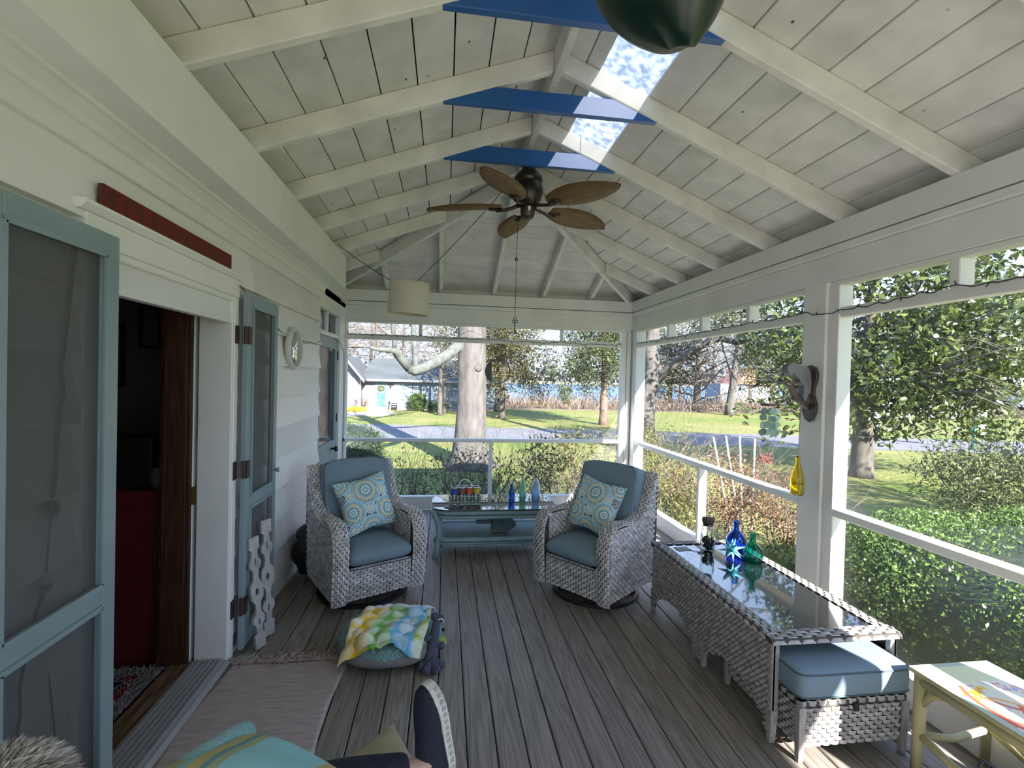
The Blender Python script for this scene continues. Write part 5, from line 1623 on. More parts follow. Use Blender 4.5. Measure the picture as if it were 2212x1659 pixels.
def bedcol(u, v):
    c = np.tile(np.array(S(96, 134, 136)[:3]), (len(u), 1))
    x, y = (u * 11) % 1 - .5, (v * 11) % 1 - .5
    q = np.abs(np.hypot(np.abs(x), np.abs(y)) - .5) < .05
    q |= np.abs(np.hypot(np.abs(x) - .5, np.abs(y) - .5) - .5) < .05
    c[q] = S(150, 178, 176)[:3]
    return c


def bedtop(u, v):
    a, b = (u - .5) * 2, (v - .5) * 2
    aa, bb = a * np.sqrt(1 - b * b / 2), b * np.sqrt(1 - a * a / 2)
    r = np.hypot(aa, bb)
    z = .088 + .062 * np.sqrt(np.maximum(0, 1 - r ** 3.5)) + .012 * r ** 2 * (r < .93)
    return np.stack([aa * .318, bb * .308, z], 1)


gridmesh('top_cover', bedtop, 110, 110, mat_attr('bed_print', .85, .1, 200), bed, bedcol)


def towelcol(u, v):
    w_ = u + .05 * np.sin(v * 5)
    Y_, G_, B_, O_ = (np.array(S(*c)[:3]) for c in ((240, 200, 50), (128, 196, 92), (112, 184, 224), (172, 190, 84)))
    c = np.tile(Y_, (len(u), 1)); c[w_ > .33] = G_; c[w_ > .62] = B_; c[w_ > .93] = O_
    wh = np.array(S(236, 240, 236)[:3])
    for i in range(5):
        for j in range(5):
            cx, cy = .06 + i * .225 + .03 * (j % 2), .08 + j * .20 + .03 * (i % 2)
            r = np.hypot((u - cx) / .105, (v - cy) / .098); an = np.arctan2(v - cy, u - cx) + i
            ring = (r > .90) & (r < 1.0); ins = r < .82
            c[ring] = c[ring] * .45 + wh * .55
            k = .62 if (i + j) % 3 else .40
            c[ins] = c[ins] * (1 - k) + wh * k
            spoke = ins & (np.abs(((an * 8 / 6.2832) % 1) - .5) > .44); c[spoke] = c[spoke] * .55 + wh * .45
    c[(v > .93)] = S(222, 228, 238)[:3]
    c[(u < .015)] = S(225, 222, 200)[:3]
    return c


def towel(u, v):
    # corners (x,y) on the bed: u across, v away
    c00, c10, c01, c11 = (np.array(p) for p in ((-.262, -.28), (.20, -.30), (-.17, .18), (.27, .17)))
    p = (1 - u)[:, None] * (1 - v)[:, None] * c00 + u[:, None] * (1 - v)[:, None] * c10 + (1 - u)[:, None] * v[:, None] * c01 + u[:, None] * v[:, None] * c11
    x, y = p[:, 0], p[:, 1]
    r = np.hypot(x / .318, y / .308)
    z = .088 + .062 * np.sqrt(np.maximum(0, 1 - np.minimum(r, 1) ** 3.5)) + .012 * np.minimum(r, 1) ** 2
    z = np.where(r > .96, .105 - .30 * (r - .96), z)
    wv = .010 * np.sin(7 * u + 9 * v + 1.5 * np.sin(6 * v)) + .008 * np.sin(15 * u - 6 * v + 2 * np.sin(5 * u)) + .006 * np.sin(24 * v + 8 * u) + .007 * np.sin(11 * v - 13 * u)
    z = z + .026 + np.abs(wv) * 1.3
    x = x + .010 * np.sin(9 * v + 4 * u); y = y + .008 * np.sin(12 * u + 3 * v)
    return np.stack([x - .0, y, z], 1)


tw = gridmesh('beach_towel', towel, 150, 150, mat_attr('citrus_print', .9, .2, 400), None, towelcol)
tw.location = (-.300, 3.085, 0)
md = tw.modifiers.new('thick', 'SOLIDIFY'); md.thickness = .006; md.offset = 1
tag(tw, 'crumpled towel printed with yellow, green and blue citrus slices on the pet bed', 'towel')
# knitted toy
ty = tag(empty('dog_toy', (.02, 2.93, 0)), 'navy knitted bone shaped pet toy with limbs propped on the bed edge', 'toy')
KN = mat('navy_knit', (0.012, 0.016, 0.045, 1), (0.16, 0.17, 0.23, 1), 170, .95, .8, contrast=.35)
mb = MB()
top = Vector((-.035, .06, .205)); bot = Vector((-.07, -.10, .045))
mb.tube([top + Vector((0, 0, .01)), top.lerp(bot, .15), top.lerp(bot, .5), top.lerp(bot, .8), bot], [.022, .026, .030, .034, .034], 12)
mb.ball(top + Vector((-.012, 0, .02)), .026, 12, 9); mb.ball(top + Vector((.022, 0, .008)), .022, 12, 9)
for e in (Vector((-.115, -.12, .028)), Vector((-.035, -.15, .03)), Vector((-.085, -.155, .026)), Vector((-.01, -.11, .03))):
    mb.tube([bot, bot.lerp(e, .6), e], [.03, .024, .026], 10); mb.ball(e, .028, 10, 8, (1, 1, .95))
arm = top.lerp(bot, .45) + Vector((-.085, -.01, .012)); mb.tube([top.lerp(bot, .45), arm], [.022, .022], 8); mb.ball(arm, .026, 10, 8)
arm = top.lerp(bot, .6) + Vector((.05, -.01, -.005)); mb.tube([top.lerp(bot, .6), arm], [.022, .020], 8); mb.ball(arm, .023, 10, 8)
mb.build('knit_body', KN, ty, smooth=True)
MB().tube([top + Vector((.022 + .018 * math.cos(a * .6), -.024, -.004 + .022 * math.sin(a * .6))) for a in range(8)], .004, 6).build('white_loop', mat('white_cord', (.7, .7, .72, 1)), ty)
MB().ball(top + Vector((.04, -.012, -.055)), .012, 8, 6).build('nose', M['black'], ty)
cl = gridmesh('cloth_corner', lambda u, v: np.stack([.005 + .075 * u, -.02 + .09 * v - .02 * u, .11 - .035 * u + .012 * np.sin(6 * v)], 1), 14, 14, mat('lime_cloth', S(150, 178, 84)), tw)
cl.location = (.265, -.11, 0)
md = cl.modifiers.new('thick', 'SOLIDIFY'); md.thickness = .006

# ================================================================== PAINTED SIDE TABLE, DARK BAG
st = tag(empty('painted_side_table', (2.295, 1.52, 0)), 'pale yellow rustic side table with flower painted top at the right edge', 'table')
YP = mat('pale_yellow_paint', (0.36, 0.33, 0.17, 1), (0.46, 0.42, 0.24, 1), 8, .5, .15)
STZ = .452


def stcol(u, v):
    base = np.array(S(222, 222, 178)[:3]); c = np.tile(base, (len(u), 1))
    ed = (u < .09) | (u > .91) | (v > .965) | (v < .03); c[ed] = S(178, 190, 172)[:3]
    inn = (v < .83) & (u > .08) & (u < .92)
    c[inn] = S(232, 226, 206)[:3]
    rg = np.random.default_rng(12)
    pal = [S(238, 200, 40), S(226, 110, 50), S(210, 90, 60), S(200, 205, 120), S(190, 190, 215), S(236, 170, 60)]
    for k in range(34):
        cx, cy, a = rg.uniform(.1, .9), rg.uniform(-.05, .80), rg.uniform(0, 3.14)
        dx, dy = (u - cx) * math.cos(a) + (v - cy) * math.sin(a) * 1.5, -(u - cx) * math.sin(a) + (v - cy) * math.cos(a) * 1.5
        bow = dy - 1.6 * dx * dx * (1 if k % 2 else -1)
        m_ = inn & (np.abs(dx) < rg.uniform(.10, .26)) & (np.abs(bow) < rg.uniform(.012, .035)); c[m_] = pal[k % 6][:3]
    for k in range(14):
        cx, cy = rg.uniform(.12, .88), rg.uniform(0, .78)
        for j in range(6):
            t = j * 1.047; m_ = inn & (np.hypot((u - cx - .045 * math.cos(t)) / .8, (v - cy - .03 * math.sin(t))) < .012); c[m_] = S(214, 96, 84)[:3]
    return c


gridmesh('painted_top', lambda u, v: np.stack([-.205 + .41 * u, -.40 + .78 * v, np.full(len(u), STZ)], 1), 130, 200, mat_attr('painted_flowers', .45), st, stcol)
MB().box((-.205, -.40, STZ - .02), (.205, .38, STZ - .0005)).build('top_board', YP, st, bevel=.003)
leg_ = None
for s1 in (-1, 1):
    for s2 in (-1, 1):
        MB().tube([(s1 * .182, s2 * .36 - .01, 0), (s1 * .18, s2 * .355 - .01, .2), (s1 * .178, s2 * .352 - .01, STZ - .02)], [.022, .024, .026], 12).build('leg', YP, st, smooth=True)
for s1 in (-1, 1):
    MB().tube([(s1 * .18, .34, .17), (s1 * .178, .20, .135), (s1 * .178, .0, .15), (s1 * .178, -.2, .135), (s1 * .18, -.36, .17)], .017, 10).build('stretcher', YP, st, smooth=True)
    MB().tube([(s1 * .18, -.37, STZ - .045), (s1 * .18, .34, STZ - .045)], .022, 10).build('rail', YP, st, smooth=True)
    for s2 in (-1, 1): MB().tube([(s1 * .18, s2 * .345 - .01, STZ - .15), (s1 * .18, s2 * .30 - .01, STZ - .08), (s1 * .18, s2 * .235 - .01, STZ - .05)], .015, 8).build('brace', YP, st, smooth=True)
for s2 in (-1, 1):
    MB().tube([(-.18, s2 * .355 - .01, .16), (0, s2 * .355 - .01, .13), (.18, s2 * .355 - .01, .16)], .016, 10).build('stretcher', YP, st, smooth=True)
    MB().tube([(-.18, s2 * .355 - .01, STZ - .045), (.18, s2 * .355 - .01, STZ - .045)], .022, 10).build('rail', YP, st, smooth=True)

bg_ = tag(empty('crinkled_bag', (2.27, 1.60, 0)), 'crinkled shiny dark blue bag with strap under the painted table', 'bag')
mb = MB(); superbox(mb, .13, .10, .075, 2.4, 34, 20, (0, 0, .078), 2.2)
mb.v = [(x_ + .014 * math.sin(z_ * 61 + y_ * 37), y_ + .016 * math.sin(z_ * 43 + x_ * 59), max(.003, z_ + .018 * math.sin(x_ * 57 + y_ * 41) + .012 * math.sin(x_ * 97 - y_ * 83))) for x_, y_, z_ in mb.v]
mb.build('bag_body', mat('shiny_navy', (0.015, 0.018, 0.03, 1), (0.06, 0.065, 0.09, 1), 25, .22, .9, contrast=.3), bg_, smooth=True)
MB().tube([(-.10, .04, .12), (-.115, .05, .19), (-.09, .05, .215), (-.055, .03, .18), (-.035, .0, .13), (-.02, -.05, .10)], .008, 8, squash=.5).build('strap', mat('blue_strap', (0.02, 0.035, 0.06, 1), rough=.3), bg_, smooth=True)

# ================================================================== OUTDOORS
GZ0 = -0.70


def G(px, py):
    return at(px, py, 'z', GZ0)


m, t, b = _new('spring_lawn')
N, L = t.nodes, t.links
b.inputs['Roughness'].default_value = .9; b.inputs['Specular IOR Level'].default_value = .15
tc = N.new('ShaderNodeTexCoord')
def _nz(sc_, det=4, vec=None):
    n = N.new('ShaderNodeTexNoise'); n.inputs['Scale'].default_value = sc_; n.inputs['Detail'].default_value = det; L.new(tc.outputs['Object'], n.inputs['Vector']); return n
n1, n2, n3 = _nz(.16, 3), _nz(9, 8), _nz(.9, 5)
r1 = N.new('ShaderNodeValToRGB'); e_ = r1.color_ramp.elements
e_[0].position, e_[0].color = .30, (0.23, 0.20, 0.085, 1); e_[1].position, e_[1].color = .62, (0.115, 0.155, 0.035, 1)
r2 = N.new('ShaderNodeValToRGB'); e_ = r2.color_ramp.elements
e_[0].position, e_[0].color = .25, (0.55, 0.55, 0.55, 1); e_[1].position, e_[1].color = .75, (1.3, 1.3, 1.25, 1)
ad = N.new('ShaderNodeMath'); ad.operation = 'MULTIPLY_ADD'; ad.inputs[1].default_value = .45
L.new(n3.outputs['Fac'], ad.inputs[0])
h_ = N.new('ShaderNodeMath'); h_.operation = 'MULTIPLY'; h_.inputs[1].default_value = .55
L.new(n1.outputs['Fac'], h_.inputs[0]); L.new(h_.outputs[0], ad.inputs[2]); L.new(ad.outputs[0], r1.inputs[0]); L.new(n2.outputs['Fac'], r2.inputs[0])
mx = N.new('ShaderNodeMix'); mx.data_type = 'RGBA'; mx.blend_type = 'MULTIPLY'; mx.inputs[0].default_value = 1
L.new(r1.outputs[0], mx.inputs[6]); L.new(r2.outputs[0], mx.inputs[7]); L.new(mx.outputs[2], b.inputs['Base Color'])
bp = N.new('ShaderNodeBump'); bp.inputs['Strength'].default_value = .8; bp.inputs['Distance'].default_value = .05
L.new(n2.outputs['Fac'], bp.inputs['Height']); L.new(bp.outputs[0], b.inputs['Normal'])
M['lawn'] = m
tag(MB().add([(-90, -40, GZ0), (110, -40, GZ0), (110, 44, GZ0), (-90, 44, GZ0)], [(0, 1, 2, 3)]).build('ground', M['lawn']), kind='structure')
# road: a gently bending ribbon
M['asphalt'] = mat('grey_asphalt', (0.10, 0.10, 0.11, 1), (0.15, 0.15, 0.16, 1), 2.5, .9, .3, bscale=30)
near = [(-60, 17.6), (-20, 18.0), (-3.3, 18.25), (.7, 18.48), (8, 17.8), (18.1, 16.06), (40, 11.5), (75, 3)]
far = [(-60, 23.6), (-20, 24.2), (-4.4, 24.2), (.9, 23.24), (9, 22.0), (22.5, 20.0), (42, 16.0), (78, 8)]
tag(MB().add([(x_, y_, GZ0 + .006) for x_, y_ in near] + [(x_, y_, GZ0 + .006) for x_, y_ in far], [(i, i + 1, i + 9, i + 8) for i in range(7)]).build('road', M['asphalt']), kind='structure')
tag(MB().add([(-20, 28.0, GZ0 + .005), (-3.5, 28.5, GZ0 + .005), (-2.9, 31.5, GZ0 + .005), (-4.2, 33.5, GZ0 + .005), (-20, 33.5, GZ0 + .005)], [(0, 1, 2, 3, 4)]).build('driveway', mat('pale_gravel', (0.20, 0.175, 0.15, 1), (0.29, 0.255, 0.22, 1), 4, .95)), kind='structure')
tag(MB().add([(1.2, 36.5, GZ0 + .005), (60, 36.0, GZ0 + .005), (110, 30, GZ0 + .005), (110, 44, GZ0 + .005), (1.2, 44, GZ0 + .005)], [(0, 1, 2, 3, 4)]).build('dry_verge', mat('dry_bank', (0.14, 0.105, 0.07, 1), (0.20, 0.155, 0.11, 1), 1.5, .95, .4)), kind='structure')
wm = mat('bay_water', (0.045, 0.10, 0.20, 1), (0.065, 0.13, 0.24, 1), 1, .45, .5, stretch=(.15, 1, 1), bscale=1.2)
tag(MB().add([(-150, 44, -1.2), (300, 44, -1.2), (300, 260, -1.2), (-150, 260, -1.2)], [(0, 1, 2, 3)]).build('water', wm), kind='structure')
tag(MB().box((-200, 258, -2), (320, 330, .4)).build('far_shore', mat('far_bank', (0.25, 0.24, 0.20, 1), (0.33, 0.31, 0.27, 1), .2, 1)), kind='structure')

# ---- the white cottage across the road
cot = tag(empty('cottage', (-2.0, 34, GZ0)), 'white clapboard cottage with grey roof and pale blue door across the road', 'house')
c0 = Vector((-2.0, 34, GZ0))
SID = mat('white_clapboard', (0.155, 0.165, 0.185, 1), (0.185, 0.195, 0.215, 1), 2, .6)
ROOF = mat('grey_shingle', (0.04, 0.047, 0.05, 1), (0.065, 0.075, 0.08, 1), 1.2, .9, .3, stretch=(.6, 1, 1))
GLZ = mat('far_glass', (0.10, 0.14, 0.18, 1), (0.20, 0.26, 0.32, 1), .8, .05, spec=.8)
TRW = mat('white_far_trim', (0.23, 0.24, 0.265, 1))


def cp(px, py, y=33.9):
    p = at(px, py, 'y', y); return p - c0


xL, xR = cp(779, 850).x, 6.0
zE = cp(800, 820).z
for k in range(11):     # clapboard courses
    z0 = .12 + (zE - .12) * k / 11; z1 = .12 + (zE - .12) * (k + 1) / 11
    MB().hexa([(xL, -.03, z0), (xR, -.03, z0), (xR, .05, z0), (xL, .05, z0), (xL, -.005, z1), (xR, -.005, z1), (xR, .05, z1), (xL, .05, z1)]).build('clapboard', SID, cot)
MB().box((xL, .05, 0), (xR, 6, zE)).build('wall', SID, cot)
MB().box((xL, -.02, 0), (xR, .05, .12)).build('foundation', mat('brick_base', (0.35, 0.25, 0.2, 1), (0.45, 0.35, 0.3, 1), 9), cot)
xa = cp(800, 775, 36.5).x
MB().add([(xL - .1, -.45, zE), (xR + .3, -.45, zE), (xR - 2, 2.6, zE + 1.55), (xa + .2, 2.6, zE + 1.55), (xL - .1, 5.6, zE), (xR + .3, 5.6, zE)], [(0, 1, 2, 3), (0, 3, 4), (1, 5, 2), (4, 3, 2, 5)]).build('roof', ROOF, cot)
MB().box((xL - .12, -.5, zE - .10), (xR + .3, -.42, zE + .06)).build('gutter', TRW, cot)
MB().box((xL - .1, -.42, zE - .11), (xR + .3, .0, zE - .09)).build('soffit', TRW, cot)
a, b_ = cp(814, 825), cp(832, 877)
dr = MB().box((a.x, -.06, b_.z), (b_.x, -.02, a.z)).build('door', mat('pale_blue_door', (0.05, 0.155, 0.21, 1), (0.06, 0.175, 0.235, 1), 2, .5), cot)
w_ = b_.x - a.x; h_ = a.z - b_.z
for i in range(3):
    for j in range(3):
        MB().box((a.x + w_ * (.16 + .23 * i), -.068, b_.z + h_ * (.54 + .13 * j)), (a.x + w_ * (.16 + .23 * i + .19), -.0602, b_.z + h_ * (.54 + .13 * j + .11))).build('pane', GLZ, dr)
mb = MB()
for k in range(40):
    t_ = k * .157; mb.ball((a.x + w_ / 2 + .16 * math.cos(t_) + random.gauss(0, .03), -.09, b_.z + h_ * .73 + .16 * math.sin(t_) + random.gauss(0, .03)), .045, 5, 4)
mb.build('wreath', M['yellow_shrub'], dr)
for s in (a.x - .10, b_.x): MB().box((s, -.07, b_.z), (s + .10, -.01, a.z + .1)).build('door_trim', TRW, cot)
MB().box((a.x - .10, -.07, a.z), (b_.x + .1, -.01, a.z + .1)).build('door_trim', TRW, cot)
MB().box((a.x - .35, -.75, 0), (b_.x + .3, -.02, .10)).build('step', TRW, cot)
MB().box((a.x - .25, -.45, .10), (b_.x + .2, -.02, .22)).build('step', TRW, cot)
for k, (p0, p1, q0, q1, sash) in enumerate(((867, 829, 889, 861, 1), (891, 830, 900, 848, 0), (905, 830, 915, 848, 0), (919, 830, 940, 866, 1), (946, 831, 966, 866, 1), (973, 831, 992, 866, 1), (1058, 833, 1080, 866, 1))):
    A, B_ = cp(p0, p1), cp(q0, q1)
    fr = MB().box((A.x - .07, -.05, B_.z - .06), (A.x, -.01, A.z + .06)).box((B_.x, -.05, B_.z - .06), (B_.x + .07, -.01, A.z + .06)).box((A.x, -.05, A.z), (B_.x, -.01, A.z + .06)).box((A.x, -.05, B_.z - .06), (B_.x, -.01, B_.z)).build('window', TRW, cot)
    if sash:
        mid = A.z + (B_.z - A.z) * .5
        MB().box((A.x, -.045, mid - .03), (B_.x, -.015, mid + .03)).build('meeting_rail', TRW, fr)
        MB().box((A.x, -.035, mid + .03), (B_.x, -.031, A.z)).build('pane', GLZ, fr); MB().box((A.x, -.03, B_.z), (B_.x, -.026, mid - .03)).build('pane', GLZ, fr)
    else:
        MB().box((A.x, -.035, B_.z), (B_.x, -.031, A.z)).build('pane', GLZ, fr)
A, B_ = cp(851, 829), cp(863, 862); MB().box((A.x, -.05, B_.z), (B_.x, -.02, A.z)).build('shutter', mat('grey_shutter', (0.42, 0.44, 0.5, 1)), cot)
lt = cp(844, 832); MB().box((lt.x - .05, -.12, lt.z - .16), (lt.x + .05, -.03, lt.z + .08)).build('porch_lamp', M['black'], cot)
bn = tag(empty('garden_bench', (cp(853, 880).x + c0.x, 33.4, GZ0)), 'weathered grey slatted bench against the white cottage beside its door', 'bench')
BG = mat('weathered_grey', (0.22, 0.21, 0.2, 1), (0.32, 0.31, 0.3, 1), 6)
for k in range(3): MB().box((-.28, -.18 + .13 * k, .38), (.28, -.07 + .13 * k, .41)).build('seat_slat', BG, bn)
for k in range(3): MB().box((-.28, .17, .48 + .11 * k), (.28, .20, .57 + .11 * k)).build('back_slat', BG, bn)
for s in (-1, 1):
    MB().box((s * .25 - .03, -.18, 0), (s * .25 + .03, -.13, .38)).build('leg', BG, bn); MB().box((s * .25 - .03, .12, 0), (s * .25 + .03, .17, .82)).build('leg', BG, bn)
# garage wing with its gable to the road
gw = tag(empty('garage', (-7.2, 33, GZ0)), 'white gabled garage wing left of the cottage with grey roof', 'house')
gx1 = at(779, 850, 'y', 33).x + 7.2 - .04; gx0 = -2.4; gp = at(765, 769, 'y', 33); gpx = gp.x + 7.2 - .55; gpz = gp.z - GZ0
gze = at(778, 815, 'y', 33).z - GZ0
for k in range(10):
    z0, z1 = gze * k / 10, gze * (k + 1) / 10
    MB().hexa([(gx0, -.03, z0), (gx1, -.03, z0), (gx1, .05, z0), (gx0, .05, z0), (gx0, -.005, z1), (gx1, -.005, z1), (gx1, .05, z1), (gx0, .05, z1)]).build('clapboard', SID, gw)
MB().prism([(gx0, 0), (gx1, 0), (gx1, gze), (gpx, gpz - .1), (gx0, gze)], 'y', .05, 5).build('wall', SID, gw)
for xa_, za, xb_, zb in ((gpx, gpz, gx1 + .35, gze - .22), (gpx, gpz, gx0 - .35, gze - .22)):
    MB().hexa([(xa_, -.6, za - .03), (xb_, -.6, zb - .03), (xb_, 5, zb - .03), (xa_, 5, za - .03), (xa_, -.6, za + .05), (xb_, -.6, zb + .05), (xb_, 5, zb + .05), (xa_, 5, za + .05)]).build('roof_slope', ROOF, gw)
    MB().hexa([(xa_, -.64, za - .14), (xb_, -.64, zb - .14), (xb_, -.60, zb - .14), (xa_, -.60, za - .14), (xa_, -.64, za + .06), (xb_, -.64, zb + .06), (xb_, -.60, zb + .06), (xa_, -.60, za + .06)]).build('barge_board', TRW, gw)
MB().box((gx1 - .02, -.09, 0), (gx1 + .06, -.01, gze)).build('downpipe', mat('tan_pipe', (0.5, 0.38, 0.28, 1)), gw)

# ---- big pale trunk with a low limb
bt_ = tag(empty('shade_tree', (.70, 12.9, GZ0)), 'huge pale barked tree whose low limb points left behind the back opening', 'tree')
o_ = Vector((.70, 12.9, GZ0))


def wv(px, py, y):
    return at(px, py, 'y', y) - o_


mb = MB()
mb.tube([(0, 0, -.05), (0, 0, .12), (-.01, 0, .35), (-.01, 0, .8), (.01, 0, 1.6), (.0, 0, 2.4), (-.02, 0, 3.2), (-.03, 0, 4.2), (-.03, 0, 6.5), (0, 0, 9.5)], [.78, .62, .48, .415, .385, .375, .365, .36, .33, .26], 26)
vv = []
for (x_, y_, z_) in mb.v:
    a = math.atan2(y_, x_); k = 1 + .045 * math.sin(7 * a + z_ * .6) + .03 * math.sin(13 * a - z_ * .9) + (.10 * math.sin(5 * a + 1) if z_ < .25 else 0); vv.append((x_ * k, y_ * k, z_))
mb.v = vv
mb.build('trunk', M['bark'], bt_, smooth=True)
MB().lathe([(.0005, .03), (.035, .035), (.045, .02), (.06, .035), (.08, .02), (.10, -.03)], 16).xf(Matrix.Translation(wv(1033, 795, 12.54)) @ Matrix.Rotation(math.pi / 2, 4, 'X')).build('knot', M['bark'], bt_, smooth=True)
LB = [wv(1000, 742, 12.8), wv(985, 752, 12.7), wv(965, 768, 12.5), wv(940, 783, 12.3), wv(915, 795, 12.2), wv(895, 801, 12.1), wv(885, 797, 12.1)]
mb = MB().tube(LB, [.17, .15, .14, .135, .13, .125, .11], 12)
f1 = [LB[-1], wv(870, 780, 12.0), wv(858, 765, 11.9), wv(852, 757, 11.8), wv(838, 757, 11.7), wv(815, 755, 11.5), wv(790, 748, 11.4), wv(760, 748, 11.3)]
mb.tube(f1, [.11, .10, .095, .085, .06, .045, .03, .02], 9)
f2 = [LB[-2], wv(897, 780, 12.1), wv(896, 750, 12.1), wv(893, 715, 12.1), wv(890, 660, 12.0)]
mb.tube(f2, [.085, .08, .075, .065, .05], 9)
f3 = [f1[3], wv(852, 735, 11.8), wv(848, 700, 11.7), wv(842, 660, 11.6)]
mb.tube(f3, [.06, .055, .05, .04], 8)
mb.build('low_limb', mat('lichen_bark', (0.035, 0.04, 0.036, 1), (0.115, 0.125, 0.115, 1), 7, .95, .8), bt_, smooth=True)
mb = MB()
for p, d in ((f1[4], (-1, 0, .2)), (f1[5], (-1, -.2, .6)), (f1[6], (-1, 0, -.1)), (f2[2], (.4, 0, 1)), (f2[3], (-.5, 0, 1)), (f3[2], (-.6, .2, 1)), (f3[1], (-1, 0, .8)), (f1[2], (-.2, 0, 1)), (f1[5], (-.2, 0, 1))):
    limb(mb, p, d, random.uniform(1.2, 1.9), .030, 3, 4, 3, .75, 4, .22)
for k in range(5): limb(mb, (0, 0, 5.5 + .8 * k), (math.cos(k * 2.2), math.sin(k * 2.2), .6), 4.0, .13, 3, 5, 3, .6, 4, .2)
mb.build('twigs', M['twig'], bt_, kind='stuff')

# second large tree, seen through the right opening, with a long leaning limb
b2 = tag(empty('shade_tree', (6.85, 15.6, GZ0)), 'rough barked tree with long leaning grey limb behind the right opening', 'tree')
o_ = Vector((6.85, 15.6, GZ0))
Y2 = 15.6
tk = [wv(1393, 960, Y2), wv(1395, 900, Y2), wv(1402, 840, Y2), wv(1410, 790, Y2), wv(1404, 750, Y2), wv(1413, 700, Y2), wv(1425, 640, Y2), wv(1440, 540, Y2)]
tk[0].z = -.05
mb = MB().tube(tk, [.40, .30, .29, .27, .23, .24, .20, .15], 18)
mb.v = [(x_ + .02 * math.sin(z_ * 5 + y_ * 9), y_ + .02 * math.sin(z_ * 4 + x_ * 11), z_) for x_, y_, z_ in mb.v]
mb.build('trunk', M['bark'], b2, smooth=True)
lb = [wv(1403, 838, Y2), wv(1422, 820, Y2), wv(1442, 797, Y2 - .2), wv(1470, 775, Y2 - .4), wv(1500, 755, Y2 - .6), wv(1530, 738, Y2 - .7), wv(1557, 731, Y2 - .8), wv(1590, 740, Y2 - .9), wv(1615, 737, Y2 - 1)]
mb = MB().tube(lb, [.15, .15, .14, .135, .13, .12, .10, .09, .08], 12)
mb.tube([lb[-1], wv(1608, 722, Y2 - 1), wv(1600, 700, Y2 - 1)], [.06, .05, .04], 8)
mb.build('leaning_limb', M['bark_dark'], b2, smooth=True)
mb = MB()
for p, d in ((lb[-1], (1, 0, -.1)), (lb[-1], (1, 0, .7)), (lb[5], (.5, 0, 1)), (lb[6], (.3, .3, -.6)), (lb[-2], (.2, 0, 1))): limb(mb, p, d, 1.7, .035, 3, 4, 3, .7, 4, .22)
for k in range(6): limb(mb, tk[-1] + Vector((0, 0, .4 * k)), (math.cos(k * 2.4), math.sin(k * 2.4), .7), 4.2, .13, 3, 5, 3, .6, 4, .2)
mb.build('twigs', M['twig'], b2, kind='stuff')


def tree(name, base, label, crowns, leafm, leaf, trunk_h, r, bark=None, aspect=.5, n_limb=10, up=0.0, group=None, lean=(0, 0), limb_L=None, twig=None, limb_z=(.35, .98)):
    """crowns: list of (centre offset, radii, clumps, per clump, spread)"""
    o = tag(empty(name, base), label, 'tree', group)
    mb = MB().tube([(0, 0, -.05), (lean[0] * .05, lean[1] * .05, trunk_h * .08), (lean[0] * .4, lean[1] * .4, trunk_h * .45), (lean[0], lean[1], trunk_h)], [r * 1.35, r, r * .8, r * .3], 10)
    mb.build('trunk', bark or M['bark_dark'], o, smooth=True)
    mb = MB()
    for k in range(n_limb):
        f = limb_z[0] + (limb_z[1] - limb_z[0]) * k / max(1, n_limb - 1); a = k * 2.4 + random.random()
        limb(mb, (lean[0] * f, lean[1] * f, trunk_h * f), (math.cos(a), math.sin(a), .35), (limb_L or trunk_h * .35) * (1.15 - .6 * f), r * .28, 2, 4, 3, .6, 3, .2)
    if n_limb: mb.build('branches', twig or M['twig'], o, kind='stuff')
    P = [clumps(c, rad, k, per, sp) for c, rad, k, per, sp in crowns]
    if P:
        V, F = leaves(np.concatenate(P), leaf, aspect, up)
        npmesh('foliage', V, F, leafm, o, kind='stuff')
    return o


# cedars on the far lawn
b0 = G(1084, 904)
tree('cedar_tree', b0, 'brown green cedar with two trunks just right of the pale trunk', [((.2, 0, 4.6), (2.2, 2.2, 3.4), 170, 62, .28), ((1.7, 0, 3.0), (1.9, 1.6, 1.7), 40, 55, .30), ((1.5, .5, 6.5), (2.2, 1.8, 2), 40, 50, .3), ((-1.4, .4, 5.0), (1.5, 1.5, 2.6), 40, 50, .28)], M['cedar'], .16, 7, .17, M['bark_dark'], .4, 8)
b0 = G(1073, 889)
tree('cedar_tree', b0, 'slim grey cedar trunk rising behind the two trunked cedar', [((0, 0, 5.2), (2.2, 2, 2.8), 50, 50, .3)], M['cedar'], .17, 7, .15, M['bark_dark'], .4, 6)
b0 = G(1303, 918)
tree('cedar_tree', b0, 'dark green cedar with reddish trunk left of the corner post', [((-.6, 0, 4.0), (1.7, 1.6, 2.4), 150, 62, .25), ((.5, 0, 5.4), (1.5, 1.5, 2.2), 90, 60, .26), ((-1.9, -.2, 2.7), (1.1, 1, .9), 26, 45, .22), ((-2.2, -.6, 1.5), (.35, .3, .5), 8, 45, .14)], M['pine'], .14, 6.2, .22, mat('red_bark', (0.09, 0.06, 0.048, 1), (0.18, 0.125, 0.10, 1), 6, .9, .8), .4, 8)
b0 = G(950, 897)
tree('bare_tree', b0, 'small bare tree with pale stem in front of the cottage windows', [], None, .1, 4.6, .15, M['bark_dark'], n_limb=14, limb_L=1.9, limb_z=(.45, .98))
b0 = at(960, 870, 'y', 31); b0.z = GZ0
tree('cedar_tree', b0, 'olive green cedar spray left of the pale trunk before the cottage roof', [((.2, 0, 5.4), (1.2, 1.2, 2.6), 46, 50, .24)], M['cedar'], .15, 6, .10, M['bark_dark'], .4, 5)
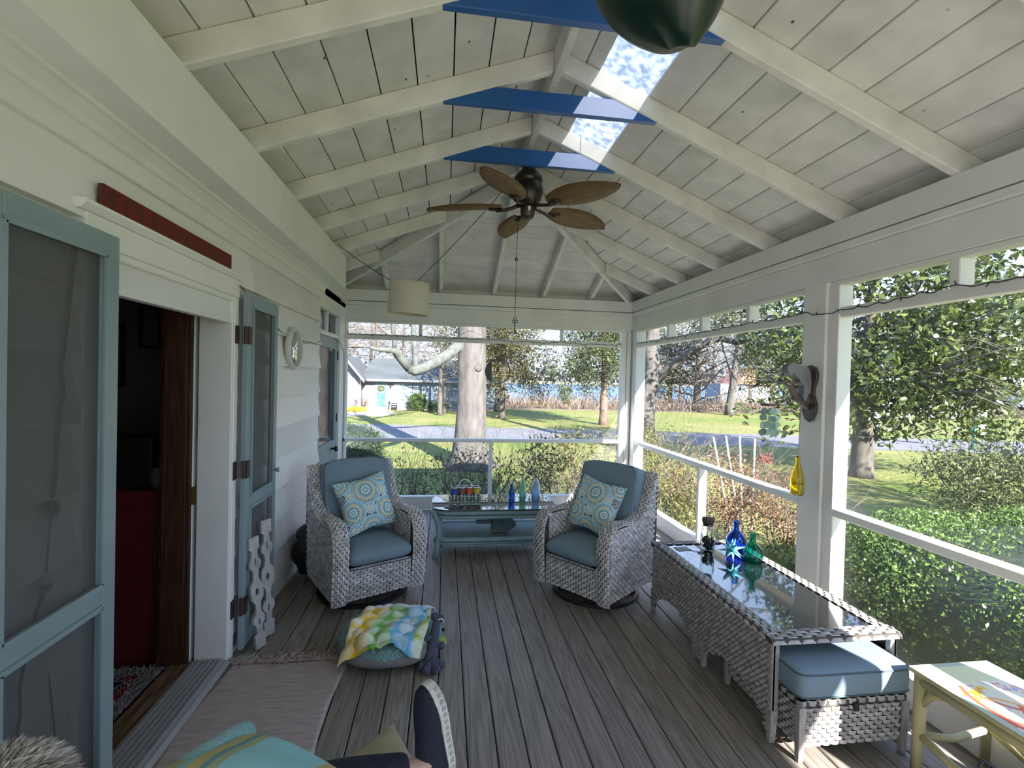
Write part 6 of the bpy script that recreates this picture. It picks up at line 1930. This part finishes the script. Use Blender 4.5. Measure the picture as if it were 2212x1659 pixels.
# right hand background
tree('pine_tree', G(1575, 897), 'tall pine with bare leaning trunk beyond the road', [((.8, 0, 8.3), (2.6, 2.4, 2.5), 55, 50, .40), ((1.6, 0, 5.9), (3.0, 2.6, 1.5), 45, 45, .36), ((-1.6, 0, 7.6), (2.0, 2, 1.8), 36, 45, .36), ((2.6, 0, 4.2), (2.2, 2, .9), 22, 40, .32)], M['pine'], .24, 9.5, .30, M['bark'], .32, 16, lean=(1.2, 0), limb_L=3.2, limb_z=(.30, .95))
tree('bare_tree', G(1505, 888), 'many stemmed bare tree with dark trunk left of the leaning pine', [((0, 0, 4.6), (2.8, 2.4, 2.6), 70, 26, .5)], M['far_twig'], .34, 6.0, .34, M['bark_dark'], .10, 26, limb_L=3.6, limb_z=(.18, .95))
tree('cedar_tree', at(1445, 885, 'y', 40).to_tuple()[:2] + (GZ0,), 'dense green cedar just right of the leaning limbed tree', [((0, 0, 4.0), (3.0, 2.6, 3.6), 110, 60, .42)], M['pine'], .22, 7, .26, M['bark_dark'], .4, 5)
tree('pine_tree', at(1668, 880, 'y', 42).to_tuple()[:2] + (GZ0,), 'yellow green pine clump behind the parrot bracket', [((0, 0, 5.6), (3.4, 2.6, 3.2), 90, 50, .45), ((-1.5, 0, 3), (2.5, 2, 1.4), 30, 45, .4)], M['yellow_shrub'], .24, 8, .22, M['bark_dark'], .35, 8)
tree('cedar_tree', at(1700, 880, 'y', 50).to_tuple()[:2] + (GZ0,), 'grey green tree far behind the yellow green pine', [((0, 0, 4.5), (3.6, 3, 3.4), 70, 50, .5)], M['pine'], .26, 8, .22, M['bark_dark'], .4, 5)
# line of far bare trees against the sky
k = 0
FARL = ['beyond the garage roof', 'behind the cottage ridge', 'behind the cottage roof middle', 'behind the cottage right end', 'left of the far water', 'beyond the leaning limb', 'above the reed bank', 'behind the dense green cedar', 'behind the magnolia left side', 'behind the magnolia middle', 'behind the magnolia right side', 'far left of the garage']
for px_, Y_, hgt in ((735, 52, 11), (800, 56, 12), (870, 50, 11), (960, 54, 12), (1090, 62, 10), (1470, 60, 13), (1620, 62, 12), (1540, 66, 14), (1840, 46, 10), (1960, 44, 10), (2120, 40, 10), (690, 44, 10)):
    p = at(px_, 850, 'y', Y_)
    tree('bare_tree', (p.x, Y_, GZ0 if Y_ < 44 else -1.0), 'tall leafless tan tree ' + FARL[k], [((0, 0, hgt * .62), (hgt * .34, hgt * .3, hgt * .36), 150, 34, hgt * .055)], M['far_twig'], .50, hgt, .22, M['twig'], .06, 18, group='far bare trees', limb_L=hgt * .36, limb_z=(.22, .95))
    k += 1
# far tree line over the water
V, F = leaves(np.stack([RNG.uniform(-150, 260, 5200), RNG.uniform(255, 275, 5200), RNG.gamma(2.0, 2.3, 5200) + .2], 1), 3.2, .7)
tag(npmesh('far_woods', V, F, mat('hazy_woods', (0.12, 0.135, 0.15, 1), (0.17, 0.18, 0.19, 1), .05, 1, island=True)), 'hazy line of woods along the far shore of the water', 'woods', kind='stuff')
# reeds and shrub line
n = 9000
u_ = RNG.random(n)
x_ = 1.0 + 54 * u_; y_ = 38.5 + RNG.normal(0, 1.0, n) - .06 * np.maximum(0, x_ - 20)
V, F = leaves(np.stack([x_, y_, GZ0 + RNG.gamma(3, .18, n)], 1), .75, .07, 2.5)
tag(npmesh('dry_reeds', V, F, M['reed']), 'long bank of dry tan reeds between lawn and water', 'reeds', kind='stuff')
n = 5200
x_ = 14 + 34 * RNG.random(n); y_ = 37.0 + RNG.normal(0, .5, n) - .08 * np.maximum(0, x_ - 18)
V, F = leaves(np.stack([x_, y_, GZ0 + np.abs(RNG.normal(.25, .32, n))], 1), .22, .25)
tag(npmesh('low_hedgerow', V, F, M['far_twig']), 'low purple brown bare hedgerow at the edge of the far lawn', 'hedge', kind='stuff')
# white far house with red roof
fh = at(1590, 800, 'y', 62)
h2 = tag(empty('far_house', (fh.x, 62, -1.0)), 'small distant white house with red brick chimney wall behind the pine', 'house')
MB().box((-2.2, 0, 0), (6.5, 4, 2.6)).build('wall', TRW, h2)
MB().prism([(-.4, 2.6), (4.4, 2.6), (2, 4.6)], 'y', -.3, 4.3).build('red_gable', mat('red_tile', (0.40, 0.16, 0.11, 1), (0.48, 0.2, 0.14, 1), 2), h2)
for k in range(4): MB().box((-1.6 + 2 * k, -.05, .8), (-.6 + 2 * k, -.01, 1.9)).build('window', GLZ, h2)
# long pale building glimpsed under the magnolia
fh = at(1990, 862, 'y', 33)
h3 = tag(empty('far_house', (fh.x, 33, GZ0)), 'long low white building glimpsed under the magnolia branches', 'house')
MB().box((-4.5, 0, 0), (6.0, 4, 1.55)).build('wall', mat('cream_wall', (0.68, 0.66, 0.62, 1)), h3)
MB().prism([(-.5, 1.5), (2, 2.4), (4.5, 1.5)], 'x', -4.7, 6.2).build('roof', ROOF, h3)
for k in range(5): MB().box((-3.8 + 2 * k, -.04, .6), (-2.9 + 2 * k, -.01, 1.25)).build('window', GLZ, h3)


# ---- magnolia at the right
mbase = G(1860, 1030)
mg = tag(empty('magnolia_tree', mbase), 'big glossy leaved magnolia with shade darkened trunk filling the right opening', 'tree')
mb = MB().tube([(0, 0, -.05), (0, 0, .25), (.02, 0, 1.2), (.05, 0, 2.2), (.12, 0, 4.2), (.2, 0, 7)], [.33, .27, .23, .19, .12, .04], 14)
mb.build('trunk', M['bark_dark'], mg, smooth=True)
mb = MB(); tips = []
for k in range(20):
    a = k * 2.4; z = 1.7 + 4.6 * k / 20
    limb(mb, (.05, 0, z), (math.cos(a), math.sin(a), .18), 2.9 - .09 * k, .065, 2, 5, 4, .6, 4, .16, tips=tips)
d_ = Vector(at(2040, 925, 'y', mbase.y)) - mbase
mb.tube([(.02, 0, 1.9), (.5, 0, 1.75), (.95, 0, 1.35), (1.5, 0, 1.05), d_], [.06, .045, .038, .03, .015], 7)
mb.build('branches', M['bark_dark'], mg, kind='stuff')
C = [clumps((.0, 0, 4.3), (3.1, 2.9, 2.9), 300, 30, .20, shell=.45), clumps((1.9, -.3, 3.2), (2.2, 1.8, 1.8), 150, 30, .20, shell=.3), clumps((-.6, .2, 2.2), (1.5, 1.4, .8), 40, 22, .18), clumps((.2, 0, 1.25), (.7, .6, .35), 12, 16, .12), clumps((3.8, .2, 3.6), (2.0, 1.6, 2.2), 130, 30, .20), clumps((2.6, -.6, 1.6), (1.7, .8, .7), 26, 20, .16)]
C = np.concatenate(C)
V, F = leaves(C, .20, .42, 0.1, curl=.08)
npmesh('foliage', V, F, M['magnolia'], mg, kind='stuff')
# nearest leaves, one by one, on the sprays that hang toward the porch
lf = MB().add([(0, 0, 0), (.035, .045, .010), (.12, .05, .018), (.20, 0, .0), (.12, -.05, .018), (.035, -.045, .010), (.10, 0, -.008)], [(0, 6, 1), (1, 6, 2), (2, 6, 3), (3, 6, 4), (4, 6, 5), (5, 6, 0)])
l0 = None
for (px_, py_, sp, n) in ((1712, 730, .16, 34), (1735, 770, .16, 30), (1690, 760, .12, 14), (1700, 850, .22, 46), (1730, 900, .20, 36), (1690, 940, .15, 20), (1640, 885, .20, 18), (1600, 880, .16, 12), (1850, 790, .25, 26), (1960, 900, .22, 26), (1950, 830, .3, 24), (2100, 800, .3, 14)):
    c_ = Vector(at(px_, py_, 'y', mbase.y - (1.1 if px_ < 1800 else 2.0))) - mbase
    for k in range(n):
        o = lf.build('leaf', M['magnolia'], mg) if l0 is None else inst(l0, mg)
        l0 = l0 or o
        o.location = c_ + Vector((random.gauss(0, sp), random.gauss(0, sp), random.gauss(0, sp)))
        o.rotation_euler = (random.uniform(-1.2, 1.2), random.uniform(-.9, .9), random.uniform(0, 6.28))
mb = MB()
for (px_, py_) in ((1725, 745), (1712, 860), (1650, 885), (1720, 905)):
    c_ = Vector(at(px_, py_, 'y', mbase.y - 1.1)) - mbase
    mb.tube([(.02, 0, 2.6), (c_.x * .5, c_.y * .5, (2.6 + c_.z) / 2 + .15), c_, c_ + Vector((-.4, 0, -.05))], [.04, .028, .018, .008], 5)
mb.build('low_branches', M['bark_dark'], mg, kind='stuff')


def bush(name, base, label, rad, k, per, sp, leafm, leaf, aspect=.5, stems=6, stem_L=.8, stem_m=None, zc=None, cat='bush', group=None, shell=0.0, depth=2, up=0.1):
    o = tag(empty(name, base), label, cat, group)
    if stems:
        mb = MB()
        for i in range(stems):
            a = i * 2.4; limb(mb, (.08 * math.cos(a), .08 * math.sin(a), -.02), (.5 * math.cos(a), .5 * math.sin(a), 1), stem_L, .013, depth, 4, 3, .55, 4, .14)
        mb.build('stems', stem_m or M['twig_dark'], o, kind='stuff')
    if k:
        V, F = leaves(clumps((0, 0, zc if zc is not None else rad[2]), rad, k, per, sp, shell=shell), leaf, aspect, up)
        V[:, 2] = np.maximum(V[:, 2], .01)
        npmesh('foliage', V, F, leafm, o, kind='stuff')
    return o


# clipped hedge by the right screen
hd = tag(empty('hedge', (5.95, 3.3, GZ0)), 'broad clipped green hedge close outside the right screen', 'hedge')
n = 62000
u_, v_, w_ = RNG.random(n), RNG.random(n), RNG.random(n)
th_ = RNG.uniform(0, 2 * np.pi, n); ph_ = np.arccos(RNG.uniform(0, 1, n))
sg_ = lambda q, e_: np.sign(q) * np.abs(q) ** e_
X_ = 2.15 * sg_(np.sin(ph_), .5) * sg_(np.cos(th_), .55); Yy = 1.95 * sg_(np.sin(ph_), .5) * sg_(np.sin(th_), .55); Zz = 1.10 * sg_(np.cos(ph_), .5)
k_ = (RNG.uniform(.90, 1.03, n) + .03 * np.sin(X_ * 5) * np.sin(Yy * 5.5 + 1))[:, None]
C = np.stack([X_, Yy, Zz], 1) * k_; C[:, 2] = np.maximum(C[:, 2], .02)
V, F = leaves(C, .036, .55, .5)
npmesh('foliage', V, F, M['hedge'], hd, kind='stuff')
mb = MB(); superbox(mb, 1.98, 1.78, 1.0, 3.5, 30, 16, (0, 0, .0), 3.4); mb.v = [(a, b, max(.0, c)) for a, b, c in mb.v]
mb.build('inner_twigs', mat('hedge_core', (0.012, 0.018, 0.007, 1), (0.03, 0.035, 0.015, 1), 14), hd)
bush('yew_shrub', (8.65, 6.6, GZ0), 'feathery grey green shrub behind the clipped hedge at the right edge', (.95, .95, .85), 130, 55, .15, M['yew'], .085, .28, 8, 1.5)
# bushes along the back of the porch
for i, (X, Y, R, lab) in enumerate(((-.55, 7.25, .55, 'sparse dark leaved azalea behind the left swivel chair'), (.15, 7.05, .5, 'sparse dark leaved azalea behind the glass table caddy'), (1.05, 7.15, .5, 'sparse dark leaved azalea behind the three small bottles'), (1.75, 7.05, .6, 'sparse dark leaved azalea behind the right swivel chair'), (.55, 7.6, .42, 'sparse dark leaved azalea in front of the pale trunk'))):
    bush('azalea_bush', (X, Y, GZ0), lab, (R, .35, .55), 34, 10, .055, M['azalea'], .055, .38, 14, .95, zc=.85, group='azaleas behind the porch', depth=3)
for i, (X, Y) in enumerate(((-.6, 6.75), (.3, 6.7), (1.2, 6.72), (2.0, 6.8))):
    bush('ground_ivy', (X, Y, GZ0), 'low dark leafy groundcover, clump %s along the back sill' % ('farthest left', 'second from left', 'third from left', 'farthest right')[i], (.55, .28, .16), 36, 12, .06, M['boxwood'], .075, .6, 0, zc=.42, group='groundcover behind the sill')
bush('yellow_azalea', (2.15, 8.6, GZ0), 'yellow green leaved shrub just left of the corner post', (.75, .6, .55), 60, 26, .09, M['yellow_shrub'], .075, .36, 8, 1.0, M['twig'], zc=.95)
bush('boxwood', (-2.35, 12.2, GZ0), 'dark green rounded boxwood beyond the glazed side door', (.95, .9, .62), 190, 60, .08, M['boxwood'], .05, .5, 0, zc=.55, shell=.75)
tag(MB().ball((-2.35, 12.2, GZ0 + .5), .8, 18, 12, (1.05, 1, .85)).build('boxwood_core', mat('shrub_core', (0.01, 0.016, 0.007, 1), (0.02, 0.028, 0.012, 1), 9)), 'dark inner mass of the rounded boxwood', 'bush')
p = G(902, 888); bush('round_bush', p, 'clipped round bush before the cottage windows', (.62, .6, .60), 120, 50, .07, M['hedge'], .07, .5, 0, zc=.62, shell=.7)
p = G(944, 891); bush('low_bush', p, 'low spreading dark bush at the foot of the bare tree', (.85, .6, .34), 80, 40, .09, M['boxwood'], .09, .5, 0, zc=.36)
p = G(752, 884); bush('gold_shrub', p, 'golden shrub at the garage corner', (.45, .5, .8), 50, 30, .1, M['yellow_shrub'], .1, .4, 4, 1.2, zc=.9)
p = G(775, 886); bush('bare_shrub', p, 'brown bare shrub between garage and cottage', (.5, .4, .45), 30, 20, .1, M['nandina'], .1, .3, 8, .9, M['twig'], zc=.5)
p = G(762, 889); bush('daffodil_bed', (p.x, p.y, GZ0), 'bed of yellow daffodils at the garage wall', (.9, .25, .10), 60, 20, .05, M['daffodil'], .09, .8, 0, zc=.16, cat='flowers')
# right garden strip: forsythia, nandina, stakes, flowers
bush('forsythia', (3.35, 8.3, GZ0), 'yellow green budding shrub right of the corner post', (.75, .7, .75), 90, 30, .08, M['yellow_shrub'], .055, .36, 10, 1.35, M['twig'], zc=.98, depth=3)
bush('forsythia', (4.6, 9.6, GZ0), 'loose twiggy olive shrub behind the four white stakes', (1.1, .7, .6), 80, 24, .10, M['azalea'], .06, .36, 10, 1.2, M['twig'], zc=.85, depth=3)
bush('olive_shrub', (3.25, 6.75, GZ0), 'olive leaved shrub below the right rail beside the stud', (.55, .6, .5), 90, 30, .07, M['yellow_shrub'], .06, .36, 9, .9, M['twig'], zc=.6, depth=3)
nd = bush('nandina', (4.15, 6.75, GZ0), 'red brown leaved shrub around the white stakes', (.85, .75, .62), 130, 34, .08, M['nandina'], .05, .38, 10, 1.2, M['twig'], zc=.72, depth=3)
nd2 = bush('nandina', (4.75, 6.2, GZ0), 'red brown leaved shrub close left of the white post', (.6, .5, .55), 80, 32, .07, M['nandina'], .05, .38, 8, 1.0, M['twig'], zc=.65, depth=3)
mb = MB()
for k in range(60):
    c_ = ((.55, -.2, 1.28), (.62, -.15, 1.30), (.3, -.3, 1.0))[k % 3]; mb.ball((c_[0] + random.gauss(0, .05), c_[1] + random.gauss(0, .05), c_[2] + random.gauss(0, .04)), .011, 6, 4)
mb.build('berries', M['red_berry'], nd, kind='stuff')
SW = mat('white_stake', (0.66, 0.66, 0.66, 1), (0.76, 0.76, 0.76, 1), 9, .5)
for k, (a, b_) in enumerate((((1541, 944), (1580, 1160)), ((1568, 942), (1600, 1160)), ((1598, 942), (1604, 1165)), ((1631, 948), (1622, 1165)))):
    A, B_ = at(*a, 'y', 6.62), at(*b_, 'y', 6.62); d = (B_ - A)
    B_ = A + d * ((GZ0 - A.z) / d.z)
    o = MB().tube([(0, 0, 0), A - B_], [.014, .014], 8).build('garden_stake', SW); o.location = B_
    tag(o, 'white garden stake among red brown shrubs, %s of four' % ('farthest left', 'second from left', 'third from left', 'farthest right')[k], 'stake', 'four white garden stakes')
for i, (X, Y) in enumerate(((2.95, 5.2), (3.05, 4.4), (3.35, 5.7), (3.6, 5.0), (4.45, 5.55))):
    bush('leafy_groundcover', (X, Y, GZ0), 'bright green leafy groundcover, %s of five clumps outside the right sill' % ('second farthest', 'nearest', 'farthest', 'middle', 'rightmost')[i], (.35, .4, .14), 44, 14, .06, M['groundcover'], .085, .65, 0, zc=.16, group='groundcover outside the right sill', up=.4)
# mailbox by the road
mbx = tag(empty('mailbox', (21.0, 16.7, GZ0)), 'white mailbox on a green post beside the road', 'mailbox')
MB().box((-.06, -.06, 0), (.06, .06, 1.15)).build('post', mat('green_post', (0.03, 0.20, 0.17, 1)), mbx)
MB().prism([(-.13, 1.15), (.13, 1.15), (.13, 1.32), (.08, 1.42), (-.08, 1.42), (-.13, 1.32)], 'y', -.3, .3).xf(Matrix.Rotation(1.3, 4, 'Z')).build('box', TRW, mbx)
tree('added_shade_tree', (11.6, 3.6, GZ0), 'broad dark unseen tree added outside the right edge to shade the lawn', [((0, 0, 3.0), (2.3, 2.0, 1.9), 150, 50, .25)], M['boxwood'], .12, 4, .2, M['bark_dark'], .5, 6)  # unseen tree, added only to throw shade on the right-hand lawn

# ================================================================== FOREGROUND: lounge seat, pillows, outstretched leg, pet
lg = tag(empty('lounge_seat', (-.45, .66, 0)), 'grey wicker lounge seat with blue cushion under the pillows at the near edge', 'lounge')
MB().box((-.66, -.52, .06), (.55, .52, .34)).build('frame', M['wicker'], lg, bevel=.02)
mb = superbox(MB(), .61, .53, .075, 10, 40, 12, (-.05, 0, .415), 5); mb.build('cushion', M['cushion'], lg, smooth=True)
for s in (-1, 1):
    for s2 in (-1, 1): MB().box((-.05 + s * .56, s2 * .46 - .03, 0), (-.05 + s * .56 + .05, s2 * .46 + .03, .06)).build('leg', M['wicker'], lg)
M['tan'] = mat('tan_linen', (0.26, 0.235, 0.15, 1), (0.34, 0.31, 0.205, 1), 16, .9, .2, bscale=220)
tp_ = pillow('tan_pillow', .44, M['tan'], None, .07, 40, .07)
tag(tp_, 'plain tan linen pillow, corner pointing away, under the navy trouser leg', 'pillow')
cA = at(850, 1563, 'y', 1.56)
e1 = (at(690, 1664, 'y', 1.36) - cA).normalized(); e2 = (at(905, 1660, 'y', 1.48) - cA); nrm = e1.cross(e2).normalized()
if nrm.z < 0: nrm = -nrm
e2 = nrm.cross(e1).normalized()
if e2.x < 0: e2 = -e2
x_ = (-e1).normalized(); z_ = (-e2).normalized(); y_ = z_.cross(x_)
tp_.matrix_world = Matrix.Translation(cA + (e1 + e2) * .22) @ Matrix((x_, y_, z_)).transposed().to_4x4()


def aquacol(u, v):
    c = np.tile(np.array(S(138, 192, 202)[:3]), (len(u), 1))
    for a, b_, col in ((.02, .10, (150, 150, 110)), (.10, .13, (110, 170, 180)), (.13, .19, (170, 160, 115)), (.19, .22, (90, 140, 150)), (.22, .26, (150, 160, 130)), (.62, .72, (170, 160, 115))): c[(v > a) & (v < b_)] = S(*col)[:3]
    return c


ap = pillow('aqua_pillow', .40, mat_attr('aqua_stripe', .9, .15, 300), aquacol, .07, 70, .06)
M['pillow_back'].node_tree  # shared back cloth
tag(ap, 'aqua pillow with tan stripes beside the rolled blue towel at the near edge', 'pillow')
cB = at(512, 1596, 'y', 1.27); e1 = (at(660, 1668, 'y', 1.22) - cB).normalized(); e2 = (at(455, 1690, 'y', 1.02) - cB).normalized()
nrm = e1.cross(e2).normalized(); e2 = nrm.cross(e1).normalized()
if e2.y > 0: e2 = -e2
x_ = e2; z_ = e1; y_ = z_.cross(x_)
ap.matrix_world = Matrix.Translation(cB + (e1 + e2) * .20) @ Matrix((x_, y_, z_)).transposed().to_4x4()
tA, tB = at(528, 1585, 'y', 1.25), at(395, 1690, 'y', .98)
o = MB().tube([tA + (tA - tB).normalized() * .012, tA, tA.lerp(tB, .25), tA.lerp(tB, .6), tB], [.012, .027, .034, .037, .04], 16).build('rolled_towel', mat('pale_aqua_terry', (0.24, 0.47, 0.53, 1), (0.34, 0.58, 0.64, 1), 60, .95, .8, bscale=260), None, smooth=True)
tag(o, 'rolled pale aqua terry towel lying along the aqua pillow', 'towel')

# leg of the seated photographer
pe = tag(empty('person', (-.25, .80, .5)), 'person lying back, one leg in navy trousers and navy slip-on shoe on the tan pillow', 'person')
PO = Vector((-.25, .80, .5))
ank = at(908, 1662, 'y', 1.30)
knee = at(640, 1712, 'y', 1.22); hip = Vector((-.20, .62, .60))


def skinmesh(name, joints, m, parent, sub=2):
    me = bpy.data.meshes.new(name)
    me.from_pydata([tuple(Vector(p) - PO) for p, r in joints], [(i, i + 1) for i in range(len(joints) - 1)], [])
    o = bpy.data.objects.new(name, me); COL.objects.link(o); o.parent = parent
    sk = o.modifiers.new('skin', 'SKIN')
    for i, (p, r) in enumerate(joints): me.skin_vertices[0].data[i].radius = (r, r)
    me.skin_vertices[0].data[0].use_root = True
    s_ = o.modifiers.new('sub', 'SUBSURF'); s_.levels = sub; s_.render_levels = sub
    me.materials.append(m)
    sk.use_smooth_shade = True
    return o


toe = at(926, 1530, 'y', 1.335); heel = at(962, 1700, 'y', 1.305)
ax = (toe - heel).normalized()
sole = Vector((.70, .68, .1)); sole = (sole - ax * sole.dot(ax)).normalized()
skinc = mat('skin', (0.42, 0.27, 0.22, 1), (0.50, 0.33, 0.27, 1), 12, .5)
skinmesh('leg_skin', [(hip, .075), (hip.lerp(knee, .6), .062), (knee, .05), (knee.lerp(ank, .45), .046), (ank - (ank - knee).normalized() * .05, .033), (ank, .030), (ank + sole * .045 + ax * .0, .032), (ank + sole * .06 + ax * .06, .03), (ank + sole * .072 + ax * .13, .024)], skinc, pe)
NV = mat('navy_cloth', (0.006, 0.008, 0.022, 1), (0.012, 0.015, 0.036, 1), 40, .9, .3, bscale=200)
cuff = ank - (ank - knee).normalized() * .030
skinmesh('trouser_leg', [(hip, .088), (hip.lerp(knee, .6), .074), (knee, .060), (knee.lerp(ank, .5), .056), (cuff - (cuff - knee).normalized() * .02, .047), (cuff, .046)], NV, pe)
# shoe
fx_ = ax; fz = -sole; fy = fz.cross(fx_)
O_ = ank + sole * .075 - ax * .052
ST = [(-.004, .014, .05), (.006, .027, .066), (.03, .034, .074), (.06, .035, .078), (.09, .036, .072), (.12, .040, .062), (.15, .0435, .054), (.18, .043, .047), (.205, .037, .040), (.225, .026, .032), (.236, .012, .022), (.2395, .003, .012)]


def loc2(p): return O_ + fx_ * p[0] + fy * p[1] + fz * p[2] - PO


mb = MB(); R = 14; vs = []
for (x_, w_, h_) in ST:
    for k in range(R + 1):
        a = math.pi * k / R; vs.append(loc2((x_, w_ * math.cos(a), .004 + h_ * math.sin(a) ** .75)))
mb.add(vs, [(i * (R + 1) + k, i * (R + 1) + k + 1, (i + 1) * (R + 1) + k + 1, (i + 1) * (R + 1) + k) for i in range(len(ST) - 1) for k in range(R)])
sh_ = mb.build('shoe', mat('navy_canvas', (0.004, 0.007, 0.020, 1), (0.008, 0.012, 0.030, 1), 60, .85, .2), pe, smooth=True)
out = [(x_, w_ + .003) for x_, w_, h_ in ST] + [(x_, -w_ - .003) for x_, w_, h_ in ST[::-1]]
mb = MB()
n = len(out)
vs = [loc2((p[0], p[1], -.014 - .003 * math.sin(p[0] * 13))) for p in out] + [loc2((p[0], p[1], .010 + .006 * (p[0] > .2))) for p in out]
mb.add(vs, [tuple(range(n))[::-1], tuple(range(n, 2 * n))] + [(i, (i + 1) % n, n + (i + 1) % n, n + i) for i in range(n)])
mb.build('sole', mat('white_rubber', (0.50, 0.50, 0.48, 1), (0.6, 0.6, 0.58, 1), 40, .6), sh_)
mb = MB()
for k in range(13):
    t_ = .012 + k * .017
    for s in (-1, 1):
        wv_ = np.interp(t_, [s_[0] for s_ in ST], [s_[1] for s_ in ST]) + .0035
        mb.hexa([loc2((t_ + dx, s * (wv_ + dy), dz)) for dz in (-.011, .001) for dx, dy in ((0, 0), (.011, 0), (.011, .0012), (0, .0012))])
mb.build('sole_groove', mat('grey_rubber', (0.33, 0.32, 0.31, 1)), sh_)

# the pet: pale shaggy dog sitting at the left end of the seat
hd_ = Vector((-.775, .95, .912))
dg = tag(empty('dog', (-.83, .85, .49)), 'shaggy cream and tan dog, crown of its head showing at the lower left', 'dog')
PO = Vector((-.83, .85, .49))
skinmesh('dog_body', [((-.83, .58, .56), .09), ((-.83, .70, .62), .11), ((-.83, .84, .68), .105), ((-.80, .92, .80), .07), (hd_ + Vector((0, -.02, 0)), .082), (hd_ + Vector((.0, .06, -.025)), .065), (hd_ + Vector((.01, .12, -.05)), .035)], mat('tan_coat', (0.20, 0.14, 0.115, 1), (0.34, 0.27, 0.23, 1), 9, .9), dg)
for s in (-1, 1):
    MB().tube([Vector((-.83 + s * .06, .88, .64)) - PO, Vector((-.83 + s * .06, .93, .55)) - PO, Vector((-.83 + s * .06, .95, .502)) - PO, Vector((-.83 + s * .06, .985, .500)) - PO], [.035, .027, .022, .020], 8).build('front_leg', mat('cream_leg', (0.40, 0.35, 0.30, 1)), dg, smooth=True)
    MB().add([hd_ + Vector((s * .07, -.02, .045)) - PO, hd_ + Vector((s * .115, -.03, -.01)) - PO, hd_ + Vector((s * .10, -.01, -.085)) - PO, hd_ + Vector((s * .08, .03, -.02)) - PO], [(0, 1, 2, 3)]).build('ear', mat('cream_ear', (0.42, 0.38, 0.33, 1)), dg)
C_ = []; D_ = []
n = 5200
d = RNG.normal(size=(n, 3)); d[:, 2] = np.abs(d[:, 2]) * 1.0 + .0; d /= np.linalg.norm(d, axis=1, keepdims=True)
base = np.array(hd_ - PO) + d * np.array([.088, .098, .080])
dr_ = d + RNG.normal(size=(n, 3)) * .28 + np.array([.15, .1, -.15]); dr_ /= np.linalg.norm(dr_, axis=1, keepdims=True)
Lh = RNG.uniform(.02, .048, (n, 1)); sd = np.cross(dr_, RNG.normal(size=(n, 3))); sd /= np.linalg.norm(sd, axis=1, keepdims=True)
tip = base + dr_ * Lh + np.array([0, 0, -.010]) * (Lh / .04) ** 2; mid = base + dr_ * Lh * .55
V = np.stack([base - sd * .0009, base + sd * .0009, mid + sd * .0008, tip], 1).reshape(-1, 3)
npmesh('shaggy_fur', V, np.arange(4 * n).reshape(-1, 4), mat('cream_fur', (0.22, 0.18, 0.15, 1), (0.66, 0.63, 0.58, 1), 9, .8, island=True, contrast=.6), dg, kind='stuff')
